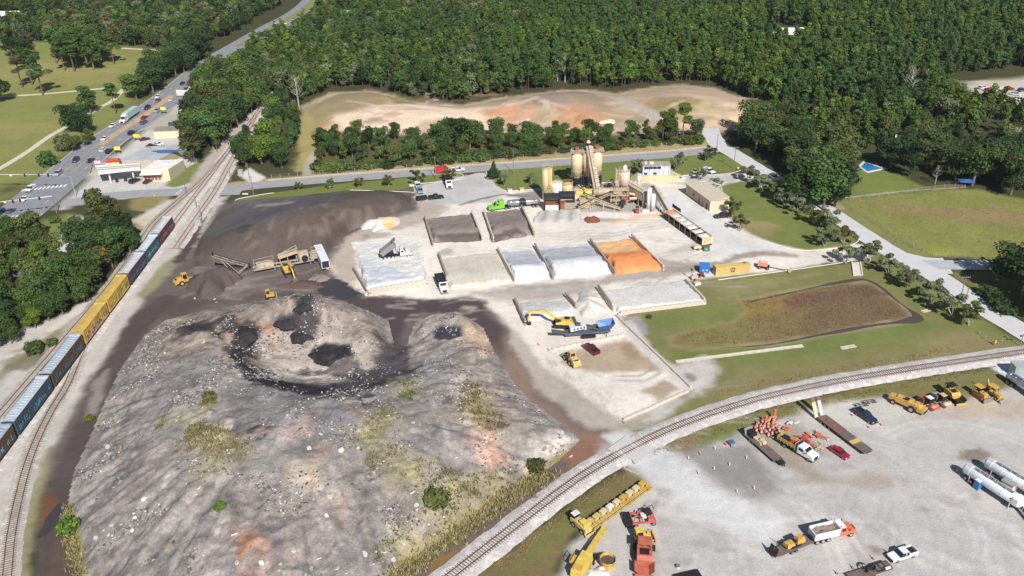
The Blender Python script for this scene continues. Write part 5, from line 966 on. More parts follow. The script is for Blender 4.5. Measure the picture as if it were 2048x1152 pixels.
def boxcar(i, cn, body, roof, y0, y1, label):
    L = y1 - y0; yc = (y0 + y1) / 2; x = TX(yc); r = thing('boxcar', label, 'boxcar', 'boxcars of the freight train', (x, yc, .55), math.radians(90) + .022)
    bm_ = pm('boxcar_' + cn, body, .6,.1,.3,.5); rm_ = pm('boxcar_roof_' + cn, roof, .5,.2,.14,.7)  # body colours are darkened: the shade of the near side is painted in
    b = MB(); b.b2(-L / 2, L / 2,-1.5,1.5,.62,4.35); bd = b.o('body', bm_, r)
    n = int(L / 1.05)
    b = MB()
    for k in range(n + 1):
        for s in (-1,1): b.box(-L / 2 + .08 + (L - .16) * k / n, s * 1.54,2.4,.14,.09,3.5)
    for s in (-1,1): b.box(0, s * 1.53,.68, L, .1,.2); b.box(0, s * 1.53,4.3, L, .1,.14)
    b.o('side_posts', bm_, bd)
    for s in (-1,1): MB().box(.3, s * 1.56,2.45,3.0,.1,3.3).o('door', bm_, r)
    b = MB(); b.prof([(-1.56,4.34),(0,4.56),(1.56,4.34),(1.56,4.28),(-1.56,4.28)],-L / 2, L / 2); b.v = [(y, x_, z) for x_, y, z in b.v]; rf = b.o('roof', rm_, r)
    if cn != 'yellow':
        for k in range(1, n):
            xx = -L / 2 + L * k / n; q = MB(); q._add([(xx - .09,-1.5,4.36),(xx + .09,-1.5,4.36),(xx + .09,0,4.66),(xx - .09,0,4.66),(xx + .09,1.5,4.36),(xx - .09,1.5,4.36),(xx - .16,-1.5,4.34),(xx - .16,0,4.56),(xx - .16,1.5,4.34),(xx + .16,-1.5,4.34),(xx + .16,0,4.56),(xx + .16,1.5,4.34)],[(0,1,2,3),(3,2,4,5),(6,0,3,7),(7,3,5,8),(1,9,10,2),(2,10,11,4)]); q.o('roof_rib', rm_, rf)
    for s in (-1,1): MB().box(s * (L / 2 - .35),0,4.5,.7,3.16,.34).o('roof_end', rm_ if cn != 'brown' else rm_, rf)
    for s in (-1,1):
        g = MB(); g.box(s * (L / 2 - 2.6),0,.34,2.6,2.0,.35); bg = g.o('bogie', dk, r)
        for a in (-.85,.85):
            for t in (-1,1): MB().cyl((s * (L / 2 - 2.6) + a, t * .68,.29),(s * (L / 2 - 2.6) + a, t * .84,.29),.42, n=14).o('wheel', dk, bg)
        MB().box(s * (L / 2 + .3),0,.5,.7,.22,.26).o('coupler', dk, r)
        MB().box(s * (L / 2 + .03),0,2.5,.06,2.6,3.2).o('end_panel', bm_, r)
    gc = [(130,178,206),(96,150,196),(60,120,150),(72,98,178),(42,128,110),(90,110,170),(120,190,200),(150,120,120)][i]
    b = MB(); rr = random.Random(i); xx = -L / 2 + 1.0
    while xx < L / 2 - 1.4:      # sprayed letters along the side turned to the camera
        w_ = rr.uniform(.5,.9); h = rr.uniform(1.0,1.9); z = 1.0 + rr.uniform(0,.3)
        for st in range(4): a = (xx + rr.uniform(0, w_),-1.605, z + rr.uniform(0, h)); c = (xx + rr.uniform(0, w_),-1.605, z + rr.uniform(0, h)); b.bar(a, c, .03, rr.uniform(.14,.26))
        xx += w_ * 1.15 + (rr.uniform(.5,2.0) if rr.random() < .25 else 0)
    b.o('graffiti', pm('graffiti_%d' % i, gc, .6,0,.3,1.2), r)
for i, c in enumerate(CARS): boxcar(i, *c)
# ================================================================ asphalt plant
cream = pm('paint_cream', (226,206,164),.5,.1,.1,.5); cream2 = pm('paint_beige', (214,186,146),.55,.1,.14,.6); whitep = pm('paint_white', (232,226,222),.5,.05,.10,.6); yel = pm('paint_yellow', (218,186,96),.55,.05,.18,.8); rust_m = pm('rusty_sheet', (156,98,62),.8,.1,.35,1.2); tan_m = pm('dusty_tan', (196,176,148),.8,.1,.2,.9); dust_m = pm('dusty_grey', (172,158,144),.8,.1,.25,.9); belt_m = pm('rubber_belt', (78,72,70),.9,0,.2,1); glassd = pm('dark_glass', (42,48,56),.15,0,.05,1); navy = pm('dark_blue_steel', (48,54,64),.6,.2,.2,1); redp = pm('paint_red', (206,62,54),.5,0,.15,1); pinkish = pm('paint_pinkish', (226,196,180),.55,0,.12,1)
def rail_ring(b, r, z, n=14, h=1.1, c=(0,0)):
    for k in range(n):
        a = 2 * math.pi * k / n; a2 = 2 * math.pi * (k + 1) / n; p0 = (c[0] + r * math.cos(a), c[1] + r * math.sin(a)); p1 = (c[0] + r * math.cos(a2), c[1] + r * math.sin(a2))
        b.bar((*p0, z),(*p0, z + h),.07); b.bar((*p0, z + h),(*p1, z + h),.07); b.bar((*p0, z + h * .55),(*p1, z + h * .55),.05)
def ladder(b, x, y, z0, z1, w_=.5):
    for s in (-1,1): b.bar((x + s * w_ / 2, y, z0),(x + s * w_ / 2, y, z1),.07)
    z = z0
    while z < z1: b.bar((x - w_ / 2, y, z),(x + w_ / 2, y, z),.05); z += .35
def silo(name, label, px, pyb, pyt, r, m_, leg=0.0, cage=True, cap=True, lad=None, ladm=None):
    q = P(px, pyb); H = height_of(px, pyb, pyt); o = thing(name, label, 'silo', None, (q[0], q[1] + r, 0)); z0 = leg
    if leg:
        MB().cyl((0,0, leg * .35),(0,0, leg + .1), r * .3, r, 20).o('cone', navy, o)
        for a, c in ((1,1),(1,-1),(-1,1),(-1,-1)): b = MB(); b.bar((a * r * .82, c * r * .82,0),(a * r * .82, c * r * .82, leg + .3),.34); b.o('leg', navy, o)
        b = MB()
        for c in (-1,1): b.bar((-r * .82, c * r * .82, leg * .62),(r * .82, c * r * .82, leg * .62),.2); b.bar((-r * .82, c * r * .82,.3),(r * .82, c * r * .82, leg * .6),.14); b.bar((-r * .82, c * r * .82, leg + .05),(r * .82, c * r * .82, leg + .05),.3)
        for c in (-1,1): b.bar((c * r * .82,-r * .82, leg * .62),(c * r * .82, r * .82, leg * .62),.2)
        b.o('brace', navy, o)
    sh = MB().cyl((0,0, z0),(0,0, H), r, n=28).o('shell', m_, o, True)
    b = MB()
    for t in np.linspace(z0 + .1, H - .1,5): b.cyl((0,0, t - .06),(0,0, t + .06), r + .04, n=28)
    b.o('hoop', m_, sh)
    if cap: MB().cyl((0,0, H),(0,0, H + .5), r * .98, r * .35,24).o('lid', tan_m, o)
    if cage: b = MB(); rail_ring(b, r + .1, H, 14); b.o('railing', ladm or cream, o)
    if lad is not None: b = MB(); a = math.radians(lad); ladder(b, (r + .2) * math.cos(a),(r + .2) * math.sin(a),.5, H + 1,.6); b.o('ladder', ladm or yel, o)
    return o, H
S1, HS = silo('hot_mix_silo', 'left cream silo of the three tall ones on dark legs', 1153.5,379,307,2.1, cream, 4.6, True, False); S2, _ = silo('hot_mix_silo', 'middle cream silo of the three, half hidden by the sloping conveyor', 1175,376,307,2.0, cream2,4.6, False, False, -80, tan_m); S3, _ = silo('hot_mix_silo', 'right cream silo of the three tall ones on dark legs', 1193,375,305,2.1, cream, 4.6, True, False)
for o in (S1, S3): b = MB(); b.box(0,.2, HS + .9,1.3,1.2,1.7); b.o('vent_box', rust_m, o); b = MB(); b.box(0,0, HS + .1,5.2,4.6,.16); b.o('deck', dust_m, o)
b = MB(); b.box(.6,0, HS + .1,4.8,4.4,.14); b.o('deck', dust_m, S2); b = MB(); b.box(.4,0, HS + 1.5,2.4,2.2,2.4); b.o('drive_house', dk, S2)
b = MB(); rail_ring(b, 2.2, HS + 2.8,12,1.2,(.4,0)); b.o('railing', rust_m, S2); b = MB(); b.box(-1.6,-.3, HS + 1.9,6.5,.7,.7); b.o('transfer_chute', navy, S2); b = MB(); b.bar((.4,.4, HS + 2.8),(.4,.4, HS + 9),.08); b.o('lightning_rod', steel, S2)
b = MB(); b.dome((.1,0, HS + 3.0),.8,.9); b.o('motor_cover', whitep, S2)
# sloping slat conveyor up to the silo tops
q0 = P(1197,390); q1 = S2.location; o = thing('slat_conveyor', 'long brown slat conveyor sloping up to the tops of the silos', 'conveyor', None, (q0[0], q0[1],0)); e = (q1[0] + .6 - q0[0], q1[1] - .6 - q0[1], HS + 2.0)
b = MB(); b.bar((0,0,1.0), e, 1.5,1.3); b.o('trough', tan_m, o); d = Vector(e) - Vector((0,0,1.0)); u = d.normalized(); sd_ = u.cross(Vector((0,0,1))).normalized(); up = sd_.cross(u)
for k in range(22): c = Vector((0,0,1)) + d * (k + .5) / 22 + up * .68; MB().bar(tuple(c - sd_ * .5), tuple(c + sd_ * .5),.34,.12).o('cover_plate', dust_m if k % 2 else belt_m, o)
b = MB(); w0 = Vector((0,0,1)) - sd_ * 1.35 + up * .1; b.bar(tuple(w0), tuple(w0 + d),.8,.1)
for s in (-1.75,-.95): b.bar(tuple(Vector((0,0,1)) + sd_ * s + up * 1.1), tuple(Vector((0,0,1)) + sd_ * s + up * 1.1 + d),.06)
for k in range(16): c = Vector((0,0,1)) + d * k / 15 - sd_ * 1.75; b.bar(tuple(c), tuple(c + up * 1.1),.05)
b.o('walkway', dust_m, o)
for t in (.35,.7): c = Vector((0,0,1)) + d * t; b = MB(); b.bar(tuple(c),(c.x + .8, c.y + 1,0),.25); b.bar(tuple(c),(c.x - .8, c.y + 1,0),.25); b.o('support', tan_m, o)
# tanks
Y1, H1 = silo('fines_silo', 'slim cream silo with yellow ladder and cage at the plant left end', 1094.5,402,340,1.85, cream, 0, True, False, -65, yel); b = MB(); b.box(.8,-2.0, H1 * .45,1.4,.9,.15); rail_ring(b, .6, H1 * .45,6,1,(.8,-2.0)); b.o('rest_platform', yel, Y1); b = MB(); b.bar((.55,-1.95,1),(.55,-1.95, H1 + 1),.5,.35); b.o('riser_duct', yel, Y1)
for k in range(3): pass
silo('asphalt_tank', 'upright white tank right of the slim cream silo', 1114,402,367,1.95, whitep, 0, False, True); T2, HT = silo('asphalt_tank', 'upright beige tank between the white tank and the silos', 1135.5,400,371,1.85, cream2,0, False, True); b = MB(); rail_ring(b, 1.9, HT, 10,1.0); b.o('railing', yel, T2)
W1, HW1 = silo('mineral_silo', 'white silo with domed filter on legs beside a yellow stair tower', 1248.5,396,345,1.9, pinkish, 3.6, True, True, None, tan_m); b = MB(); b.dome((0,0, HW1 + .4),1.0,1.9); b.o('filter_dome', whitep, W1)
b = MB(); ladder(b, -2.6,-.3,0, HW1 + .6,.9)
for t in np.linspace(.5, HW1,9): b.box(-2.6,.2, t, 1.2,.9,.08)
for a, c in ((-3.2,-.3),(-2.0,-.3),(-3.2,.8),(-2.0,.8)): b.bar((a, c, 0),(a, c, HW1 + 1),.14)
b.o('stair_tower', cream, W1)
# feed doors: framed bins
for i, (px, py, lb, m_) in enumerate(((1104,423, 'left dark-framed loading bin with white lower panel', whitep),(1134,419, 'right dark-framed loading bin with rusty panels', rust_m))):
    q = P(px, py); o = thing('loading_bin', lb, 'bin', None, (q[0], q[1] + 1.6,0)); h = height_of(px, py, py - 31)
    for s in (-1,1): b = MB(); b.box(s * 2.6,0, h / 2,.35,3.2, h); b.o('side_frame', dk, o)
    b = MB(); b.box(0,-.1, h - .6,5.2,2.9,1.1); b.o('head_beam', navy, o); b = MB(); b.box(0,-1.2,1.2,4.8,.2,2.2); b.o('lower_panel', m_, o)
    for k in range(3): b = MB(); b.box(0,-.9 + .35 * k, 2.6 + .75 * k, 4.8,.16,.55, rx=.35); b.o('baffle', [rust_m, pm('rust_red', (150,74,62),.8,0,.3,1), tan_m][(k + i) % 3], o)
    b = MB(); b.box(0,1.2, h / 2,5.0,.2, h - .2); b.o('back_plate', rust_m, o)
def frame_rig(b, x0, x1, y, z0, z1, n, w_=.16):
    for k in range(n + 1): x = x0 + (x1 - x0) * k / n; b.bar((x, y, 0),(x, y, z0 + (z1 - z0) * k / n), w_)
def truss(name, label, pa, za, pb, zb, m_, legs=3, wd=.9, group=None, cat='conveyor'):
    a = P(*pa); c = P(*pb); o = thing(name, label, cat, group, (a[0], a[1],0)); e = Vector((c[0] - a[0], c[1] - a[1], zb)); s = Vector((0,0, za)); d = e - s; u = d.normalized(); sd_ = u.cross(Vector((0,0,1))).normalized(); up = sd_.cross(u); n = max(4, int(d.length / 1.3)); b = MB()
    for k in (-1,1):
        for t in (0,.75): b.bar(tuple(s + sd_ * k * wd / 2 + up * t), tuple(e + sd_ * k * wd / 2 + up * t),.13)
        for j in range(n): f0 = s + d * j / n + sd_ * k * wd / 2; f1 = s + d * (j + 1) / n + sd_ * k * wd / 2; b.bar(tuple(f0 + up * (.75 * (j % 2))), tuple(f1 + up * (.75 * ((j + 1) % 2))),.08)
    b.o('truss', m_, o); b = MB(); b.bar(tuple(s + up * .85), tuple(e + up * .85), wd * .9,.1); b.o('belt', belt_m, o); b = MB(); b.cyl(tuple(e - sd_ * wd * .6 + up * .8), tuple(e + sd_ * wd * .6 + up * .8),.3); b.cyl(tuple(s - sd_ * wd * .6 + up * .8), tuple(s + sd_ * wd * .6 + up * .8),.3); b.o('pulley', dk, o)
    for k in range(legs):
        t = (k + 1) / (legs + .6); c_ = s + d * t; b = MB()
        if c_.z > .8: b.bar(tuple(c_ + sd_ * wd * .45),(c_.x + sd_.x * .9, c_.y + sd_.y * .9,0),.14); b.bar(tuple(c_ - sd_ * wd * .45),(c_.x - sd_.x * .9, c_.y - sd_.y * .9,0),.14); b.o('leg', m_, o)
    return o
truss('transfer_conveyor', 'cream conveyor sloping down to the right across the plant front', (1166,412),4.4,(1242,424),1.0, cream, 3); truss('transfer_conveyor', 'cream conveyor sloping up to the right behind the first one', (1154,423),1.0,(1240,404),5.0, cream, 3)
truss('reclaim_conveyor', 'short steep brown conveyor beside the dryer drum', (1238,398),.8,(1221,388),5.2, dust_m, 1)
# dryer drum and burner
q = P(1208,396); o = thing('dryer_drum', 'tan horizontal dryer drum at the foot of the slat conveyor', 'dryer drum', None, (q[0], q[1],0)); MB().cyl((-4,0,2.4),(9.5,2.4,2.0),1.35, n=22).o('drum', tan_m, o, True)
for t in (.15,.5,.85): b = MB(); b.cyl((-4 + 13.5 * t - .2,2.4 * t, 2.4 - .4 * t),(-4 + 13.5 * t + .2,2.4 * t, 2.4 - .4 * t),1.55, n=22); b.o('drum_tyre', dust_m, o)
for t in (.15,.85): b = MB(); b.box(-4 + 13.5 * t, 2.4 * t, .5,1.2,3,1.0); b.o('cradle', dk, o)
q = P(1166,396); o = thing('burner_unit', 'yellow burner and pump machinery below the silos', 'burner', None, (q[0], q[1],0)); b = MB(); b.pill((-2.5,0,1.9),(3,.4,1.9),1.1); b.o('tank', yel, o, True); b = MB(); b.box(-2.6,-1.4,1.2,2.2,1.6,1.8); b.o('pump_box', cream, o); b = MB(); b.cyl((1.5,-1.6,1.0),(4.2,-1.2,1.0),.75, n=16); b.o('blower', tan_m, o, True); b = MB(); b.bar((-3.5,.6,3.2),(4,.8,3.0),.4); b.bar((-1,-.5,.5),(-1,-.5,3.4),.3); b.bar((2.4,.3,.5),(2.4,.3,3.6),.25); b.cyl((0.6,-.4,2.8),(.6,-.4,4.0),.6, n=12); b.o('piping', yel, o)
q = P(1172,416); o = thing('generator_skid', 'grey machinery skid under the cream conveyors', 'machinery', None, (q[0] - 6, q[1],0)); b = MB(); b.box(0,0,1.4,3.8,2.2,2.4); b.o('housing', dust_m, o); b = MB(); b.box(.2,-.1,2.9,2.8,1.8,.6); b.cyl((-1,.3,2.6),(-1,.3,4.2),.2, n=8); b.o('exhaust', dk, o); b = MB(); b.box(5.5,.6,1.3,3.4,2.4,2.0); b.o('hopper', cream2, o)
q = P(1238,412); o = thing('screen_tower', 'rusty brown screening tower tangled with pipes below the white silo', 'screen tower', None, (q[0], q[1],0)); b = MB(); rr = random.Random(4)
for a in (-3,-1,1,3):
    for c in (0,2.6): b.bar((a, c, 0),(a, c, 6.2 + .4 * a),.18)
for z in (2.0,4.0,6.0): b.box(0,1.3, z, 6.6,3.0,.14)
for k in range(26): b.bar((rr.uniform(-3.4,3.4), rr.uniform(-.4,2.8), rr.uniform(.3,6)),(rr.uniform(-3.4,3.4), rr.uniform(-.4,2.8), rr.uniform(.3,6.4)), rr.uniform(.08,.25))
b.o('frame', tan_m, o); b = MB(); b.box(-.6,1.2,5.2,3.2,2.2,1.6, ry=.2); b.o('screen_box', dust_m, o); b = MB(); b.box(2.2,.6,3.2,2.0,1.8,1.6); b.o('crusher', rust_m, o); b = MB(); b.cyl((3.6,.4,2.6),(7.2,1.4,2.4),.55, n=12); b.cyl((3.6,1.6,4.2),(7.0,2.4,3.0),.5, n=12); b.o('duct', cream2, o); b = MB(); b.box(1.0,-1.4,1.6,1.5,1.4,2.4, ry=.3); b.o('chute', navy, o)
# stack, baghouse and dust cylinders
q = P(1277,392); h = height_of(1277,392,349); o = thing('exhaust_stack', 'white exhaust stack standing behind the baghouse', 'stack', None, (q[0], q[1] + .8,0)); MB().cyl((0,0,0),(0,0, h),.85,.75,18).o('stack', whitep, o, True); b = MB()
for t in (.35,.7,.97): b.cyl((0,0, h * t - .08),(0,0, h * t + .08),.92, n=18)
b.o('flange', dust_m, o); b = MB(); ladder(b, .5,-1.0,1, h - .5,.4); b.o('ladder', whitep, o)
q = P(1285,420); o = thing('baghouse', 'grey baghouse filter box raised on legs', 'baghouse', None, (q[0] - .5, q[1] + 6,0), math.radians(-63)); h = height_of(1285,412,380)
b = MB(); b.box(0,0, h * .68,9.5,3.0, h * .5); b.o('filter_box', dust_m, o); b = MB(); b.box(0,0, h * .945,9.8,3.3,.16); b.o('roof', tan_m, o)
for k in range(8): b = MB(); b.box(-4.5 + 9.0 * k / 7,-1.55, h * .68,.2,.16, h * .5); b.o('stiffener', tan_m, o)
for a in (-4.4,-1.5,1.5,4.4):
    for c in (-1.4,1.4): MB().bar((a, c, 0),(a, c, h * .45),.22).o('leg', cream2, o)
b = MB(); b.prof([(-4.6, h * .43),(4.6, h * .43),(3.2, h * .2),(-3.2, h * .2)],-1.2,1.2); b.o('hopper', dk, o); b = MB(); b.bar((-5,0, h + .1),(5,0, h + .1),.6,.5); b.o('manifold', whitep, o)
for i, (px, pb, pt, r_, lb, m_) in enumerate(((1287,416,384,.62, 'pinkish upright dust pipe at the baghouse corner', pinkish),(1297,424,379,.78, 'tall slim white cylinder beside the baghouse', whitep),(1305.5,426,391,.8, 'shorter slim white cylinder right of the tall one', whitep))):
    q = P(px, pb); h = height_of(px, pb, pt); o = thing('dust_cylinder', lb, 'cylinder', None, (q[0], q[1] + r_, 0)); MB().cyl((0,0,.6),(0,0, h), r_, n=16).o('barrel', m_, o, True); MB().cyl((0,0,0),(0,0,.7), r_ * .3, r_, 14).o('cone', m_, o); b = MB(); b.dome((0,0, h), r_, .4); b.o('cap', m_, o, True); b = MB(); b.box(0,0,.15, r_ * 2.4, r_ * 2.4,.3); b.o('base', conc, o)
q = P(1292,424); o = thing('white_pump', 'low white pump unit at the foot of the dust cylinders', 'pump', None, (q[0], q[1],0)); b = MB(); b.box(0,0,.5,2.2,1.4,1.0); b.o('housing', whitep, o); b = MB(); b.cyl((-1.6,-.2,.5),(-.9,-.2,.5),.4, n=10); b.o('motor', cream, o)
# feed conveyor and cold feed bins
truss('feed_conveyor', 'long grey inclined feed conveyor rising left from the bins', (1338,437),.9,(1303,405),5.6, dust_m, 4,1.1)
a = P(1336,436); c = P(1413,492); dv = c - a; L = float(np.hypot(dv[0], dv[1])); o = thing('cold_feed_bins', 'row of cold feed bins in a long dark steel frame', 'feed bins', None, (a[0], a[1],0), math.atan2(dv[1], dv[0])); n = 7; w_ = L / n
b = MB(); b.box(L / 2,-1.6,.9, L, .12,1.4); b.box(L / 2,1.7,.9, L, .12,1.4); b.o('skirt', dk, o); b = MB(); b.bar((0,0,1.0),(L, 0,1.0),1.1,.2); b.o('collecting_belt', belt_m, o)
fills = [(228,140,90),(220,206,196),(214,210,208),(222,214,208),(228,226,224),(226,224,222),(224,220,216)]
for k in range(n):
    x = w_ * (k + .5); b = MB()
    for s in (-1,1): b._add([(x - w_ / 2 + .08, s * .5,1.4),(x + w_ / 2 - .08, s * .5,1.4),(x + w_ / 2 - .08, s * 1.9,3.0),(x - w_ / 2 + .08, s * 1.9,3.0)],[(0,1,2,3)])
    for s in (-1,1): b._add([(x + s * w_ * .25,-.5,1.4),(x + s * w_ * .25,.5,1.4),(x + s * (w_ / 2 - .05),1.9,3.0),(x + s * (w_ / 2 - .05),-1.9,3.0)],[(0,1,2,3)])
    hp = b.o('hopper', dust_m, o); g = MB(); rr = np.random.default_rng(k); m_ = 9
    xs = np.linspace(x - w_ * .45, x + w_ * .45, m_); ys = np.linspace(-1.7,1.7, m_); XX, YY = np.meshgrid(xs, ys); ZZ = 2.75 + .5 * (1 - ((XX - x) / w_ * 2) ** 2) * (1 - (YY / 1.8) ** 2) + .08 * rr.normal(size=XX.shape)
    link('fill', np_mesh('fill', np.column_stack([XX.ravel(), YY.ravel(), ZZ.ravel()]), grid_faces(m_, m_), pm('bin_fill_%d' % k, fills[k],.95,0,.15,1.5), True), hp)
    b = MB(); b.box(x + w_ / 2,0,3.15,.16,4.0,.34); b.o('divider', dk if k > 3 else dust_m, o)
    for s in (-1,1): MB().bar((x + w_ / 2, s * 1.7,0),(x + w_ / 2, s * 1.9,3.0),.2).o('post', cream2, o)
b = MB(); b.box(L / 2 - .5,1.95,3.1, L, .12,.3); b.box(L / 2,-1.95,3.0, L, .12,.24); b.o('rim', tan_m, o)
b = MB(); b.box(1.2,2.4,3.9,5.5,.14,1.2); b.o('splash_board', dk, o)
b = MB(); b.box(L + .15,0,2.0,.16,4.0,2.6); ep = b.o('end_panel', cream, o)
b = MB()
for (z0, y0, z1, y1) in ((2.9,-1.2,2.9,-.2),(2.9,-.2,2.0,.3),(2.0,.3,2.0,1.2),(2.4,-1.2,1.6,-1.2),(1.6,-1.2,1.6,0),(2.6,.5,2.6,1.3)): b.bar((L + .25, y0, z0),(L + .25, y1, z1),.05,.16)
b.o('stencil_marks', dust_m, ep); b = MB(); b.box(L + .1,0,.45,.4,3.6,.5); b.o('bumper', dk, o)
# control house, sheds, office
q = P(1283,366); o = thing('control_house', 'white and blue control house on a cream block base', 'control house', None, (q[0] + 6, q[1] + 3.2,0), math.radians(1.5)); h0 = height_of(1300,362,349); h1 = height_of(1300,362,331)
b = MB(); b.box(0,0, h0 / 2,12.5,6.0, h0); b.o('base', cream, o); b = MB(); b.box(-.3,.6,(h0 + h1) / 2,10.6,4.4, h1 - h0); wl = b.o('wall', pm('paint_bluewhite', (214,218,232),.5,0,.08,1), o)
for k in range(6): b = MB(); b.box(-5.0 + 1.9 * k, -1.64,(h0 + h1) / 2,.12,.08, h1 - h0); b.o('panel_joint', navy, wl)
for k in range(4): b = MB(); b.box(-4.2 + 1.62 * k, -1.66, h1 - .8,1.5,.1,.95); b.o('window', glassd, wl)
for k, x in enumerate((-4.4,-.8)): b = MB(); b.box(x, -1.66, h0 + .55,1.3,.1,.8); b.o('window', glassd, wl)
b = MB(); b.box(-2.2,.6, h1 + .1,7.0,4.8,.25); b.box(3.4,.6, h1 - .05,3.6,4.8,.2); b.o('roof', dust_m, o); b = MB(); b.box(-2.0,.6, h1 + .5,1.6,1.2,.6); b.box(-4.2,1.0, h1 + .4,1.0,1.0,.4); b.o('air_conditioner', whitep, o)
b = MB(); b._add([(-6.3,-3.0, h0),(-9.4,-3.0,0),(-9.4,3,0),(-6.3,3.0, h0),(-6.3,-3,0),(-6.3,3,0)],[(0,1,2,3),(0,4,1),(3,2,5)]); b._add([(6.3,-3.0, h0),(11.5,-3.0,0),(11.5,3,0),(6.3,3.0, h0),(6.3,-3,0),(6.3,3,0)],[(3,2,1,0),(0,1,4),(3,5,2)]); b.o('ramp', cream, o)
q = P(1340,352); o = thing('garden_shed', 'tiny pale green shed right of the control house', 'shed', None, (q[0], q[1] + 1,0)); b = MB(); b.box(0,0,1.0,2.2,1.8,2.0); b.o('wall', pm('paint_mint', (150,190,172),.6,0,.1,1), o); b = MB(); b.prof([(-1.25,2.0),(0,2.7),(1.25,2.0)],-1.0,1.0); b.o('roof', pm('paint_mint2', (120,168,152),.6,0,.1,1), o)
A_ = P(1371,388); B_ = P(1418.5,423.5); dv = B_ - A_; L = float(np.hypot(dv[0], dv[1])); rz = math.atan2(dv[1], dv[0]); Hb = height_of(1418.5,423.5,401); wb = 8.0
o = thing('metal_building', 'long low tan metal building with plain flat sloped roof', 'building', None, (A_[0], A_[1],0), rz)
wm = pm('sheet_tan', (196,172,150),.6,.1,.08,.8); wm2 = pm('sheet_cream', (232,212,188),.6,.1,.06,.8); rm_ = pm('roof_tan', (206,194,170),.55,.1,.06,.6)
for nm, bx_, m_ in (('wall', (0, L, 0,.15,0, Hb), wm),('wall', (0, L, wb - .15, wb, 0, Hb - .4), wm),('wall', (0,.15,.17, wb - .17,0, Hb - .02), wm2),('wall', (L - .15, L, .17, wb - .17,0, Hb - .02), wm2)): MB().b2(*bx_).o(nm, m_, o)
b = MB(); b._add([(-.35,-.5, Hb + .12),(L + .35,-.5, Hb + .12),(L + .35, wb + .4, Hb - .2),(-.35, wb + .4, Hb - .2),(-.35,-.5, Hb - .08),(L + .35,-.5, Hb - .08),(L + .35, wb + .4, Hb - .4),(-.35, wb + .4, Hb - .4)],[(0,1,2,3),(7,6,5,4),(0,4,5,1),(1,5,6,2),(2,6,7,3),(3,7,4,0)]); rf = b.o('roof', rm_, o)
for k in range(9): b = MB(); x = L * (k + .5) / 9; b.bar((x, -.45, Hb + .15),(x, wb + .35, Hb - .17),.05,.05); b.o('roof_seam', rm_, rf)
for x, w_, h_, z in ((L * .33,1.2,.9,1.9),(L * .72,.9,1.3,1.2)): MB().box(x, -.03, z, w_, .1, h_).o('window', glassd, o)
for x, w_ in ((L * .57,1.1),(L * .88,1.0)): dr = MB().box(x, -.04,1.1, w_, .1,2.2).o('door', rust_m if x < L * .7 else dk, o); MB().box(x + w_ * .35,-.12,1.1,.1,.08,.1).o('handle', steel, dr)
MB().box(L + .03, wb * .3,1.1,.06,1.4,2.1).o('door', cream, o); b = MB(); b.b2(0, L, -1.6,-.05,.005,.1); b.o('walkway', conc, o)
# shipping container, blue bin, lifts
def ribs(b, x0, x1, y, z0, z1, n, t=.06):
    for k in range(n): b.box(x0 + (x1 - x0) * (k + .5) / n, y, (z0 + z1) / 2,(x1 - x0) / n * .5, t, z1 - z0)
yc = pm('container_yellow', (222,190,116),.6,.1,.10,.8); o = thing('shipping_container', 'long pale yellow shipping container with dark logo beside the yard edge', 'container'); at_px(o, (1430,551),(1497,544)); o.location.y += .9
Lc = float(np.linalg.norm(P(1430,551) - P(1497,543))); b = MB(); b.b2(-Lc / 2, Lc / 2,-1.2,1.2,.15,2.7); bd = b.o('body', yc, o); b = MB(); ribs(b, -Lc / 2, Lc / 2,-1.22,.3,2.6,36); b.o('corrugation', yc, bd)
for s in (-1,1):
    b = MB()
    for t in (-1,1): b.box(s * Lc / 2, t * 1.2,1.42,.16,.16,2.6)
    b.box(s * Lc / 2,0,.2,.16,2.4,.16); b.box(s * Lc / 2,0,2.68,.16,2.4,.16); b.o('corner_frame', yc, o)
MB().box(-Lc / 2 - .04,0,1.42,.06,2.2,2.3).o('door', yc, o); b = MB()
for t in (-.7,-.3,.3,.7): b.bar((-Lc / 2 - .1, t, .3),(-Lc / 2 - .1, t, 2.6),.06)
b.o('lock_rod', steel, o); b = MB()      # logo: doubled m over c
for x in (-.75,-.15,.45): b.box(x, -1.27,1.75,.22,.03,.75)
b.box(-.15,-1.27,2.12,1.42,.03,.2)
for x in (-.6,.1): b.box(x, -1.27,1.0,.2,.03,.4); b.box(x + .25,-1.27,.85,.5,.03,.16); b.box(x + .25,-1.27,1.16,.5,.03,.16)
b.o('logo', pm('logo_olive', (84,70,40),.7,0,.1,1), o); b = MB(); b.box(Lc / 2 - 1.4,.3,2.76,.9,1.0,.1); b.o('roof_hatch', rust_m, o)
blue_m = pm('paint_blue', (36,122,196),.45,0,.12,1); o = thing('blue_bin', 'bright blue lidded skip left of the yellow container', 'skip'); at_px(o, (1398,545),(1420,546)); o.location.y += .8; b = MB(); b.box(0,0,1.1,2.8,2.6,2.0, top=(1.12,1.12)); b.o('body', blue_m, o); b = MB(); b.box(0,-.1,2.25,3.2,3.0,.18, rx=.15); b.o('lid', blue_m, o); b = MB(); b.box(-.4,-1.42,1.1,.5,.05,.4); b.box(.7,-1.42,1.3,.5,.05,.4); b.o('sticker', whitep, o)
orange_m = pm('paint_orange_lift', (236,140,104),.5,0,.12,1)
def wheels(o, xs, y, r, w_=.3, rim=None, dual=False):
    for x in xs:
        for s in (-1,1):
            t = MB().cyl((x, s * (y - w_ / 2), r),(x, s * (y + w_ / 2), r), r, n=16).o('wheel', blk, o); MB().cyl((x, s * (y + w_ / 2), r),(x, s * (y + w_ / 2 + .03), r), r * .58, n=12).o('rim', rim or steel, t)
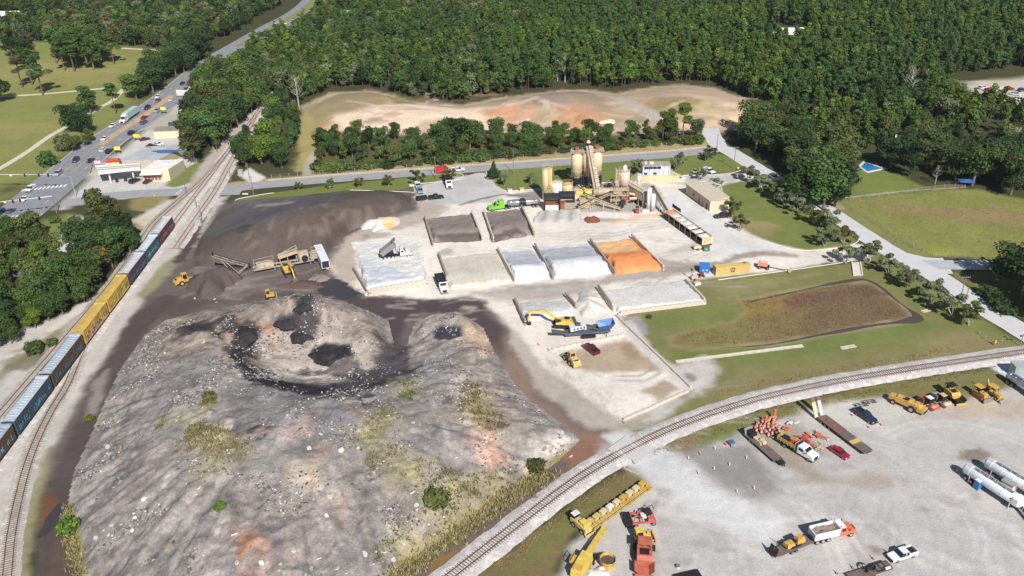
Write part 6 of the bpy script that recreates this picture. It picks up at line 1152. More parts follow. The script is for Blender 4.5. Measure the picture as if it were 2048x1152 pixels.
o = thing('boom_lift', 'orange boom lift with white arm at the end of the container', 'boom lift'); at_px(o, (1517,535),(1538,538)); wheels(o, (-1.2,1.2),1.0,.45); b = MB(); b.box(0,0,.8,3.2,1.6,.5); b.o('chassis', dk, o); b = MB(); b.box(-.4,0,1.6,3.0,2.0,1.1, top=(.85,.85)); b.o('turntable', orange_m, o); b = MB(); b.bar((-1.2,0,2.2),(7.2,-.4,1.3),.42); b.o('boom', whitep, o); b = MB(); b.box(7.8,-.4,.5,.9,1.9,.1); 
for s in (-1,1): b.bar((7.4,-.4 + s * .9,.5),(7.4,-.4 + s * .9,1.7),.06); b.bar((8.2,-.4 + s * .9,.5),(8.2,-.4 + s * .9,1.7),.06); b.bar((7.4,-.4 + s * .9,1.7),(8.2,-.4 + s * .9,1.7),.06)
b.bar((8.2,-1.3,1.7),(8.2,.5,1.7),.06); b.o('basket', cream, o)
o = thing('light_tower', 'small white and pink light tower cart near the blue skip', 'light tower'); at_px(o, (1381,560),(1394,558)); wheels(o, (0,),.8,.35); b = MB(); b.box(0,0,.9,2.0,1.3,.9); b.o('engine_box', pinkish, o); b = MB(); b.bar((-.6,0,1.2),(-1.0,0,3.6),.12); b.box(-1.0,0,3.6,.3,1.2,.3); b.o('mast', dk, o); b = MB(); b.box(1.0,.0,.55,1.2,1.0,.25); b.o('deck', redp, o)
o = thing('mixer_cart', 'small maroon engine cart in front of the blue skip', 'cart'); at_px(o, (1397,553),(1410,553)); wheels(o, (-.5,.6),.6,.35); b = MB(); b.cyl((-.6,0,.9),(.4,0,1.2),.55, n=12); b.o('drum', pm('paint_maroon', (104,44,64),.5,0,.2,1), o); b = MB(); b.box(.9,0,.8,.8,.8,.7); b.o('engine', pinkish, o)
o = thing('concrete_block_stack', 'loose cream concrete block beside the slab wall end', 'concrete block'); at_px(o, (1388,570),(1400,568)); b = MB(); b.box(0,0,.4,2.0,1.2,.8, top=(.96,.94)); b.o('block', conc, o); b = MB(); b.cyl((-.5,0,.8),(-.5,0,.95),.08); b.cyl((.5,0,.8),(.5,0,.95),.08); b.o('lifting_eye', dk, o)
o = thing('red_compressor', 'little red forklift parked at the baghouse foot', 'forklift'); at_px(o, (1274,429),(1274,422)); wheels(o, (-.6,.7),.55,.32); b = MB(); b.box(-.2,0,.85,1.7,1.1,.8); b.o('body', redp, o); b = MB()
for x in (-.8,.6):
    for s in (-1,1): b.bar((x, s * .5,1.2),(x * .8, s * .5,2.2),.08)
b.box(-.1,0,2.22,1.5,1.1,.08); b.o('overhead_guard', dk, o); b = MB(); b.bar((1.0,-.3,.2),(1.0,-.3,2.4),.12); b.bar((1.0,.3,.2),(1.0,.3,2.4),.12); b.box(1.5,-.3,.15,1.0,.12,.06); b.box(1.5,.3,.15,1.0,.12,.06); b.o('mast', dk, o)
o = thing('pump_trailer', 'small pale yellow compressor trailer at the bins end', 'compressor'); at_px(o, (1386,500),(1402,498)); wheels(o, (0,),.75,.35); b = MB(); b.prof([(-1.3,.6),(1.2,.6),(1.3,1.1),(.9,1.6),(-.9,1.7),(-1.3,1.3)],-.65,.65); b.o('canopy', cream, o); b = MB(); b.bar((1.2,0,.6),(2.2,0,.4),.1); b.cyl((.9,.2,1.5),(.9,.2,2.4),.15); b.o('drawbar', dk, o)
o = thing('waste_skip', 'small green and red skip beside the compressor trailer', 'skip'); at_px(o, (1406,502),(1420,502)); b = MB(); b.box(0,.3,.8,1.9,1.5,1.4); b.o('body', pm('paint_green', (64,124,92),.5,0,.15,1), o); b = MB(); b.box(.2,.5,1.62,1.5,1.2,.16, rx=.1); b.o('lid', pm('dull_red', (150,80,72),.6,0,.15,1), o); b = MB(); b.box(-.2,-.48,.9,.6,.05,.6); b.o('label_plate', pm('paint_sky', (130,190,206),.5,0,.1,1), o)
# ================================================================ road vehicles
PAINT = dict(white=(232,232,232), silver=(176,180,186), grey=(112,114,118), black=(40,41,45), navy=(46,58,82), blue=(58,84,122), red=(170,40,44), crimson=(176,30,58), maroon=(110,28,42), teal=(38,104,112), ltblue=(130,168,190), gold=(150,134,104))
def cp(n): return pm('carpaint_' + n, PAINT[n],.25,.15 if n not in ('white',) else 0,.05,.8, coat=.4)
lamp_w = pm('lamp_clear', (222,226,228),.2,0,.05,1); lamp_r = pm('lamp_red', (150,24,22),.3,0,.05,1)
def cwheel(o, x, y, r, w_=.22, m_=None):
    for s in (-1,1):
        t = MB().cyl((x, s * (y - w_), r),(x, s * y, r), r, n=14).o('wheel', blk, o); MB().cyl((x, s * y, r),(x, s * (y + .02), r), r * .62, n=10).o('rim', m_ or steel, t)
def lights(o, xf, xr, y, z):
    for s in (-1,1): MB().box(xf, s * y, z, .08,.34,.16).o('headlight', lamp_w, o); MB().box(xr, s * y, z + .1,.08,.26,.2).o('tail_light', lamp_r, o)
def car(kind, color, label, rear, front, group=None, cat=None):
    o = thing({'sedan': 'parked_car' if False else 'car', 'suv': 'car', 'pickup': 'pickup_truck'}[kind], label, cat or ('pickup' if kind == 'pickup' else 'car'), group); at_px(o, rear, front); m_ = cp(color)
    if kind == 'pickup':
        w_ = 1.0; MB().prof([(-2.9,.45),(-2.9,1.08),(-.85,1.08),(-.85,1.02),(.95,1.02),(1.25,1.12),(2.6,1.0),(2.85,.85),(2.9,.45)],-w_, w_).o('body', m_, o)
        MB().prof([(-.85,1.03),(-.72,1.78),(.55,1.82),(1.3,1.1)],-w_ + .04, w_ - .04,(1.03,.22)).o('windows', glassd, o); MB().prof([(-.80,1.76),(-.74,1.86),(.42,1.90),(.62,1.78)],-w_ + .2, w_ - .2).o('roof', m_, o)
        for s in (-1,1): b = MB(); b.bar((-.05, s * .97,1.05),(-.1, s * .82,1.8),.12); b.bar((-.84, s * .97,1.05),(-.76, s * .82,1.8),.14); b.o('pillar', m_, o)
        MB().box(-1.88,0,1.085,1.75,1.62,.02).o('bed_floor', dk, o); b = MB(); b.box(-1.88,.93,1.22,1.95,.14,.34); b.box(-1.88,-.93,1.22,1.95,.14,.34); b.box(-2.84,0,1.22,.12,1.95,.34); b.o('bed_side', m_, o)
        MB().box(2.9,0,.55,.16,1.9,.25).o('bumper', dk, o); lights(o, 2.86,-2.92,.78,.88); [cwheel(o, x, 1.0,.4) for x in (-1.85,1.85)]
    elif kind == 'suv':
        w_ = .95; MB().prof([(-2.35,.4),(-2.4,.95),(-2.3,1.08),(1.0,1.06),(2.2,.95),(2.35,.7),(2.35,.4)],-w_, w_).o('body', m_, o); MB().prof([(-2.32,1.06),(-2.05,1.68),(.35,1.72),(1.15,1.05)],-w_ + .04, w_ - .04,(1.06,.22)).o('windows', glassd, o); MB().prof([(-2.12,1.64),(-2.0,1.75),(.28,1.80),(.45,1.68)],-w_ + .16, w_ - .16).o('roof', m_, o)
        for s in (-1,1): b = MB(); b.bar((-1.0, s * .92,1.06),(-.95, s * .78,1.7),.1); b.o('pillar', m_, o)
        lights(o, 2.34,-2.4,.7,.78); [cwheel(o, x, .95,.36) for x in (-1.45,1.5)]
    else:
        w_ = .9; MB().prof([(-2.3,.35),(-2.35,.8),(-2.2,.92),(-1.4,.95),(.9,.92),(2.1,.78),(2.3,.6),(2.3,.35)],-w_, w_).o('body', m_, o); MB().prof([(-1.6,.93),(-.95,1.38),(.15,1.42),(1.05,.91)],-w_ + .05, w_ - .05,(.93,.28)).o('windows', glassd, o); MB().prof([(-1.0,1.36),(-.85,1.44),(.05,1.47),(.25,1.38)],-w_ + .17, w_ - .17).o('roof', m_, o)
        for s in (-1,1): b = MB(); b.bar((-.45, s * .86,.93),(-.42, s * .74,1.4),.09); b.o('pillar', m_, o)
        lights(o, 2.28,-2.33,.66,.68); [cwheel(o, x, .9,.33) for x in (-1.4,1.42)]
    return o
# highway traffic: 's' comes towards the camera, 'n' drives away
def on_hw(kind, color, label, px, py, d):
    c = P(px, py); i = int(np.argmin(((HW - c[:2]) ** 2).sum(1))); t = HW[min(i + 1, len(HW) - 1)] - HW[max(i - 1,0)]; a = math.atan2(t[1], t[0]) + (math.pi if d == 's' else 0)
    o = car(kind, color, label, (px, py), None, 'traffic on the highway'); o.rotation_euler = (0,0, a); return o
for a in (('suv', 'silver', 'silver car leading the traffic toward the signals', 117,349, 's'),('suv', 'blue', 'dark blue car behind the silver one toward the signals', 152,323, 's'),('sedan', 'black', 'black sedan heading away beside the shop forecourt', 182,323, 'n'),('sedan', 'white', 'white sedan in the inner lane behind the dark blue car', 210,279, 's'),('sedan', 'white', 'white sedan heading away just left of the black SUV', 207,301, 'n'),('suv', 'black', 'black SUV heading away by the yellow stall', 219,305, 'n'),('sedan', 'white', 'white sedan just ahead of the tractor trailer', 226,253, 's'),('suv', 'black', 'black car heading away before the billboard lots', 264,268, 'n'),('suv', 'navy', 'dark car behind the tractor trailer', 295,218, 's'),('sedan', 'red', 'red car in the middle of the highway', 289,237, 'n'),('suv', 'grey', 'grey car just right of the red car', 288,247, 'n'),('pickup', 'silver', 'silver pickup heading away near the yellow sign', 316,223, 'n'),('sedan', 'grey', 'grey car in the outer lane below the billboard', 316,203, 's'),('sedan', 'white', 'white car in the far queue left of the billboard', 317,195, 's'),('sedan', 'white', 'white car heading away right below the billboard', 344,201, 'n'),('sedan', 'black', 'black car on the highway above the billboard', 365,169, 's'),('sedan', 'blue', 'blue car half hidden beside the billboard', 373,180, 'n'),('sedan', 'white', 'white car heading away near the trees over the highway', 391,158, 'n'),('pickup', 'white', 'white pickup crossing the painted crosswalk', 62,380, 's'),('sedan', 'white', 'white car in the middle of the signal junction', 50,400, 's'),('sedan', 'grey', 'grey car stopped at the left edge of the junction', 22,424, 'n'),('suv', 'blue', 'blue car cut off by the left edge at the junction', 1,428, 's'),('sedan', 'white', 'tiny white car on the left far carriageway', 553,47, 's'),('sedan', 'white', 'tiny white car on the right far carriageway', 574,48, 'n'),('sedan', 'white', 'tiny white car below the other on the far carriageway', 563,60, 'n'),('sedan', 'black', 'tiny black car on the far carriageway', 553,65, 'n'),('sedan', 'silver', 'farthest tiny silver car on the highway', 587,40, 'n')): on_hw(*a)
car('suv', 'black', 'black SUV parked under the fuel canopy edge', (262,368),(277,361), cat='car'); car('sedan', 'maroon', 'maroon sedan parked at the shop door', (289,369),(304,361)); car('pickup', 'teal', 'teal pickup behind the cream fence at the shops', (342,251),(358,249)); car('sedan', 'maroon', 'dark red car parked by the yellow sign stall', (283,282),(297,279)); car('sedan', 'black', 'black car parked in the back lot of the shops', (297,295),(310,292)); car('sedan', 'white', 'white car parked behind the black one in the back lot', (312,291),(322,290))
car('pickup', 'white', 'white pickup driving past the control house', (1344,362),(1367,359)); car('sedan', 'silver', 'leftmost silver car of three parked on the lawn edge', (1387,346),(1399,343)); car('sedan', 'ltblue', 'middle pale blue car of three parked on the lawn edge', (1402,349),(1410,345)); car('pickup', 'white', 'rightmost white pickup of three parked on the lawn edge', (1411,341),(1425,348)); car('pickup', 'black', 'black pickup parked at the end of the tan building', (1458,434),(1432,436)); car('suv', 'white', 'white SUV parked in the tree shade on the east road', (1543,354),(1553,361)); car('pickup', 'maroon', 'dark red pickup parked on the stained pad', (1196,713),(1168,691)); car('pickup', 'navy', 'dark navy pickup with cones beside the curved railway', (1714,826),(1747,848)); car('sedan', 'crimson', 'crimson sedan parked beside the long flatbed trailer', (1664,899),(1694,919)); car('pickup', 'white', 'white crew pickup near the orange dump truck', (1828,1106),(1778,1122))
car('pickup', 'ltblue', 'pale blue pickup at the entrance lawn corner', (838,376),(843,392)); car('pickup', 'white', 'white pickup right behind the pale blue one', (834,369),(838,379)); car('pickup', 'black', 'black pickup with a loaded bed at the entrance', (859,399),(885,396)); car('pickup', 'white', 'white pickup towing the red trailer on the service road', (905,343),(926,341))
car('pickup', 'white', 'white truck cut off by the right edge below the tanks', (2040,1015),(2062,1042))
# ---- heavier trucks
def cab_conv(o, m_, x0, L=2.2, h=2.9, w_=1.2, hood=1.9, sleeper=False):
    """conventional cab with bonnet; x0 is the back of the cab"""
    MB().prof([(x0,.75),(x0, h),(x0 + L * .55, h + .05),(x0 + L * .85,1.95),(x0 + L + hood * .75,1.7),(x0 + L + hood, 1.35),(x0 + L + hood, .75)],-w_, w_, (1.9,.1)).o('cab', m_, o)
    MB().prof([(x0 + L * .50, h - .12),(x0 + L * .60, h - .08),(x0 + L * .90,2.02),(x0 + L * .80,2.0)],-w_ + .18, w_ - .18).o('windscreen', glassd, o)
    for s in (-1,1): MB().box(x0 + L * .36, s * (w_ - .03), h - .55, L * .42,.12,.62).o('side_window', glassd, o); MB().box(x0 + L * .95, s * (w_ + .22),2.2,.12,.2,.5).o('mirror', blk, o); MB().cyl((x0 - .05, s * (w_ - .1),1),(x0 - .05, s * (w_ - .1), h + .5),.09, n=8).o('exhaust', steel, o)
    MB().box(x0 + L + hood + .04,0,1.15,.08,1.3,.7).o('grille', dk, o); MB().box(x0 + L + hood + .1,0,.62,.2,2.3,.3).o('bumper', steel, o)
    for s in (-1,1): MB().box(x0 + L + hood - .05, s * .9,1.15,.2,.35,.25).o('headlight', lamp_w, o)
def twheels(o, xs, y=1.22, r=.52, w_=.5, m_=None): [cwheel(o, x, y, r, w_, m_) for x in xs]
def dump_truck(label, cabm, bodym, rear, front, tilt=0.0, load=None, z=0.0):
    o = thing('dump_truck', label, 'dump truck'); at_px(o, rear, front, z); MB().box(-.4,0,.82,8.0,.9,.3).o('chassis', dk, o); cab_conv(o, cabm, 1.35,1.9,2.75,1.18,1.7); twheels(o, (-3.6,-2.35,-1.1,3.9), m_=pm('alloy', (214,214,214),.35,.6,.05,1))
    R = Matrix.Rotation(tilt, 4, 'Y'); piv = Vector((-4.1,0,1.05)); parts = []
    def T(b): b.v = [tuple(piv + (R @ (Vector(p_) - piv))) for p_ in b.v]; return b
    b = MB(); b.b2(-4.2,1.15,-1.25,1.25,1.05,1.2); T(b).o('bed_floor', dk if load is None else load, o)
    for s in (-1,1): b = MB(); b.box(-1.52, s * 1.22,1.95,5.3,.08,1.6); sd = T(b).o('bed_side', bodym, o); b = MB(); [b.box(-4.0 + 5.0 * k / 6, s * 1.28,1.9,.1,.1,1.5) for k in range(7)]; b.box(-1.52, s * 1.24,2.78,5.4,.16,.14); T(b).o('side_rib', bodym, sd)
    b = MB(); b.box(1.12,0,2.05,.1,2.5,1.9); b.box(1.75,0,3.0,1.3,2.5,.08); T(b).o('head_board', bodym, o)
    b = MB(); b.box(-4.22,0,1.9,.1,2.5,1.55); [b.box(-4.3,0,1.3 + .32 * k, .1,2.5,.1) for k in range(5)]
    if tilt: b.v = [(x, y, z_) for x, y, z_ in b.v]
    T(b).o('tailgate', bodym if not tilt else dk, o)
    if load is not None:
        xs = np.linspace(-4.1,1.0,12); ys = np.linspace(-1.15,1.15,7); X, Y = np.meshgrid(xs, ys); link('load', np_mesh('load', np.column_stack([X.ravel(), Y.ravel(),2.25 + .18 * RNG.normal(size=X.size)]), grid_faces(12,7), load, False), o)
    if tilt: b = MB(); b.cyl((.6,0,.95), tuple(piv + R @ (Vector((.6,0,1.2)) - piv)),.13); b.o('ram', steel, o)
    return o
wht = cp('white'); org = pm('truck_orange', (224,116,76),.35,0,.08,1, coat=.3); grn = pm('truck_green', (128,206,60),.35,0,.06,1, coat=.3); load_m = pm('load_debris', (150,128,116),.95,0,.4,2)
dump_truck('orange cab dump truck with white bed of debris, towing a trailer', org, wht, (1619,1083),(1700,1064),0, load_m)
_z = float(ray_h(800,522, AGH)[2]); dump_truck('white dump truck tipping with its bed raised on the limestone pile', wht, steel, (774,524),(812,520),-.62, None, 1.5)
dump_truck('white dump truck with dark bed parked nose toward the camera', wht, dk, (879,564),(888,584),0, blk); dump_truck('white dump truck parked under the trees at the entrance', wht, dk, (893,360),(900,380),0, blk)
# green tractor with silver tanker
o = thing('tractor_unit', 'bright green tractor unit at the head of the silver tanker', 'tractor'); at_px(o, (1016,416),(982,421)); MB().box(-.6,0,.85,7.0,.9,.3).o('chassis', dk, o); cab_conv(o, grn, .4,1.9,2.9,1.2,2.0); MB().box(-.6,0,2.1,2.0,2.4,2.7, top=(.92,.94)).o('sleeper', grn, o); twheels(o, (-3.4,-2.1,3.2))
def tanker(label, rear, front, tm, jm=None, L=11.5, r=1.05, z=1.95, cat='tanker trailer', name='tanker_trailer'):
    o = thing(name, label, cat); at_px(o, rear, front); MB().pill((-L / 2,0, z),(L / 2,0, z), r, 20).o('tank', tm, o, True); b = MB(); [b.cyl((x - .06,0, z),(x + .06,0, z), r + .04, n=20) for x in np.linspace(-L * .4, L * .4,5)]; b.o('band', tm, o)
    if jm: b = MB(); b.cyl((-.9,0, z),(1.7,0, z), r + .06, n=20); b.box(.4,0, z + r + .15,1.8,1.0,.4); b.o('valve_jacket', jm, o)
    b = MB(); b.box(0,0, z + r + .1, L * .7,.6,.08); b.cyl((0,0, z + r),(0,0, z + r + .35),.35, n=12); b.o('catwalk', steel, o); MB().box(0,0,.95, L * .9,.8,.3).o('frame', dk, o); twheels(o, (-L / 2 + 1.0,-L / 2 + 2.3)); b = MB()
    for s in (-1,1): b.bar((L * .28, s * .7,1.0),(L * .28, s * .7,.1),.16)
    b.o('landing_leg', dk, o); return o
tanker('silver tanker trailer with black middle behind the green tractor', (1076,412),(1018,416), pm('polished_tank', (206,210,216),.22,.8,.06,.6), dk)
# highway tractor trailer
o = thing('semi_truck', 'white tractor with pale teal box trailer on the highway', 'semi truck', 'traffic on the highway'); at_px(o, (272,229),(247,247)); tl = pm('trailer_teal', (176,208,206),.5,0,.08,.6); MB().b2(-8,4.2,-1.27,1.27,1.2,4.0).o('trailer_box', tl, o); cab_conv(o, wht, 5.2,1.9,3.2,1.2,1.4); MB().box(4.9,0,2.2,1.2,2.3,2.8).o('sleeper', wht, o); twheels(o, (-7,-5.8,3.2,4.4,7.6)); MB().box(-2,0,1.05,12,1,.25).o('chassis', dk, o)
# white van trailer beside the crusher
o = thing('van_trailer', 'white box trailer standing beside the crusher', 'trailer'); at_px(o, (639,513),(652,541)); MB().b2(-6.2,6.2,-1.28,1.28,1.15,3.95).o('box', pm('trailer_white', (222,226,228),.5,0,.08,.5), o); MB().box(6.22,0,2.5,.06,2.2,2.3).o('front_opening', navy, o); b = MB(); [b.box(-6.0 + 12 * k / 10,0,3.98,.06,2.5,.04) for k in range(11)]; b.o('roof_bow', wht, o); MB().box(0,0,1.0,12,1.0,.26).o('frame', dk, o); twheels(o, (-5.2,-3.9)); b = MB(); [b.bar((4.0, s * .8,1),(4.0, s * .8,.05),.18) for s in (-1,1)]; b.o('landing_leg', dk, o); MB().box(6.3,.5,.9,.3,.8,.5).o('step', orange_m, o)
# cargo and utility trailers
o = thing('cargo_trailer', 'red enclosed cargo trailer on the service road', 'trailer'); at_px(o, (871,347),(894,344)); MB().prof([(-2.4,.55),(-2.4,2.5),(2.2,2.5),(2.7,1.6),(2.4,.55)],-1.05,1.05).o('box', pm('trailer_red', (206,40,58),.4,0,.08,1), o); [cwheel(o, x, 1.1,.36) for x in (-.5,.4)]; MB().bar((2.4,0,.55),(3.8,0,.5),.12).o('drawbar', dk, o)
o = thing('dump_trailer', 'black dump trailer hitched to the black pickup', 'trailer'); at_px(o, (833,402),(854,399)); b = MB(); [b.box(0, s * 1.0,1.15,3.9,.08,.9) for s in (-1,1)]; b.box(-1.95,0,1.15,.08,2.0,.9); b.box(1.95,0,1.15,.08,2.0,.9); b.o('side_wall', dk, o); MB().box(0,0,.72,3.9,2.0,.12).o('floor', dk, o); [cwheel(o, x, 1.1,.36) for x in (-.45,.45)]; MB().bar((1.9,0,.6),(3.2,0,.5),.12).o('drawbar', dk, o)
wood_m = pm('deck_planks', (112,98,92),.85,0,.25,.8); wood_r = pm('deck_rusty', (122,90,80),.85,0,.3,.8); alu = pm('ramp_alloy', (206,206,210),.5,.4,.1,1)
def flatbed(name, label, rear, front, L, w_, zd, planks, m_, cat='trailer'):
    o = thing(name, label, cat); at_px(o, rear, front); MB().box(0,0, zd - .2, L, w_ * .6,.25).o('frame', dk, o)
    for k in range(planks): MB().box(0,-w_ / 2 + w_ * (k + .5) / planks, zd - .02, L, w_ / planks - .05,.1).o('plank', m_, o)
    return o
A0, A1 = P(1634,834), P(1738,912); LL = float(np.linalg.norm(A1 - A0)); o = flatbed('lowboy_trailer', 'long flatbed trailer with raised ramps beside the crimson sedan', (1640,838),(1738,912), LL - 1.5,2.7,1.0,5, wood_m); twheels(o, (-LL / 2 + 2,-LL / 2 + 3.3,-LL / 2 + 4.6),1.25,.42,.4)
MB().box(-LL / 2 + 4.2,0,1.06,6.0,2.72,.08).o('rust_deck', wood_r, o); MB().box(LL / 2 - 4.8,0,1.1,1.1,2.8,.12).o('cross_beam', yel, o)
for s in (-1,1): MB().box(-LL / 2 - .9, s * .8,2.3,.22,1.0,4.0, ry=-.5).o('ramp', alu if s > 0 else cream, o)
b = MB(); [b.box(-LL / 2 - 1.9, s * .8,4.2,.24,1.05,1.0, ry=-.5) for s in (-1,1)]; b.o('ramp_tip', wood_r, o)
o = flatbed('equipment_trailer', 'dark equipment trailer carrying small yellow machine near the barrels', (1496,872),(1556,925),10.5,2.4,.8,5, wood_m); twheels(o, (-3.2,-2.2),1.2,.38,.35); b = MB(); b.box(-4.2,.1,1.5,2.0,1.8,1.2, top=(.8,.8)); b.o('winch_box', dk, o); b = MB(); b.box(-1.6,.2,1.2,2.6,1.5,.7); b.cyl((-1.2,.2,1.7),(.2,.2,1.7),.5, n=12); b.o('vibrator', cream, o); b = MB(); b.bar((-2.2,.4,1.4),(-.8,.6,2.3),.14); b.bar((-.8,.6,2.3),(.4,.2,1.4),.14); b.o('machine_arm', yel, o); b = MB(); b.bar((5.2,.8,.8),(7.4,0,.6),.14); b.bar((5.2,-.8,.8),(7.4,0,.6),.14); b.box(6.2,0,.85,1.2,1.2,.4); b.o('drawbar', dk, o); b = MB(); b.box(-5.2,0,1.5,.16,2.2,1.8, ry=-.4); b.o('tail_ramp', steel, o)
# crew truck with yellow stake bed
o = thing('crew_truck', 'white crew-cab truck with yellow stake bed of red barrels', 'truck'); at_px(o, (1562,884),(1626,922)); MB().box(0,0,.8,9.4,.9,.3).o('chassis', dk, o); cab_conv(o, wht, .7,2.6,2.55,1.15,1.5); twheels(o, (-2.6,3.7),1.2,.48,.45); MB().box(-2.3,0,1.15,4.8,2.4,.14).o('deck', dk, o); b = MB()
for s in (-1,1):
    for z in (1.5,1.85,2.2): b.bar((-4.6, s * 1.2, z),(.1, s * 1.2, z),.07,.12)
    for k in range(6): b.bar((-4.6 + .94 * k, s * 1.2,1.1),(-4.6 + .94 * k, s * 1.2,2.3),.09)
for z in (1.5,1.85,2.2): b.bar((-4.65,-1.2, z),(-4.65,1.2, z),.07,.12)
b.o('stake_side', yel, o); MB().box(.35,0,1.9,.3,2.5,1.9).o('crash_panel', navy, o); MB().box(.1,0,1.9,.2,2.5,1.9).o('crash_panel', yel, o); b = MB(); [b.cyl((-1.6 + .5 * i, -.7 + .55 * j, 1.22),(-1.6 + .5 * i, -.7 + .55 * j, 2.1),.24,.18,8) for i in range(3) for j in range(3)]; b.o('barrel_load', redp, o); MB().box(-3.4,0,1.6,1.5,1.8,.7).o('tool_box', dk, o)
o = thing('attenuator_cart', 'black attenuator cart behind the yellow stake bed', 'cart'); at_px(o, (1548,866),(1556,876)); cwheel(o, 0,.7,.35); b = MB(); b.box(0,0,.7,1.6,1.3,.5); b.o('frame', dk, o); b = MB(); b.bar((.8,0,.6),(1.9,0,.5),.1); b.o('drawbar', dk, o)
# tank storage in the south-east corner
for i, (rear, front, lb, L_) in enumerate((((1934,955),(2030,1018), 'long white tank trailer with blue and orange box hung on its side', 12.5),((1984,948),(2068,1000), 'long white tank trailer partly behind the grey box', 12.5))):
    o = tanker(lb, rear, front, pm('tank_white', (232,234,236),.4,0,.05,.6), None, L_, 1.2,2.1); b = MB()
    for k in range(6): b.bar((-5 + 2 * k, -.5,3.3),(-5 + 2 * k, -.5,4.2),.06)
    b.bar((-5,-.5,4.2),(5,-.5,4.2),.06); b.o('guard_rail', wht, o); b = MB(); [b.bar((-6.2, s * .3,.5),(-6.2, s * .3,3.6),.07) for s in (-1,1)]; [b.bar((-6.2,-.3,.7 + .4 * k),(-6.2,.3,.7 + .4 * k),.05) for k in range(7)]; b.o('ladder', wht, o)
    b = MB(); [b.bar((x, s * 1.25,.05),(x, s * 1.25,1.6),.12) for x in (-4.4,4.8) for s in (-1,1)]; b.o('prop', wht, o)
    if i == 0: b = MB(); b.box(5.6,0,2.3,1.2,2.5,1.6); b.o('pump_cabin', wht, o)
o = thing('portable_toilet', 'blue and orange portable toilet beside the white tank', 'portable toilet'); at_px(o, (1950,978),(1957,975)); MB().box(0,0,1.1,1.15,1.15,2.2).o('cabin', pm('toilet_orange', (236,122,52),.5,0,.08,1), o); MB().box(-.2,-.6,1.1,.9,.06,2.0).o('door', pm('toilet_blue', (52,128,192),.5,0,.08,1), o); MB().box(0,0,2.28,1.25,1.25,.16, top=(.8,.8)).o('roof', wht, o); MB().box(-.62,-.1,1.1,.06,1.1,2.0).o('side_panel', pm('toilet_blue', (52,128,192),.5,0,.08,1), o)
o = thing('tool_container', 'flat grey roofed box standing between the two white tanks', 'box'); at_px(o, (2008,985),(2028,970)); MB().box(0,0,1.1,3.2,2.4,2.2).o('body', whitep, o); MB().box(0,0,2.26,3.5,2.7,.12).o('roof', pm('roof_grey', (150,150,146),.7,0,.1,1), o); MB().box(0,-1.22,1.0,1.0,.06,1.9).o('door', dust_m, o)
o = tanker('silver tank truck cut off by the right edge on the grass', (2018,765),(2062,795), pm('polished_tank', (206,210,216),.22,.8,.06,.6), None, 8,1.05,1.9, 'tank truck', 'tank_truck'); MB().box(5.4,0,1.7,2.0,2.3,2.2).o('cab', wht, o)
# ================================================================ construction machines
cat_y = pm('machine_yellow', (212,166,72),.6,0,.2,1); cat_d = pm('machine_yellow_dusty', (214,188,118),.65,0,.16,1); cat_o = pm('machine_orange_red', (188,96,74),.65,0,.25,1); cat_br = pm('machine_bright', (226,196,84),.55,0,.16,1)
def bigw(o, x, y, r, w_, rim): 
    for s in (-1,1): t = MB().cyl((x, s * (y - w_ / 2), r),(x, s * (y + w_ / 2), r), r, n=18).o('wheel', blk, o); MB().cyl((x, s * (y + w_ / 2), r),(x, s * (y + w_ / 2 + .04), r), r * .55, n=12).o('rim', rim, t)
def cabin(o, x, z, m_, w_=1.5, l=1.5, h=1.5, roof=None):
    MB().box(x, 0, z + h / 2, l, w_, h, top=(.86,.88)).o('cab_glass', glassd, o); MB().box(x, 0, z + h + .06, l * 1.05, w_ * 1.02,.14).o('cab_roof', roof or m_, o); b = MB()
    for a in (-1,1):
        for c in (-1,1): b.bar((x + a * l * .49, c * w_ * .49, z),(x + a * l * .43, c * w_ * .44, z + h),.12)
    b.o('cab_pillar', m_, o)
def loader(label, rear, front, m_):
    o = thing('wheel_loader', label, 'wheel loader'); at_px(o, rear, front); bigw(o, -1.5,1.05,.8,.62, m_); bigw(o, 1.5,1.05,.8,.62, m_); MB().prof([(-3.2,.9),(-3.3,1.7),(-2.8,2.2),(-.9,2.3),(-.4,1.6),(-.4,.8)],-1.0,1.0,(1.6,.1)).o('engine_hood', m_, o); MB().box(-2.6,0,2.16,.9,1.3,.1).o('radiator_grille', dk, o); MB().box(.9,0,1.1,2.2,1.2,.8).o('front_frame', m_, o); MB().box(-3.35,0,1.0,.35,2.2,.7).o('counterweight', m_, o); cabin(o, -.2,1.9, m_, 1.5,1.5,1.4)
    for s in (-1,1): b = MB(); b.bar((.6, s * .55,1.9),(3.0, s * .6,.8),.22,.4); b.o('lift_arm', m_, o)
    b = MB(); b.bar((1.0,0,2.0),(2.9,0,1.4),.2); b.o('tilt_ram', steel, o); b = MB(); b._add([(3.0,-1.4,.15),(4.3,-1.4,.1),(3.0,-1.4,1.35),(3.0,1.4,.15),(4.3,1.4,.1),(3.0,1.4,1.35),(2.85,-1.4,.7),(2.85,1.4,.7)],[(0,1,4,3),(0,3,7,6),(6,7,5,2),(0,6,2,1),(3,4,5,7)]); b.o('bucket', steel if m_ is cat_d else dk, o); return o
loader('yellow wheel loader working at the millings cone', (352,572),(392,560), cat_y); loader('dusty yellow wheel loader parked on the stained pad', (1156,739),(1129,710), cat_d)
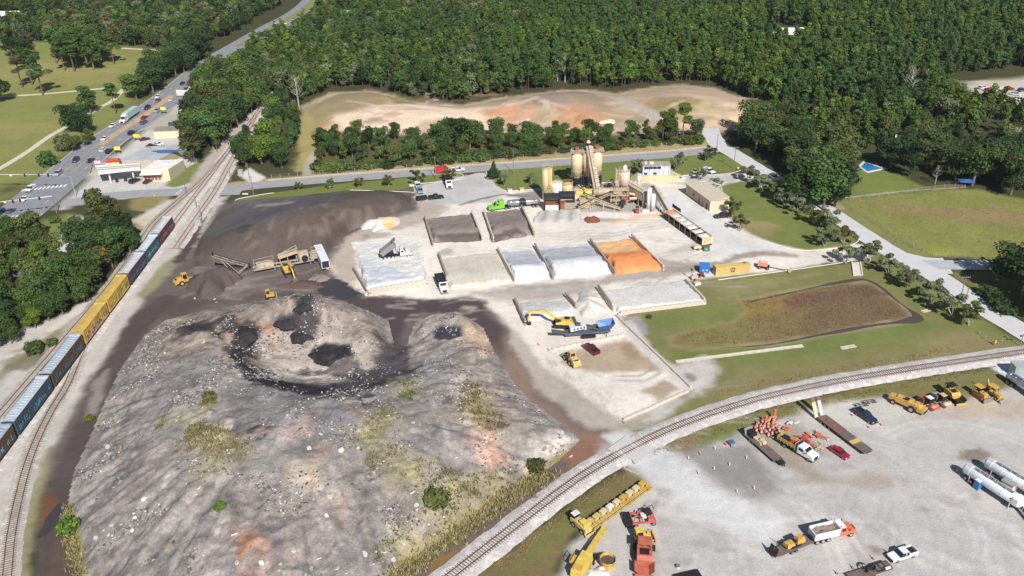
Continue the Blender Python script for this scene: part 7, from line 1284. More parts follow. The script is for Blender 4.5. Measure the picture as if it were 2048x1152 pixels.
def tracks(o, L, w_, y, h=.85, m_=None):
    for s in (-1,1):
        b = MB(); b.prof([(-L / 2 + h * .4,0),(L / 2 - h * .4,0),(L / 2, h * .5),(L / 2 - h * .35, h),(-L / 2 + h * .35, h),(-L / 2, h * .5)], s * y - w_ / 2, s * y + w_ / 2); t = b.o('track', m_ or dk, o)
        for k in range(9): MB().box(-L / 2 + L * (k + .5) / 9, s * y, h + .02,.12, w_ + .02,.05).o('track_shoe', blk, t)
def excavator(label, loc, ang, m_, boom, stick, bucket, scale=1.0, z=0.0, upper=0.0):
    o = thing('excavator', label, 'excavator'); at_px(o, loc, None, z, ang); o.scale = (scale,) * 3; tracks(o, 4.6,.6,1.25); MB().box(0,0,.75,2.0,2.2,.5).o('undercarriage', dk, o)
    MB().prof([(-2.9,1.1),(-3.0,1.9),(-2.6,2.35),(-.6,2.3),(.4,1.9),(1.3,1.7),(1.3,1.1)],-1.35,1.35).o('house', m_, o); MB().box(-2.8,0,1.6,.7,2.6,1.1).o('counterweight', m_, o); cabx = .7; MB().box(cabx, .85,2.1,1.6,.95,1.5, top=(.8,.9)).o('cab_glass', glassd, o); MB().box(cabx - .1,.85,2.9,1.4,.9,.1).o('cab_roof', m_, o); MB().box(-1.6,-.3,2.4,1.4,1.3,.14).o('engine_grille', dk, o)
    b = MB(); b.bar((.9,-.1,1.7), boom[0],.42,.65); b.bar(boom[0], boom[1],.4,.6); b.o('boom', m_, o); b = MB(); b.bar(boom[1], stick, .34,.5); b.o('stick', m_, o); b = MB(); b.cyl((1.2,-.1,1.4), boom[0],.11); b.cyl((boom[0][0], boom[0][1], boom[0][2] + .4),(boom[1][0] - .2, boom[1][1], boom[1][2] + .35),.1); b.o('ram', steel, o)
    bx, by, bz = stick; b = MB(); b._add([(bx - .3, by - .55, bz),(bx + .5, by - .55, bz - .1),(bx + .3, by - .55, bz - 1.0),(bx - .6, by - .55, bz - .8),(bx - .3, by + .55, bz),(bx + .5, by + .55, bz - .1),(bx + .3, by + .55, bz - 1.0),(bx - .6, by + .55, bz - .8)],[(0,1,5,4),(1,2,6,5),(2,3,7,6),(0,3,2,1),(4,5,6,7)]); b.o('bucket', bucket, o); return o
excavator('yellow long-arm excavator reaching left beside the blue screener', (1122,652),173, cat_br, [(4.2,-.1,4.4),(8.2,-.1,3.9)],(8.6,-.1,.9), dk, 1.05); excavator('yellow excavator with grey bucket at the brown soil heap', (578,548),-62, cat_y, [(2.8,-.1,4.2),(5.2,-.1,3.6)],(6.8,-.1,1.6), steel, 1.1)
# blue tracked screener
bl = pm('screener_blue', (38,104,172),.45,0,.12,1); bl2 = pm('screener_grey', (92,104,116),.6,.2,.2,1); o = thing('mobile_screener', 'blue tracked screening plant with folding conveyors', 'screener'); at_px(o, (1222,668),(1128,676)); tracks(o, 4.2,.5,1.1,.9)
MB().box(0,0,1.3,12.5,1.5,.5).o('chassis', bl2, o); b = MB(); b._add([(-7.2,-1.7,4.2),(-2.6,-1.7,3.6),(-2.6,1.7,3.6),(-7.2,1.7,4.2),(-6.4,-.6,2.0),(-3.0,-.6,1.9),(-3.0,.6,1.9),(-6.4,.6,2.0)],[(4,5,6,7),(0,4,5,1)[::-1],(2,6,7,3)[::-1],(0,3,7,4),(1,5,6,2)]); b.o('feed_hopper', bl, o); b = MB(); b.bar((-3.2,0,1.9),(3.4,0,4.2),1.2,.3); b.o('main_conveyor', belt_m, o); b = MB(); [b.bar((-3.2, s * .7,2.1),(3.4, s * .7,4.4),.12,.3) for s in (-1,1)]; b.o('conveyor_frame', bl2, o)
b = MB(); b.box(2.8,0,3.2,4.4,2.0,1.1, ry=.16); b.o('screen_box', whitep, o); b = MB(); [b.box(1.2 + .9 * k, s * 1.03,3.4 - .12 * k, .5,.06,.6) for k in range(4) for s in (-1,1)]; b.o('screen_panel', bl, o)
b = MB(); b.bar((2.4,-1.1,1.5),(2.8,-6.6,2.6),.9,.2); b.o('side_conveyor', belt_m, o); b = MB(); b.bar((4.2,0,1.2),(10.0,.2,2.6),1.1,.22); b.o('tail_conveyor', belt_m, o); b = MB(); [b.bar((4.2, s * .6,1.3),(10.0, s * .6 + .2,2.75),.1,.28) for s in (-1,1)]; b.o('tail_frame', bl2, o); b = MB(); b.box(-.5,-1.2,1.9,2.4,.9,1.2); b.o('power_pack', whitep, o); b = MB(); b.bar((-5,-1.4,1.6),(-5,-1.4,.1),.16); b.bar((-5,1.4,1.6),(-5,1.4,.1),.16); b.o('prop', bl2, o)
# crushing plant and radial stacker in the millings yard
truss('radial_stacker', 'long pale lattice stacker conveyor over the millings cone', (498,541),1.4,(431,552),7.0, dust_m, 0,1.0)
o = thing('stacker_axle', 'wheeled A-frame axle propping up the lattice stacker', 'axle'); q = P(474,552); o.location = (q[0], q[1],0); b = MB(); [b.bar((0, s * 1.4,.5),(-5.0, s * .5 + 1.8,5.6),.16) for s in (-1,1)]; [b.bar((0, s * 1.4,.5),(3.0, s * .5 + 2.6,2.4),.16) for s in (-1,1)]; b.bar((0,-1.6,.5),(0,1.6,.5),.2); b.o('frame', dust_m, o); cwheel(o, 0,1.7,.45)
o = thing('crushing_plant', 'dusty grey crushing and screening plant beside the excavator', 'crushing plant'); at_px(o, (508,545),(628,525)); Lq = float(np.linalg.norm(P(508,545) - P(628,525))); k0 = -Lq / 2
b = MB(); [b.bar((k0, s * 1.2,1.3),(-k0, s * 1.2,1.5),.28,.45) for s in (-1,1)]; [b.bar((k0 + Lq * t, -1.2,1.3),(k0 + Lq * t, 1.2,1.3),.2) for t in np.linspace(0,1,14)]; b.o('main_beam', dust_m, o); b = MB(); b.cyl((k0 + 1.0,.2,2.3),(k0 + 5.0,.3,2.3),.95, n=16); b.o('drum', pm('drum_dusty', (176,168,152),.8,.1,.2,1), o); b = MB(); b.box(k0 + 3.4,0,1.5,5.4,2.6,.2); b.bar((k0 + .4,-1.4,1.5),(k0 + .4,-1.4,3.6),.14); b.bar((k0 + .4,1.4,1.5),(k0 + .4,1.4,3.6),.14); b.bar((k0 + .4,-1.4,3.6),(k0 + 6.5,-1.0,4.3),.12); b.bar((k0 + .4,1.4,3.6),(k0 + 6.5,1.0,4.3),.12); b.bar((k0 + 6.5,-1.0,4.3),(k0 + 6.5,1.0,4.3),.12); b.bar((k0 + 6.5,1,1.5),(k0 + 6.5,1,4.3),.12); b.o('drum_frame', dust_m, o)
b = MB(); b.box(1.6,.4,4.4,6.0,2.2,.9, ry=-.18); b.o('screen_deck', tan_m, o); b = MB(); b.bar((-1.6,-.6,3.9),(4.6,-.4,6.4),.16); b.bar((-1.6,1.4,3.9),(4.6,1.4,6.4),.16); b.bar((4.6,1.4,6.4),(4.8,1.2,2.0),.2); b.bar((4.6,-.4,6.4),(4.8,-.6,2.0),.2); [b.bar((x, y, 1.4),(x, y, 4.0),.2) for x in (-1,1.4,4.2) for y in (-1,1.3)]; b.o('screen_frame', dust_m, o); b = MB(); b.box(6.4,0,3.0,2.6,2.6,2.6, top=(1.15,1.1)); b.o('crusher_box', tan_m, o); b = MB(); b.cyl((6.6,-1.5,2.8),(6.6,-1.9,2.8),1.0, n=18); b.o('flywheel', dk, o); b = MB(); b.box(9.6,.2,2.6,2.4,2.2,1.8); b.o('engine_house', dust_m, o); b = MB(); b.box(10.6,0,3.8,3.0,2.6,.1); [b.bar((9.1 + 1.5 * i, s * 1.3,3.8),(9.1 + 1.5 * i, s * 1.3,4.9),.07) for i in range(3) for s in (-1,1)]; [b.bar((9.1, s * 1.3,4.9),(12.1, s * 1.3,4.9),.07) for s in (-1,1)]; b.o('platform', tan_m, o); b = MB(); b.box(-4.4,.2,2.2,2.6,1.9,1.2); b.box(-7,0,2.0,1.6,1.6,.9); b.o('gearbox', tan_m, o); twheels(o, (k0 + 6.5, k0 + 7.8,8.2,9.5),1.2,.5,.4)
o = thing('mini_dozer', 'small yellow machine on the north brow of the rubble mound', 'bulldozer'); q = on_mound(540,596); o.location = (q[0], q[1], max(q[2],0)); o.rotation_euler = (0,0,.3); tracks(o, 2.8,.45,.85,.7); MB().box(.2,0,1.2,2.4,1.5,.9).o('body', cat_y, o); cabin(o, -.4,1.6, cat_y, 1.2,1.1,1.1); MB().box(2.0,0,.6,.2,2.4,.9).o('blade', cat_d, o)
# row of machines on the grass in the east
def row(px0, px1): return px0, px1
o = thing('soil_stabiliser', 'long yellow soil stabiliser, first in the machine row', 'stabiliser'); at_px(o, (1783,802),(1842,828)); bigw(o, 1.6,1.15,.85,.6, dust_m); bigw(o, -2.9,1.0,.65,.5, cat_y); MB().prof([(-4.2,1.0),(-4.2,1.9),(-2.2,2.1),(-.6,1.8),(.4,2.3),(2.2,2.2),(4.2,1.6),(4.4,.7),(-.6,.9)],-.9,.9).o('body', cat_y, o); MB().box(3.6,0,1.3,1.7,2.1,1.0).o('rotor_hood', cat_y, o); b = MB(); b.bar((-3.6,.9,1.8),(.5,.9,2.5),.12); b.bar((-3.6,-.9,1.8),(.5,-.9,2.5),.12); b.bar((1.2,0,2.2),(3.4,.6,2.6),.1); b.o('hand_rail', cat_d, o); MB().box(-.2,0,2.3,.9,.8,.6).o('seat', dk, o); b = MB(); b.box(-1.8,0,2.2,1.2,1.2,.5); b.box(2.2,.3,2.3,.8,.8,.4); b.o('engine_cover', cat_y, o); MB().box(4.45,0,1.0,.2,1.9,.7).o('rear_grille', dk, o)
def roller(label, rear, front, m_, drum_m, roof_m):
    o = thing('road_roller', label, 'road roller'); at_px(o, rear, front); bigw(o, -1.5,.9,.65,.5, m_); MB().cyl((1.5,-1.0,.7),(1.5,1.0,.7),.7, n=22).o('drum', drum_m, o, True); b = MB(); [b.bar((.2, s * 1.12,.9),(2.4, s * 1.12,.8),.14,.4) for s in (-1,1)]; b.box(2.4,0,.8,.2,2.3,.45); b.o('drum_frame', m_, o); MB().prof([(-2.6,.8),(-2.6,1.6),(-1.0,1.8),(-.8,.9)],-.8,.8).o('engine_hood', m_, o); cabin(o, -.1,1.1, dk, 1.3,1.3,1.35, roof_m); return o
roller('red road roller with white cab roof, second in the machine row', (1842,803),(1871,822), cat_o, pm('drum_orange', (214,132,100),.5,.1,.12,1), wht); roller('dusty road roller with cream roof, third in the machine row', (1868,796),(1898,818), dust_m, pm('drum_cream', (216,196,158),.5,.1,.12,1), cat_d)
def paver(label, rear, front, m_, hop=None, cat='paver', sc=1.0):
    o = thing('asphalt_paver', label, cat); at_px(o, rear, front); o.scale = (sc,) * 3; tracks(o, 3.6,.4,1.0,.8); MB().prof([(-2.2,.7),(-2.2,2.0),(.4,2.1),(.9,1.5),(.9,.7)],-1.15,1.15).o('body', m_, o); b = MB()
    for s in (-1,1): b._add([(.9, s * .7,.7),(2.9, s * .7,.6),(2.9, s * 1.5,1.4),(.9, s * 1.5,1.6)],[(0,1,2,3)])
    b.box(1.9,0,.62,2.0,1.4,.1); b.o('hopper', hop or dk, o); MB().box(3.0,0,.5,.2,2.8,.5).o('push_roller', m_, o); MB().box(-2.9,0,.5,.8,3.4,.6).o('screed', dk, o); b = MB(); b.box(-1.6,0,3.2,1.8,2.2,.1); [b.bar((-1.6 + a * .8, c * 1.0,2.0),(-1.6 + a * .8, c * 1.0,3.2),.08) for a in (-1,1) for c in (-1,1)]; b.o('canopy', dk if hop is None else m_, o); b = MB(); [b.box(-1.9, s * .6,2.4,.5,.5,.7) for s in (-1,1)]; b.o('seat', blk, o); MB().box(-.4,0,2.16,1.2,1.4,.1).o('engine_grille', dk, o); MB().box(.2,-.2,2.14,.5,.4,.03).o('decal', redp, o); return o
paver('yellow and black asphalt paver with open hopper, fourth in the row', (1890,784),(1922,812), cat_y)
def dozer(label, rear, front, m_, canopy=None, blade_m=None):
    o = thing('bulldozer', label, 'bulldozer'); at_px(o, rear, front); tracks(o, 3.2,.5,.95,.95, pm('track_brown', (134,92,62),.8,.2,.2,1)); MB().prof([(-1.5,.8),(-1.5,1.4),(-.2,1.5),(.0,1.9),(1.6,1.8),(1.7,.8)],-.65,.65).o('body', m_, o)
    if canopy: b = MB(); b.box(-.7,0,2.9,1.9,1.7,.12); b.o('canopy', canopy, o); b = MB(); [b.bar((-.7 + a * .8, c * .75,1.4),(-.7 + a * .8, c * .75,2.9),.09) for a in (-1,1) for c in (-1,1)]; b.o('post', dk, o); MB().box(-.7,0,1.7,.6,.6,.6).o('seat', dk, o)
    else: cabin(o, -.6,1.4, m_, 1.5,1.5,1.4)
    b = MB(); [b.bar((.2, s * 1.0,.6),(2.3, s * 1.0,.6),.16) for s in (-1,1)]; b.o('push_arm', m_, o); MB().box(2.4,0,.7,.18,3.0,1.1, ry=-.12).o('blade', blade_m or steel, o); MB().cyl((.9,-.2,1.8),(.9,-.2,2.6),.08).o('exhaust', dk, o); return o
dozer('yellow-canopied bulldozer left of the backhoe', (1942,784),(1976,806), cat_y, cat_y); 
o = thing('backhoe_loader', 'yellow-canopied backhoe with its arm folded up', 'backhoe'); at_px(o, (1972,784),(2000,802)); bigw(o, -1.0,.9,.7,.45, cat_y); bigw(o, 1.4,.85,.5,.35, cat_y); MB().prof([(-1.2,.7),(-1.2,1.2),(.2,1.3),(.3,1.6),(2.0,1.5),(2.1,.7)],-.55,.55).o('body', cat_y, o); b = MB(); b.box(-.5,0,2.75,2.1,1.8,.12); b.o('canopy', cat_y, o); b = MB(); [b.bar((-.5 + a * .85, c * .75,1.2),(-.5 + a * .85, c * .75,2.75),.09) for a in (-1,1) for c in (-1,1)]; b.o('post', dk, o); b = MB(); b.bar((-1.4,0,1.0),(-2.6,0,3.6),.25,.35); b.bar((-2.6,0,3.6),(-2.0,0,1.6),.22,.3); b.o('backhoe_arm', cat_d, o); b = MB(); b.box(-1.9,0,1.3,.5,.7,.6); b.o('backhoe_bucket', dk, o); b = MB(); [b.bar((.6, s * .6,1.4),(2.7, s * .6,.5),.12,.2) for s in (-1,1)]; b.o('loader_arm', cat_y, o); b = MB(); b.prof([(2.6,.1),(3.4,.1),(2.7,.8)],-1.1,1.1); b.o('bucket', steel, o)
# bottom group
dozer('yellow bulldozer with glazed cab between the two red machines', (1264,1083),(1302,1078), cat_br, None, cat_y)
paver('red asphalt paver parked lowest, seen from behind', (1288,1096),(1288,1160), cat_o, cat_o, 'paver', 1.25)
red2 = pm('machine_red_dusty', (204,94,88),.6,0,.2,1); o = thing('curb_machine', 'red and black frame machine lying open above the bulldozer', 'paving machine'); at_px(o, (1252,1046),(1308,1040)); MB().box(-2.6,0,.9,1.3,3.2,1.2).o('hopper_box', dk, o); b = MB(); [b.bar((-2.0, s * 1.5,1.0),(2.8, s * 1.5,1.0),.28) for s in (-1,1)]; [b.bar((x, -1.5,1.0),(x, 1.5,1.0),.22) for x in (-1.8,.2,2.8)]; b.bar((-1.8,-1.2,1.2),(.2,1.2,2.0),.16); b.bar((-1.8,1.2,1.2),(.2,-1.2,2.0),.16); b.o('frame', red2, o); b = MB(); b.box(1.6,.8,1.7,1.4,1.2,1.0); b.bar((.2,1.6,1.2),(2.8,1.8,2.4),.1); b.bar((2.8,1.8,2.4),(2.8,.4,2.4),.1); b.o('engine', blk, o); MB().box(1.9,-.9,1.4,1.2,.9,.6).o('tank', red2, o); MB().box(.6,0,1.5,1.0,1.4,.3).o('operator_deck', whitep, o); cwheel(o, 2.4,1.6,.45); cwheel(o, -1.2,1.6,.45)
o = thing('milling_machine', 'long yellow milling machine with its loading conveyor lowered', 'milling machine'); at_px(o, (1150,1165),(1208,1068)); Lq = float(np.linalg.norm(P(1150,1165) - P(1208,1068))); k0 = -Lq / 2; b = MB(); b.bar((k0 + 6.0,0,2.0),(-k0,0,1.4),1.1,.55); b.o('conveyor_cover', cat_br, o); b = MB(); [b.box(k0 + 7.5 + 2.2 * k, 0,1.95 - .12 * k, .1,1.25,.62) for k in range(4)]; b.o('cover_joint', cat_y, o); MB().box(k0 + 3.0,0,1.9,5.6,2.3,1.7, top=(.95,.9)).o('body', cat_br, o); tracks(o, 2.0,.4,1.0,.8); b = MB(); b.box(k0 + 3.4,1.7,2.0,2.2,1.0,.2); [b.bar((k0 + 2.4 + x, 2.2,2.0),(k0 + 2.4 + x, 2.2,3.0),.08) for x in (0,1,2)]; b.bar((k0 + 2.4,2.2,3.0),(k0 + 4.4,2.2,3.0),.08); b.o('platform_rail', cat_y, o); MB().box(k0 + 1.2,0,2.8,1.4,1.8,.4).o('engine_cover', cat_y, o); MB().box(k0 + 4.4,0,.7,2.4,2.4,1.0).o('drum_box', cat_y, o); b = MB(); [b.cyl((k0 + 3 + x, s * 1.25,1.0),(k0 + 3 + x, s * 1.25,.1),.3, n=10) for x in (-2,2.6) for s in (-1,1)]; b.o('leg', dk, o)
o = thing('waste_tank', 'open-topped round yellow tank stained dark inside', 'tank'); q = P(1216,1140); o.location = (q[0], q[1] + 1.0,0); MB().cyl((0,0,0),(0,0,1.9),1.25,1.55,10, False).o('shell', pm('tank_rusty_yellow', (216,172,70),.6,0,.3,1), o); MB().cyl((0,0,1.35),(0,0,1.4),1.5, n=10).o('contents', pm('tar_dark', (96,78,70),.7,0,.3,1), o); b = MB(); b.cyl((0,0,1.86),(0,0,1.98),1.62, n=10, cap=False); b.cyl((0,0,.9),(0,0,1.02),1.46, n=10, cap=False); b.o('rim', cat_br, o)
cone('stone_pile', 'little white stone pile at the bottom edge beside the yellow tank', 'stone pile', 1196,1150,2.2,1.8,1.1, A(222,220,220), seed=9, rough=.4, step=.25)
o = thing('yellow_grader', 'dusty yellow grader-like machine at the end of the cart line', 'grader'); at_px(o, (1146,1042),(1178,1070)); bigw(o, -1.2,.9,.55,.4, dust_m); bigw(o, 1.4,.9,.55,.4, cat_y); MB().prof([(-2.4,.6),(-2.4,1.5),(-.8,1.6),(2.2,1.5),(2.4,.6)],-.8,.8).o('body', cat_d, o); MB().box(.8,.1,1.9,1.6,1.3,.7).o('hood', cat_br, o); b = MB(); b.box(-1.8,0,2.2,1.0,1.4,.8); b.o('cab', dk, o); MB().box(-1.8,0,2.65,1.2,1.6,.12).o('cab_roof', whitep, o); b = MB(); b.bar((2.2,-.9,.8),(2.9,-1.2,.5),.2); b.box(2.9,0,.5,.15,2.6,.5); b.o('blade', cat_d, o)
# line of yellow carts beside the curved railway: light units coupled end to end
A0, A1 = np.array(P(1178,1060)[:2]), np.array(P(1296,975)[:2]); nC = 9; dv = A1 - A0; ang = math.atan2(dv[1], dv[0]); st = float(np.linalg.norm(dv)) / nC
LB = ['first, next to the dusty grader', 'second, pale boxes', 'third from the grader', 'fourth, with the white box', 'fifth, middle of the line', 'sixth, brightest yellow frame', 'seventh from the grader', 'eighth, next to last', 'ninth, farthest, bright yellow front']
for k in range(nC):
    c = A0 + dv * (k + .5) / nC; o = thing('message_board_trailer', 'yellow equipment trailer in the line beside the railway, ' + LB[k], 'equipment trailer', 'line of yellow equipment trailers', (c[0], c[1],0), ang); mm = [cat_d, cat_d, cream, whitep, cream, cat_y, cream, cream, cat_y][k]; cwheel(o, 0,.85,.32); MB().box(0,0,.62, st * .9,1.4,.18).o('frame', cat_d, o); MB().box(-st * .08,.75,1.1, st * .74,1.0,.95).o('cabinet', mm, o); MB().box(st * .26,.7,.95, st * .25,.7,.5).o('battery_box', cream if k != 3 else whitep, o); b = MB()
    for s in (-1.35,-.45): b.bar((-st * .45, s, .75),(st * .45, s, .75),.1); b.bar((-st * .45, s, 1.25),(st * .45, s, 1.25),.08)
    for j in range(5): x = -st * .44 + st * .22 * j; b.bar((x, -1.35,.75),(x, -.45,.75),.08); b.bar((x, -1.35,.75),(x, -1.35,1.25),.08); b.bar((x, -1.35,1.25),(x + st * .1,-.45,1.25),.06)
    b.o('lattice', cat_y if k in (5,8) else cat_d, o); b = MB(); b.cyl((0,-.3,.8),(0,-.3,1.5),.18, n=8); b.bar((st * .3,-.2,.7),(st * .3,.2,1.7),.12); b.o('mast', cat_y, o)
# trailer with the skid-mounted yellow machine behind the orange truck
o = flatbed('tilt_trailer', 'low trailer with raised grated ramps behind the orange truck', (1548,1112),(1622,1082),8.6,2.3,.75,5, wood_m); twheels(o, (-1.2,-.1),1.2,.36,.35); b = MB(); [b.box(-4.9, s * .6,1.6,.14,.9,1.9, ry=.25) for s in (-1,1)]; b.o('ramp', dk, o); b = MB(); b.box(-4.2,0,.9,1.4,2.3,.3, ry=.25); b.o('beaver_tail', wood_r, o); b = MB(); b.bar((4.2,.7,.7),(5.8,0,.6),.12); b.bar((4.2,-.7,.7),(5.8,0,.6),.12); b.box(4.4,0,1.0,.9,1.2,.7); b.o('drawbar', dk, o)
o = thing('mini_paver', 'yellow compact paver loaded on the low trailer', 'paver'); at_px(o, (1560,1106),(1612,1085),.8); tracks(o, 2.6,.3,.7,.5); MB().box(1.2,0,1.0,2.0,1.5,1.1, top=(.85,.85)).o('engine_box', cat_y, o); MB().box(-1.2,0,.7,1.9,1.6,.7, top=(.9,.8)).o('hopper', cat_y, o); b = MB(); b.cyl((.1,0,.9),(.1,0,1.7),.45, n=14); b.o('tank', dk, o); b = MB(); b.cyl((.1,0,1.65),(.1,0,1.72),.35, n=14); b.o('cap', steel, o); b = MB(); b.bar((-2.2,.7,.6),(-2.6,.9,1.9),.1); b.bar((-2.2,-.7,.6),(-2.6,-.9,1.9),.1); b.o('handle', dk, o)
# bottom edge: trailer with reel
o = flatbed('reel_trailer', 'flat trailer with a dark wheel and frame at the bottom edge', (1700,1160),(1775,1136),9,2.2,.7,4, wood_m); twheels(o, (-1,.2),1.15,.36,.3); b = MB(); b.cyl((0,-.3,1.5),(0,.3,1.5),1.0, n=20, cap=False); [b.bar((0,0,1.5),(math.cos(a) * .95,0,1.5 + math.sin(a) * .95),.12) for a in np.linspace(0,5.2,6)]; b.o('reel', dk, o); b = MB(); [b.bar((1.2, s * .9,1.0),(4.4, s * .9,1.0),.12) for s in (-1,1)]; [b.bar((x, -.9,1.0),(x, .9,1.0),.1) for x in (1.2,2.3,3.4,4.4)]; b.o('rack', dk, o); MB().box(3.4,-.8,1.1,1.2,.4,.3).o('tool_box', whitep, o)
# ================================================================ buildings, signs, poles, fences, cones
roof_w = pm('roof_white', (232,228,220),.6,0,.08,.5); roof_g = pm('roof_membrane', (176,178,178),.8,0,.18,.25); stucco = pm('stucco_cream', (238,214,170),.8,0,.08,.6); brick_t = pm('wall_sage', (170,164,138),.8,0,.1,.6)
def quadb(name, label, cat, q, h, wm_, rm_, par=.25, group=None):
    """flat-roofed building on a surveyed four-cornered plan: front-left, front-right, back-right, back-left"""
    w_ = PW(q); c = w_.mean(0); o = thing(name, label, cat, group, (c[0], c[1],0)); l = [tuple(p_ - c) for p_ in w_]
    for k in range(4): a, b_ = l[k], l[(k + 1) % 4]; MB().bar((*a, h / 2),(*b_, h / 2),.25, h).o('wall', wm_ if k != 1 else brick_t, o)
    MB().prism([(x * 1.01, y * 1.01) for x, y in l], h + .02, h + par).o('roof', rm_, o); return o, l
o, l = quadb('petrol_station_shop', 'white-roofed filling station shop beside the railway', 'shop', [(287,363),(341,361),(371,341),(318,343)],4.6, stucco, roof_w)
fx, fy = (np.array(l[1]) - np.array(l[0])) / np.linalg.norm(np.array(l[1]) - np.array(l[0])); a0 = np.array(l[0]); ang = math.atan2(fy, fx)
for k in range(5): c = a0 + np.array([fx, fy]) * (1.2 + 1.35 * k) + np.array([fy, -fx]) * .18; MB().box(c[0], c[1],1.5,1.1,.1,2.2, ang).o('window' if k != 2 else 'door', pm('shop_glass', (150,110,104),.3,0,.3,2), o)
c = a0 + np.array([fx, fy]) * 4 + np.array([fy, -fx]) * 1.1; MB().box(c[0], c[1],3.5,8.5,2.4,.22, ang).o('awning', roof_w, o); c = np.array([0,0]); b = MB(); b.box(1,1,5.1,2.2,1.6,.6, ang); b.box(5,2,5.0,.7,.7,.5, ang); b.o('roof_unit', whitep, o)
q = PW([(203,372),(286,362),(286,352),(196,356)]); c = q.mean(0); o = thing('fuel_canopy', 'long white fuel canopy with red-brown roof stripes over dark pumps', 'canopy', None, (c[0], c[1],0)); l = [tuple(p_ - c) for p_ in q]; l = [(x, y) for x, y in l]; MB().prism(l, 4.7,5.5).o('roof', roof_w, o)
for t in (.35,.6): a = np.array(l[0]) * (1 - t) + np.array(l[3]) * t; b_ = np.array(l[1]) * (1 - t) + np.array(l[2]) * t; MB().bar((*a, 5.53),(*b_, 5.53),.5,.05).o('roof_stripe', rust_m, o)
for t in (.25,.8):
    for u in (.25,.75): x = np.array(l[0]) * (1 - t) * (1 - u) + np.array(l[1]) * t * (1 - u) + np.array(l[3]) * (1 - t) * u + np.array(l[2]) * t * u; MB().box(x[0], x[1],2.35,.5,.5,4.7).o('column', whitep, o)
for t in (.3,.6): x = np.array(l[0]) * (1 - t) + np.array(l[1]) * t; MB().box(x[0] * .7, x[1] * .7 + 1,.8,1.0,.6,1.6).o('pump', navy, o)
o, l = quadb('shop_row', 'large grey flat-roofed shop block with blue painted patch', 'shop', [(248,340),(322,338),(372,308),(296,312)],4.0, conc_dirty, roof_g, .2); b = MB(); t = np.linspace(0,6.28,24, endpoint=False); b.prism([(5 + 5.5 * math.cos(a) * (1 + .3 * math.sin(3 * a)),1.0 + 2.2 * math.sin(a)) for a in t],4.22,4.24); b.o('painted_patch', pm('patch_blue', (70,104,156),.7,0,.2,.6), o); b = MB(); b.box(-4,5,4.6,2.4,1.2,.7); b.box(2,7,4.5,1,1,.6); b.o('roof_unit', dust_m, o)
quadb('rear_shop', 'long cream-walled low building behind the shop block', 'building', [(310,276),(360,274),(364,264),(316,266)],2.8, stucco, pm('roof_tar', (150,140,128),.8,0,.2,.5)); quadb('roadside_office', 'small white roofed office below the billboard', 'building', [(376,196),(392,192),(394,182),(380,186)],3.2, whitep, roof_w)
o, l = quadb('snack_kiosk', 'small yellow kiosk with red roof in front of the canopy', 'kiosk', [(214,337),(240,335),(243,328),(217,329)],2.3, pm('kiosk_yellow', (246,226,120),.6,0,.06,1), redp); MB().box(0,0,2.9,4.8,2.6,.6, math.atan2(l[1][1] - l[0][1], l[1][0] - l[0][0]), top=(.9,.3)).o('ridge', redp, o)
def gable(name, label, px, py, L, w_, h, ang, wm_, rm_, cat='house', hip=0.0):
    q = P(px, py); o = thing(name, label, cat, None, (q[0], q[1],0), math.radians(ang)); MB().box(0,0, h / 2, L, w_, h).o('wall', wm_, o); e = .5; r = h + w_ * .32; b = MB(); b._add([(-L / 2 - e, -w_ / 2 - e, h),(L / 2 + e, -w_ / 2 - e, h),(L / 2 + e, w_ / 2 + e, h),(-L / 2 - e, w_ / 2 + e, h),(-L / 2 + hip, 0, r),(L / 2 - hip, 0, r)],[(0,1,5,4),(2,3,4,5),(1,2,5),(3,0,4),(3,2,1,0)]); b.o('roof', rm_, o)
    for k in range(3): MB().box(-L / 3 + L / 3 * k, -w_ / 2 - .03, h * .5,1.2,.08,1.2).o('window', glassd, o)
    MB().box(L * .17,-w_ / 2 - .04,1.05,1,.08,2.1).o('door', rust_m, o); return o
shing = pm('shingles_grey', (172,168,168),.85,0,.12,1); gable('house', 'house with pale grey hip roof among the trees by the junction', 146,522,15,11,3,20, whitep, shing, hip=5)
for (nm, lb, px, py, L, w_, ang, rm_) in (('house', 'white house at the far upper left beyond the park', 22,40,16,10,0, roof_w),('house', 'red-roofed house in the far upper left woods', 208,44,16,10,10, pm('tiles_red', (170,92,84),.8,0,.1,1)),('house', 'pale house glimpsed between trees near the highway', 366,62,13,9,0, shing),('farm_shed', 'long white shed roof in the far right forest', 1580,76,24,10,0, roof_w),('house', 'white roofed house far in the top centre forest', 789,12,14,9,0, roof_w),('house', 'white house beside the pale clearing at the top', 690,40,14,10,20, roof_w),('house', 'white house deep in the woods right of the highway', 622,64,13,9,20, shing),('house', 'white roof at the top right of centre', 1330,16,18,12,0, roof_w),('house', 'house with tan roof in the far central forest', 1128,56,14,9,0, pm('roof_tan2', (206,168,128),.8,0,.1,1)),('house', 'blue-white house left of the tan roof in the forest', 1096,38,12,9,0, roof_w),('house', 'white house hidden among oaks beside the east road', 1612,338,12,9,30, roof_w),('house', 'white gabled house behind the oak clump', 1652,322,13,9,30, roof_w),('house', 'white house in the trees above the pool', 1822,300,14,9,-20, roof_w),('cottage', 'small grey cottage at the lane above the east road', 1634,252,8,6,0, shing)): gable(nm, lb, px, py, L, w_, 3.2, ang, whitep, rm_)
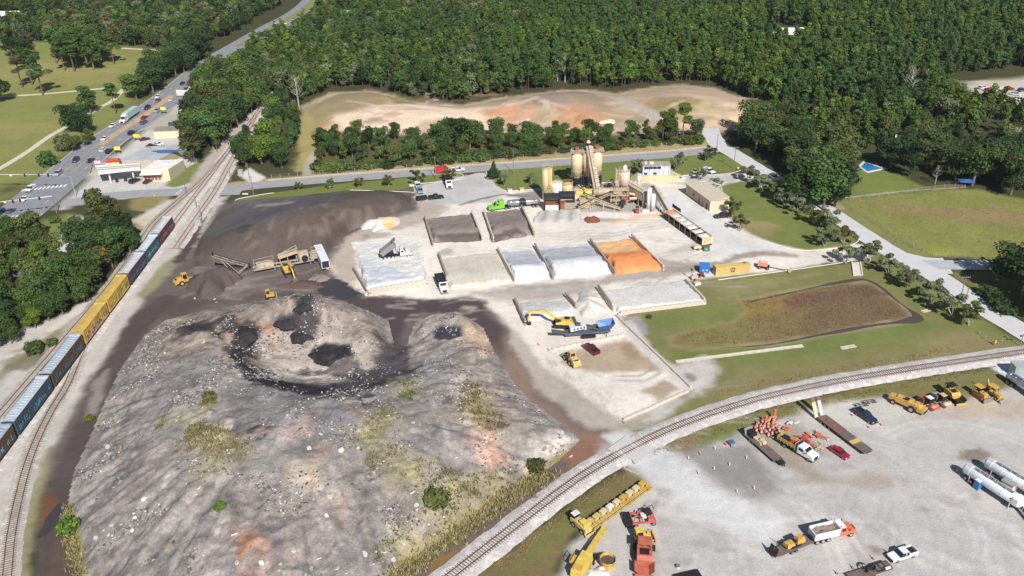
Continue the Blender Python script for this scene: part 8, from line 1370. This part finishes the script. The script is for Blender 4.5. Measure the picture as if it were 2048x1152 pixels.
q = PW([(1720,333),(1728,325),(1769,337),(1735,344)]); c = q.mean(0); o = thing('swimming_pool', 'blue swimming pool with pale deck on the lawn', 'pool', None, (c[0], c[1],0)); l = [tuple((p_ - c)) for p_ in q]; MB().prism([(x * 1.22, y * 1.22) for x, y in l],-.05,.06).o('deck', conc, o); MB().prism([(x * .9, y * .9) for x, y in l],0,.07).o('water', pm('pool_water', (28,128,184),.08,0,.05,.5), o); b = MB(); [b.bar((*l[k],.1),(*l[(k + 1) % 4],.1),.35,.12) for k in range(4)]; b.o('coping', whitep, o)
o = thing('blue_tarpaulin', 'blue tarpaulin shelter at the wood edge beyond the meadow', 'tarpaulin'); q = P(1930,373); o.location = (q[0], q[1],0); b = MB(); b._add([(-4,-2,2.2),(4,-2.4,2.0),(4.2,2,2.4),(-4,2,2.6),(0,0,3.0)],[(0,1,4),(1,2,4),(2,3,4),(3,0,4)]); b.v = [(x * .7, y * .7, z) for x, y, z in b.v]; b.o('sheet', pm('tarp_royal', (48,88,150),.7,0,.25,.8), o); b = MB(); [b.bar((x, y, 0),(x, y, 2.2),.1) for x in (-2.6,2.6) for y in (-1.2,1.2)]; b.o('pole', dk, o)
for k, (px, py, cl) in enumerate(((1962,178, 'white'),(1975,183, 'red'),(1990,178, 'white'),(2002,186, 'silver'),(2015,180, 'red'),(2028,190, 'white'),(2040,183, 'blue'),(1985,190, 'silver'),(2035,200, 'white'))): car('suv', cl, '%s scrapped vehicle in the far right yard, %s from the left' % (cl, ordn(k + 1)),(px, py),(px + 6, py - 1 + k % 3), 'scrapped vehicles in the far yard')
# billboard, road signs
q = P(376,208); o = thing('billboard', 'white billboard on a single pole above the highway shops', 'billboard', None, (q[0], q[1],0), math.radians(-6)); H = height_of(376,208,181); MB().cyl((0,0,0),(0,0, H - 1),.3, n=10).o('pole', dk, o); MB().box(-1.8,0, H - 1.2,6.2,.4,2.8).o('panel', whitep, o); b = MB(); [b.box(-3.2 + 1.5 * k, -.22, H - 1 - .3 * (k % 2),1.0,.03,.35) for k in range(3)]; b.o('print', pm('print_teal', (120,180,180),.6,0,.1,1), o); MB().box(-1.8,-.6, H - 2.7,6.2,.8,.1).o('catwalk', dk, o)
for (px, py, h, lb) in ((328,229,3, 'yellow roadside sign board beside the silver pickup'),(275,282,2.4, 'yellow sign board on the shop verge near the red car'),(237,308,2.6, 'yellow stall sign beside the black SUV'),(396,178,3, 'yellow sign board near the small white office')): q = P(px, py); o = thing('sign_board', lb, 'sign', None, (q[0], q[1],0)); MB().box(0,0, h, 2.6,.2,1.4).o('panel', pm('sign_yellow', (244,226,60),.6,0,.05,1), o); b = MB(); [b.bar((x, 0,0),(x, 0, h),.1) for x in (-1,1)]; b.o('post', dk, o)
for (px, py, w_, h, m_, lb) in ((398,182,3,1.8, whitep, 'white sign panel beside the highway office'),(197,333,2.6,2.4, pm('sign_pink', (230,190,196),.6,0,.1,1), 'pale pink sign panel at the canopy corner'),(824,376,2.0,1.4, whitep, 'low white entrance sign on the lawn tip'),(491,391,2.2,.9, whitep, 'white sign on the small lawn by the crossing'),(1989,691,.4,1.6, yel, 'yellow marker post beside the curved railway'),(311,397,.4,1.6, yel, 'yellow marker post on the verge by the station'),(1476,340,.8,1.2, cream, 'small cream sign on the lawn corner pole')): q = P(px, py); o = thing('roadside_sign', lb, 'sign', None, (q[0], q[1],0)); MB().box(0,0, h * .75, w_, .14, h * .6).o('panel', m_, o); b = MB(); [b.bar((x, .1,0),(x, .1, h),.08) for x in (-w_ * .4, w_ * .4)]; b.o('post', steel, o)
# utility poles
pole_m = pm('pole_wood', (138,120,104),.9,0,.2,1.5); pole_c = pm('pole_grey', (170,168,164),.8,0,.1,1.5)
for (px, py, pt, arm, lb) in ((181,347,303,0, 'wooden pole at the corner of the fuel canopy'),(152,394,352,1, 'pole with street lamp arm at the junction corner'),(272,268,240,0, 'pole beside the highway near the yellow sign'),(225,301,278,0, 'pole on the highway edge by the black SUV'),(872,358,313,0, 'tall pole on the lawn beside the red trailer'),(1027,347,299,0, 'thin pole on the lawn right of the cedar'),(1467,338,293,2, 'pole with crossarms on the lawn tip by the east road'),(1432,312,268,0, 'pole behind the small green tree at the road bend'),(1617,416,378,2, 'pole with crossarms along the lawn row of trees'),(1920,601,552,2, 'left one of the paired poles by the basin road'),(1930,606,575,0, 'right shorter one of the paired poles by the basin road'),(404,441,410,0, 'thin signal pole beside the grey rail cabinet'),(500,363,326,0, 'pole at the pale gravel patch by the crossing'),(462,361,336,0, 'thin pole on the right of the rail crossing'),(507,389,352,0, 'pole on the small lawn beside the crossing'),(372,385,360,0, 'crossing gate pole left of the rails'),(1353,283,258,0, 'pole among the belt pines'),(393,415,392,0, 'short pole between the rails and cabinet')):
    q = P(px, py); H = height_of(px, py, pt); o = thing('utility_pole', lb, 'pole', 'poles along the roads', (q[0], q[1],0)); MB().cyl((0,0,-.1),(0,0, H),.16,.10,8).o('shaft', pole_m if arm != 1 else pole_c, o)
    if arm == 2: b = MB(); b.box(0,0, H - .5,2.6,.12,.14); b.box(0,0, H - 1.3,2.2,.12,.14); b.o('crossarm', pole_m, o); b = MB(); [b.cyl((x, 0, H - .4),(x, 0, H - .2),.06, n=6) for x in (-1.2,-.6,.6,1.2)]; b.o('insulator', whitep, o)
    if arm == 1: b = MB(); b.bar((0,0, H - .3),(-3.4,.6, H),.1); b.box(-3.7,.6, H, .7,.25,.14); b.o('lamp_arm', pole_c, o)
    if arm == 0: b = MB(); b.box(0,0, H - .4,.9,.1,.12); b.o('crossarm', pole_m, o)
# traffic signals
def mast(label, pb, H, pa, sigs, z2):
    a = P(*pb); c = P(*pa, z2); o = thing('traffic_signal', label, 'traffic signal', None, (a[0], a[1],0)); MB().cyl((0,0,0),(0,0, H),.22,.16,10).o('pole', steel, o); d = Vector((c[0] - a[0], c[1] - a[1], z2)); s = Vector((0,0, H - .4)); MB().cyl(tuple(s), tuple(d),.13,.08,8).o('mast_arm', whitep, o)
    for t, k in sigs: q = s + (d - s) * t; (MB().box(q.x, q.y - .2, q.z - .2,.5,.4,1.2).o('signal_head', dk, o) if k == 0 else MB().box(q.x, q.y - .2, q.z - .3,2.2 if k == 1 else .9,.06,.6).o('street_sign', pm('sign_green', (52,170,140),.5,0,.05,1) if k == 1 else whitep, o))
mast('near traffic signal mast with green street signs', (114,426),7.0,(-40,408),[(.18,0),(.3,1),(.55,0),(.66,2),(.8,1),(.45,0)],7.2); mast('far traffic signal mast reaching over the highway from the left', (-70,380),6.8,(106,349),[(.55,2),(.7,0),(.85,0),(.95,0)],7.2)
for (px, py, w_, h, lb, m_) in ((397,452,2.2,2.4, 'grey railway equipment cabinet beside the tracks', pole_c),(481,352,1.8,2.2, 'grey cabinet on the gravel patch by the crossing', pole_c),(2038,752,3.4,3.0, 'large grey metal cabinet at the right edge pad', pm('cabinet_sage', (160,166,162),.5,.1,.08,1))): q = P(px, py); o = thing('equipment_cabinet', lb, 'cabinet', None, (q[0], q[1] + .8,0)); MB().box(0,0, h / 2, w_, w_ * .8, h).o('body', m_, o); MB().box(0,0, h + .06, w_ * 1.08, w_ * .9,.12).o('roof', pole_c, o); MB().box(0,-w_ * .41, h / 2, w_ * .7,.05, h * .8).o('door', m_, o)
q = P(2040,692); o = thing('crossing_signal', 'railway crossing signal with lamps at the right edge', 'crossing signal', None, (q[0], q[1],0)); MB().cyl((0,0,0),(0,0,4.6),.1, n=8).o('pole', steel, o); b = MB(); b.box(0,-.1,4.2,1.2,.06,.2, ry=.7); b.box(0,-.13,4.2,1.2,.06,.2, ry=-.7); b.o('crossbuck', whitep, o); b = MB(); [b.cyl((x, -.2,3.2),(x, -.05,3.2),.28, n=12) for x in (-.6,.6)]; b.bar((-.6,0,3.2),(.6,0,3.2),.08); b.o('lamps', dk, o)
# drains, pipes, posts
for (a, c, lb) in (((1682,697),(1711,692), 'white concrete box drain in the grass beside the flume'),((1352,724),(1606,692), 'long pale concrete flume across the grass'),((1844,624),(1862,620), 'white concrete headwall at the basin corner'),((1247,937),(1278,951), 'pale log-like post lying beside the railway crossing'),((1040,962),(1060,938), 'leaning timber post in the weeds by the haul road')):
    A_, B_ = P(*a), P(*c); L = float(np.linalg.norm(A_ - B_)); o = thing('concrete_drain' if 'concrete' in lb else 'timber_post', lb, 'drain' if 'concrete' in lb else 'post', None, (A_[0], A_[1],0), math.atan2(B_[1] - A_[1], B_[0] - A_[0]))
    if 'concrete' in lb: b = MB(); [b.box(L / 2, s * .5,.12, L, .16,.24) for s in (-1,1)]; b.o('side', conc_dirty, o); MB().box(L / 2,0,.04, L, .8,.08).o('floor', conc_dirty if L < 10 else conc, o)
    else: MB().bar((0,0,.2),(L, 0,.25 if L < 5 else .2),.3).o('shaft', conc_dirty if 'log' in lb else pole_m, o); MB().box(0,0,.15,.4,.5,.3).o('foot', pole_m, o)
def fence(label, pts, h=1.3, step=4.0, mesh=False):
    w_ = smooth_path(PW(pts), step); o = thing('wire_fence', label, 'fence', None, (w_[0][0], w_[0][1],0)); me = None
    for k, p_ in enumerate(w_):
        if me is None: t = MB().cyl((0,0,0),(0,0, h + .15),.08, n=6).o('post', pole_c, o); me = t.data
        else: t = bpy.data.objects.new('post', me); COL.objects.link(t); t.parent = o
        t.location = (p_[0] - w_[0][0], p_[1] - w_[0][1],0)
    b = MB()
    for z in ((.4,.8, h) if not mesh else np.linspace(.15, h, 7)): [b.bar((*(w_[k] - w_[0]), z),(*(w_[k + 1] - w_[0]), z),.03) for k in range(len(w_) - 1)]
    b.o('wire', dust_m, o)
fence('post and wire fence along the foot of the tree belt', [(640,349),(850,333),(1050,316),(1250,299),(1395,289)],1.5,7); fence('wire fence between meadow and east road', [(1692,412),(1750,448),(1800,480),(1866,514)],1.3,4); fence('mesh fence between pool lawn and meadow', [(1700,402),(1790,389),(1870,377),(1930,373)],1.2,4, True); fence('short gate fence at the lane behind the service road', [(543,356),(575,354),(596,352)],1.4,4); fence('second short gate fence right of the lane', [(627,349),(646,347)],1.4,3.2); fence('wire fence at the meadow gate beside the side road', [(1870,514),(1905,515),(1930,515)],1.3,3, True)
fence('wire fence running down to the rail crossing signal', [(1958,668),(1986,690),(2016,678)],1.1,3)
# cones and barrels
con_m = pm('cone_orange', (222,112,84),.6,0,.1,1); brl_m = pm('barrel_orange', (216,118,84),.6,0,.1,1)
b = MB(); b.box(0,0,.03,.42,.42,.06); CB = b.o('base', blk); CS = MB().cyl((0,0,.06),(0,0,.95),.17,.04,12).o('shaft', con_m); CC = MB().cyl((0,0,.55),(0,0,.78),.098,.068,12).o('collar', whitep); CW = MB().cyl((0,0,.06),(0,0,.95),.17,.05,12).o('shaft', whitep)
BS = MB().cyl((0,0,.08),(0,0,1.05),.32,.26,12).o('body', brl_m); BB = MB().cyl((0,0,0),(0,0,.1),.46, n=12).o('base', blk); b = MB(); b.cyl((0,0,.38),(0,0,.54),.312,.300,12, False); b.cyl((0,0,.70),(0,0,.86),.292,.280,12, False); BW = b.o('band', whitep)
def mk(name, label, cat, group, x, y, parts, rot=0.0, first=[]):
    o = thing(name, label, cat, group, (x, y, 0), random.uniform(0,6)); o.rotation_euler = (rot, 0, random.uniform(0,6))
    for p_ in parts:
        c = p_ if p_.parent is None else p_.copy()
        if c is not p_: COL.objects.link(c)
        c.parent = o
    return o
for k, (px, py, wh, lb) in enumerate(((1377,918,1, 'leftmost delineator of the marked grey patch'),(1400,909,0, 'orange cone on the grass side of the grey patch'),(1430,899,1, 'delineator at the top of the grey patch'),(1463,894,0, 'orange cone below the equipment trailer tail'),(1493,917,1, 'delineator at the right of the grey patch top'),(1459,931,1, 'delineator inside the grey patch, upper middle'),(1428,939,1, 'delineator inside the grey patch, centre'),(1397,947,1, 'delineator inside the grey patch, lower left'),(1508,978,1, 'delineator at the grey patch bottom right'),(1474,985,1, 'lowest delineator of the grey patch'),(1704,831,0, 'cone at the tail of the navy pickup'),(1737,855,0, 'cone at the left front of the navy pickup'),(1762,850,0, 'cone at the right front of the navy pickup'),(1746,1118,0, 'upper of three cones left of the white pickup'),(1705,1136,0, 'middle of three cones left of the white pickup'),(1673,1147,0, 'lowest of three cones left of the white pickup'),(1773,1105,0, 'cone touching the nose of the white pickup'),(1913,945,0, 'cone at the tail of the long white tank'),(1628,893,0, 'cone beside the white crew cab'),(1640,888,0, 'second cone beside the white crew cab'),(1077,690,0, 'cone left of the low pale block wall'),(1097,700,0, 'cone at the end of the low pale block wall'),(1655,882,1, 'white delineator beside the long flatbed'),(1247,846,0, 'cone at the front corner of the stained pad'))):
    q = P(px, py); mk('traffic_cone', lb, 'cone', None, q[0], q[1],[CB, CW, CC] if wh else [CB, CS, CC])
bp_ = inpoly([(1508,862),(1512,848),(1540,836),(1556,838),(1562,862),(1550,874),(1530,872)],32,.7,5,60); bp_ = bp_[np.argsort(bp_[:, 0])]
for k, (x, y) in enumerate(bp_): mk('traffic_barrel', 'orange and white striped barrel in the cluster by the stake truck, %s from the left' % ordn(k + 1), 'barrel', 'barrels stacked by the stake truck', x, y, [BS, BB, BW])
for k, (px, py) in enumerate(((1548,838),(1531,846))): q = P(px, py); o = thing('barrel_stack', ['tall nested stack of orange barrels at the cluster top', 'shorter nested stack of orange barrels in the cluster'][k], 'barrel stack', None, (q[0], q[1],0)); [MB().cyl((0,0,.3 * j),(0,0,.3 * j + .95),.32,.27,12).o('barrel', brl_m if j % 2 else con_m, o) for j in range(7 - 2 * k)]
for (px, py, m_, ang, lb) in ((1575,858, brl_m, 20, 'pile of folded orange signs behind the stake truck'),(1632,868, brl_m, -40, 'upper pair of round orange sign plates by the flatbed'),(1642,876, brl_m, -30, 'lower pair of round orange sign plates by the flatbed'),(1606,880, redp, -35, 'pink-red plastic barricade pile beside the stake truck'),(1617,889, redp, -35, 'second pink-red barricade pile beside the crew cab'),(1582,846, whitep, 25, 'heap of white aluminium sign frames on the grass'),(1520,852, dk, 10, 'black crate of rubber bases among the barrels'),(1618,874, con_m, -40, 'single orange barricade board lying by the crew truck'),(1632,896, cream, -20, 'low cream concrete barrier behind the crew cab')):
    q = P(px, py); o = thing('sign_pile', lb, 'sign pile' if 'sign' in lb else 'barricade', None, (q[0], q[1],0), math.radians(ang)); rr = random.Random(px)
    for j in range(5): MB().box(rr.gauss(0,.5), rr.gauss(0,.35),.12 + .14 * j, rr.uniform(.9,1.6), rr.uniform(.3,.6),.07, rr.gauss(0,.4), rr.gauss(0,.12)).o('board', m_, o)
    b = MB(); [b.bar((rr.uniform(-1,1), rr.uniform(-.6,.6),.05),(rr.uniform(-1,1), rr.uniform(-.6,.6),.9),.07) for j in range(4)]; b.o('leg', steel if m_ is not dk else dk, o)
for (px, py, lb) in ((1722,812, 'dark steel rack on the grass above the navy pickup'),(1738,806, 'second dark steel rack right of the first')): q = P(px, py); o = thing('steel_rack', lb, 'rack', None, (q[0], q[1],0),.2); [MB().bar((-1.6, y, .4),(1.6, y, .5),.1).o('beam', dk, o) for y in (-.6,0,.6)]; b = MB(); [b.bar((x, -.8,.3),(x, .8,.3),.1) for x in (-1.4,-.3,.8,1.4)]; [b.bar((x, 0,0),(x, 0,.9),.1) for x in (-1.5,1.5)]; b.o('cross_bar', dk, o)
for (px, py, lb) in ((1020,384, 'white crate at the lawn edge near the entrance'),(1044,382, 'cream crate right of the white one at the lawn edge')): q = P(px, py); o = thing('utility_crate', lb, 'crate', None, (q[0], q[1],0)); MB().box(0,0,.6,1.6,1.1,1.2).o('box', whitep if px < 1030 else cream, o); MB().box(0,0,1.24,1.7,1.2,.1).o('lid', cream2, o)
q = P(1462,887); o = thing('blue_tarp_box', 'small blue covered box on the grass left of the trailers', 'box', None, (q[0], q[1],0),.5); MB().box(0,0,.3,1.6,1.2,.6, top=(.9,.9)).o('cover', pm('tarp_blue', (72,104,140),.7,0,.2,1), o); MB().box(-1.4,.2,.25,.5,.5,.5).o('keg', con_m, o)
q = P(1356,1136); o = thing('white_bucket', 'small white bucket alone on the gravel near the bottom', 'bucket', None, (q[0], q[1],0)); MB().cyl((0,0,0),(0,0,.6),.3,.38,12).o('pail', whitep, o); MB().cyl((0,0,.6),(0,0,.66),.4, n=12).o('lid', steel, o)
o = flatbed('dark_trailer', 'dark flat trailer cut off by the bottom edge', (1358,1160),(1392,1152),5,2,.6,4, dk); cwheel(o, 0,1.0,.34)
# ================================================================ haze: thin air over the whole place
hb = MB(); hb.b2(-1800,1800,-400,2900,-1.5,128.5); hm = bpy.data.materials.new('haze_air'); hm.use_nodes = True; N = hm.node_tree.nodes; [N.remove(x) for x in list(N) if x.type != 'OUTPUT_MATERIAL']; pv = N.new('ShaderNodeVolumePrincipled'); pv.inputs['Color'].default_value = (.86,.92,1,1); pv.inputs['Density'].default_value = .00006; pv.inputs['Anisotropy'].default_value = .2; hm.node_tree.links.new(pv.outputs[0], N[0].inputs['Volume'] if N[0].type == 'OUTPUT_MATERIAL' else N['Material Output'].inputs['Volume'])
tag(hb.o('haze', hm), kind='stuff')
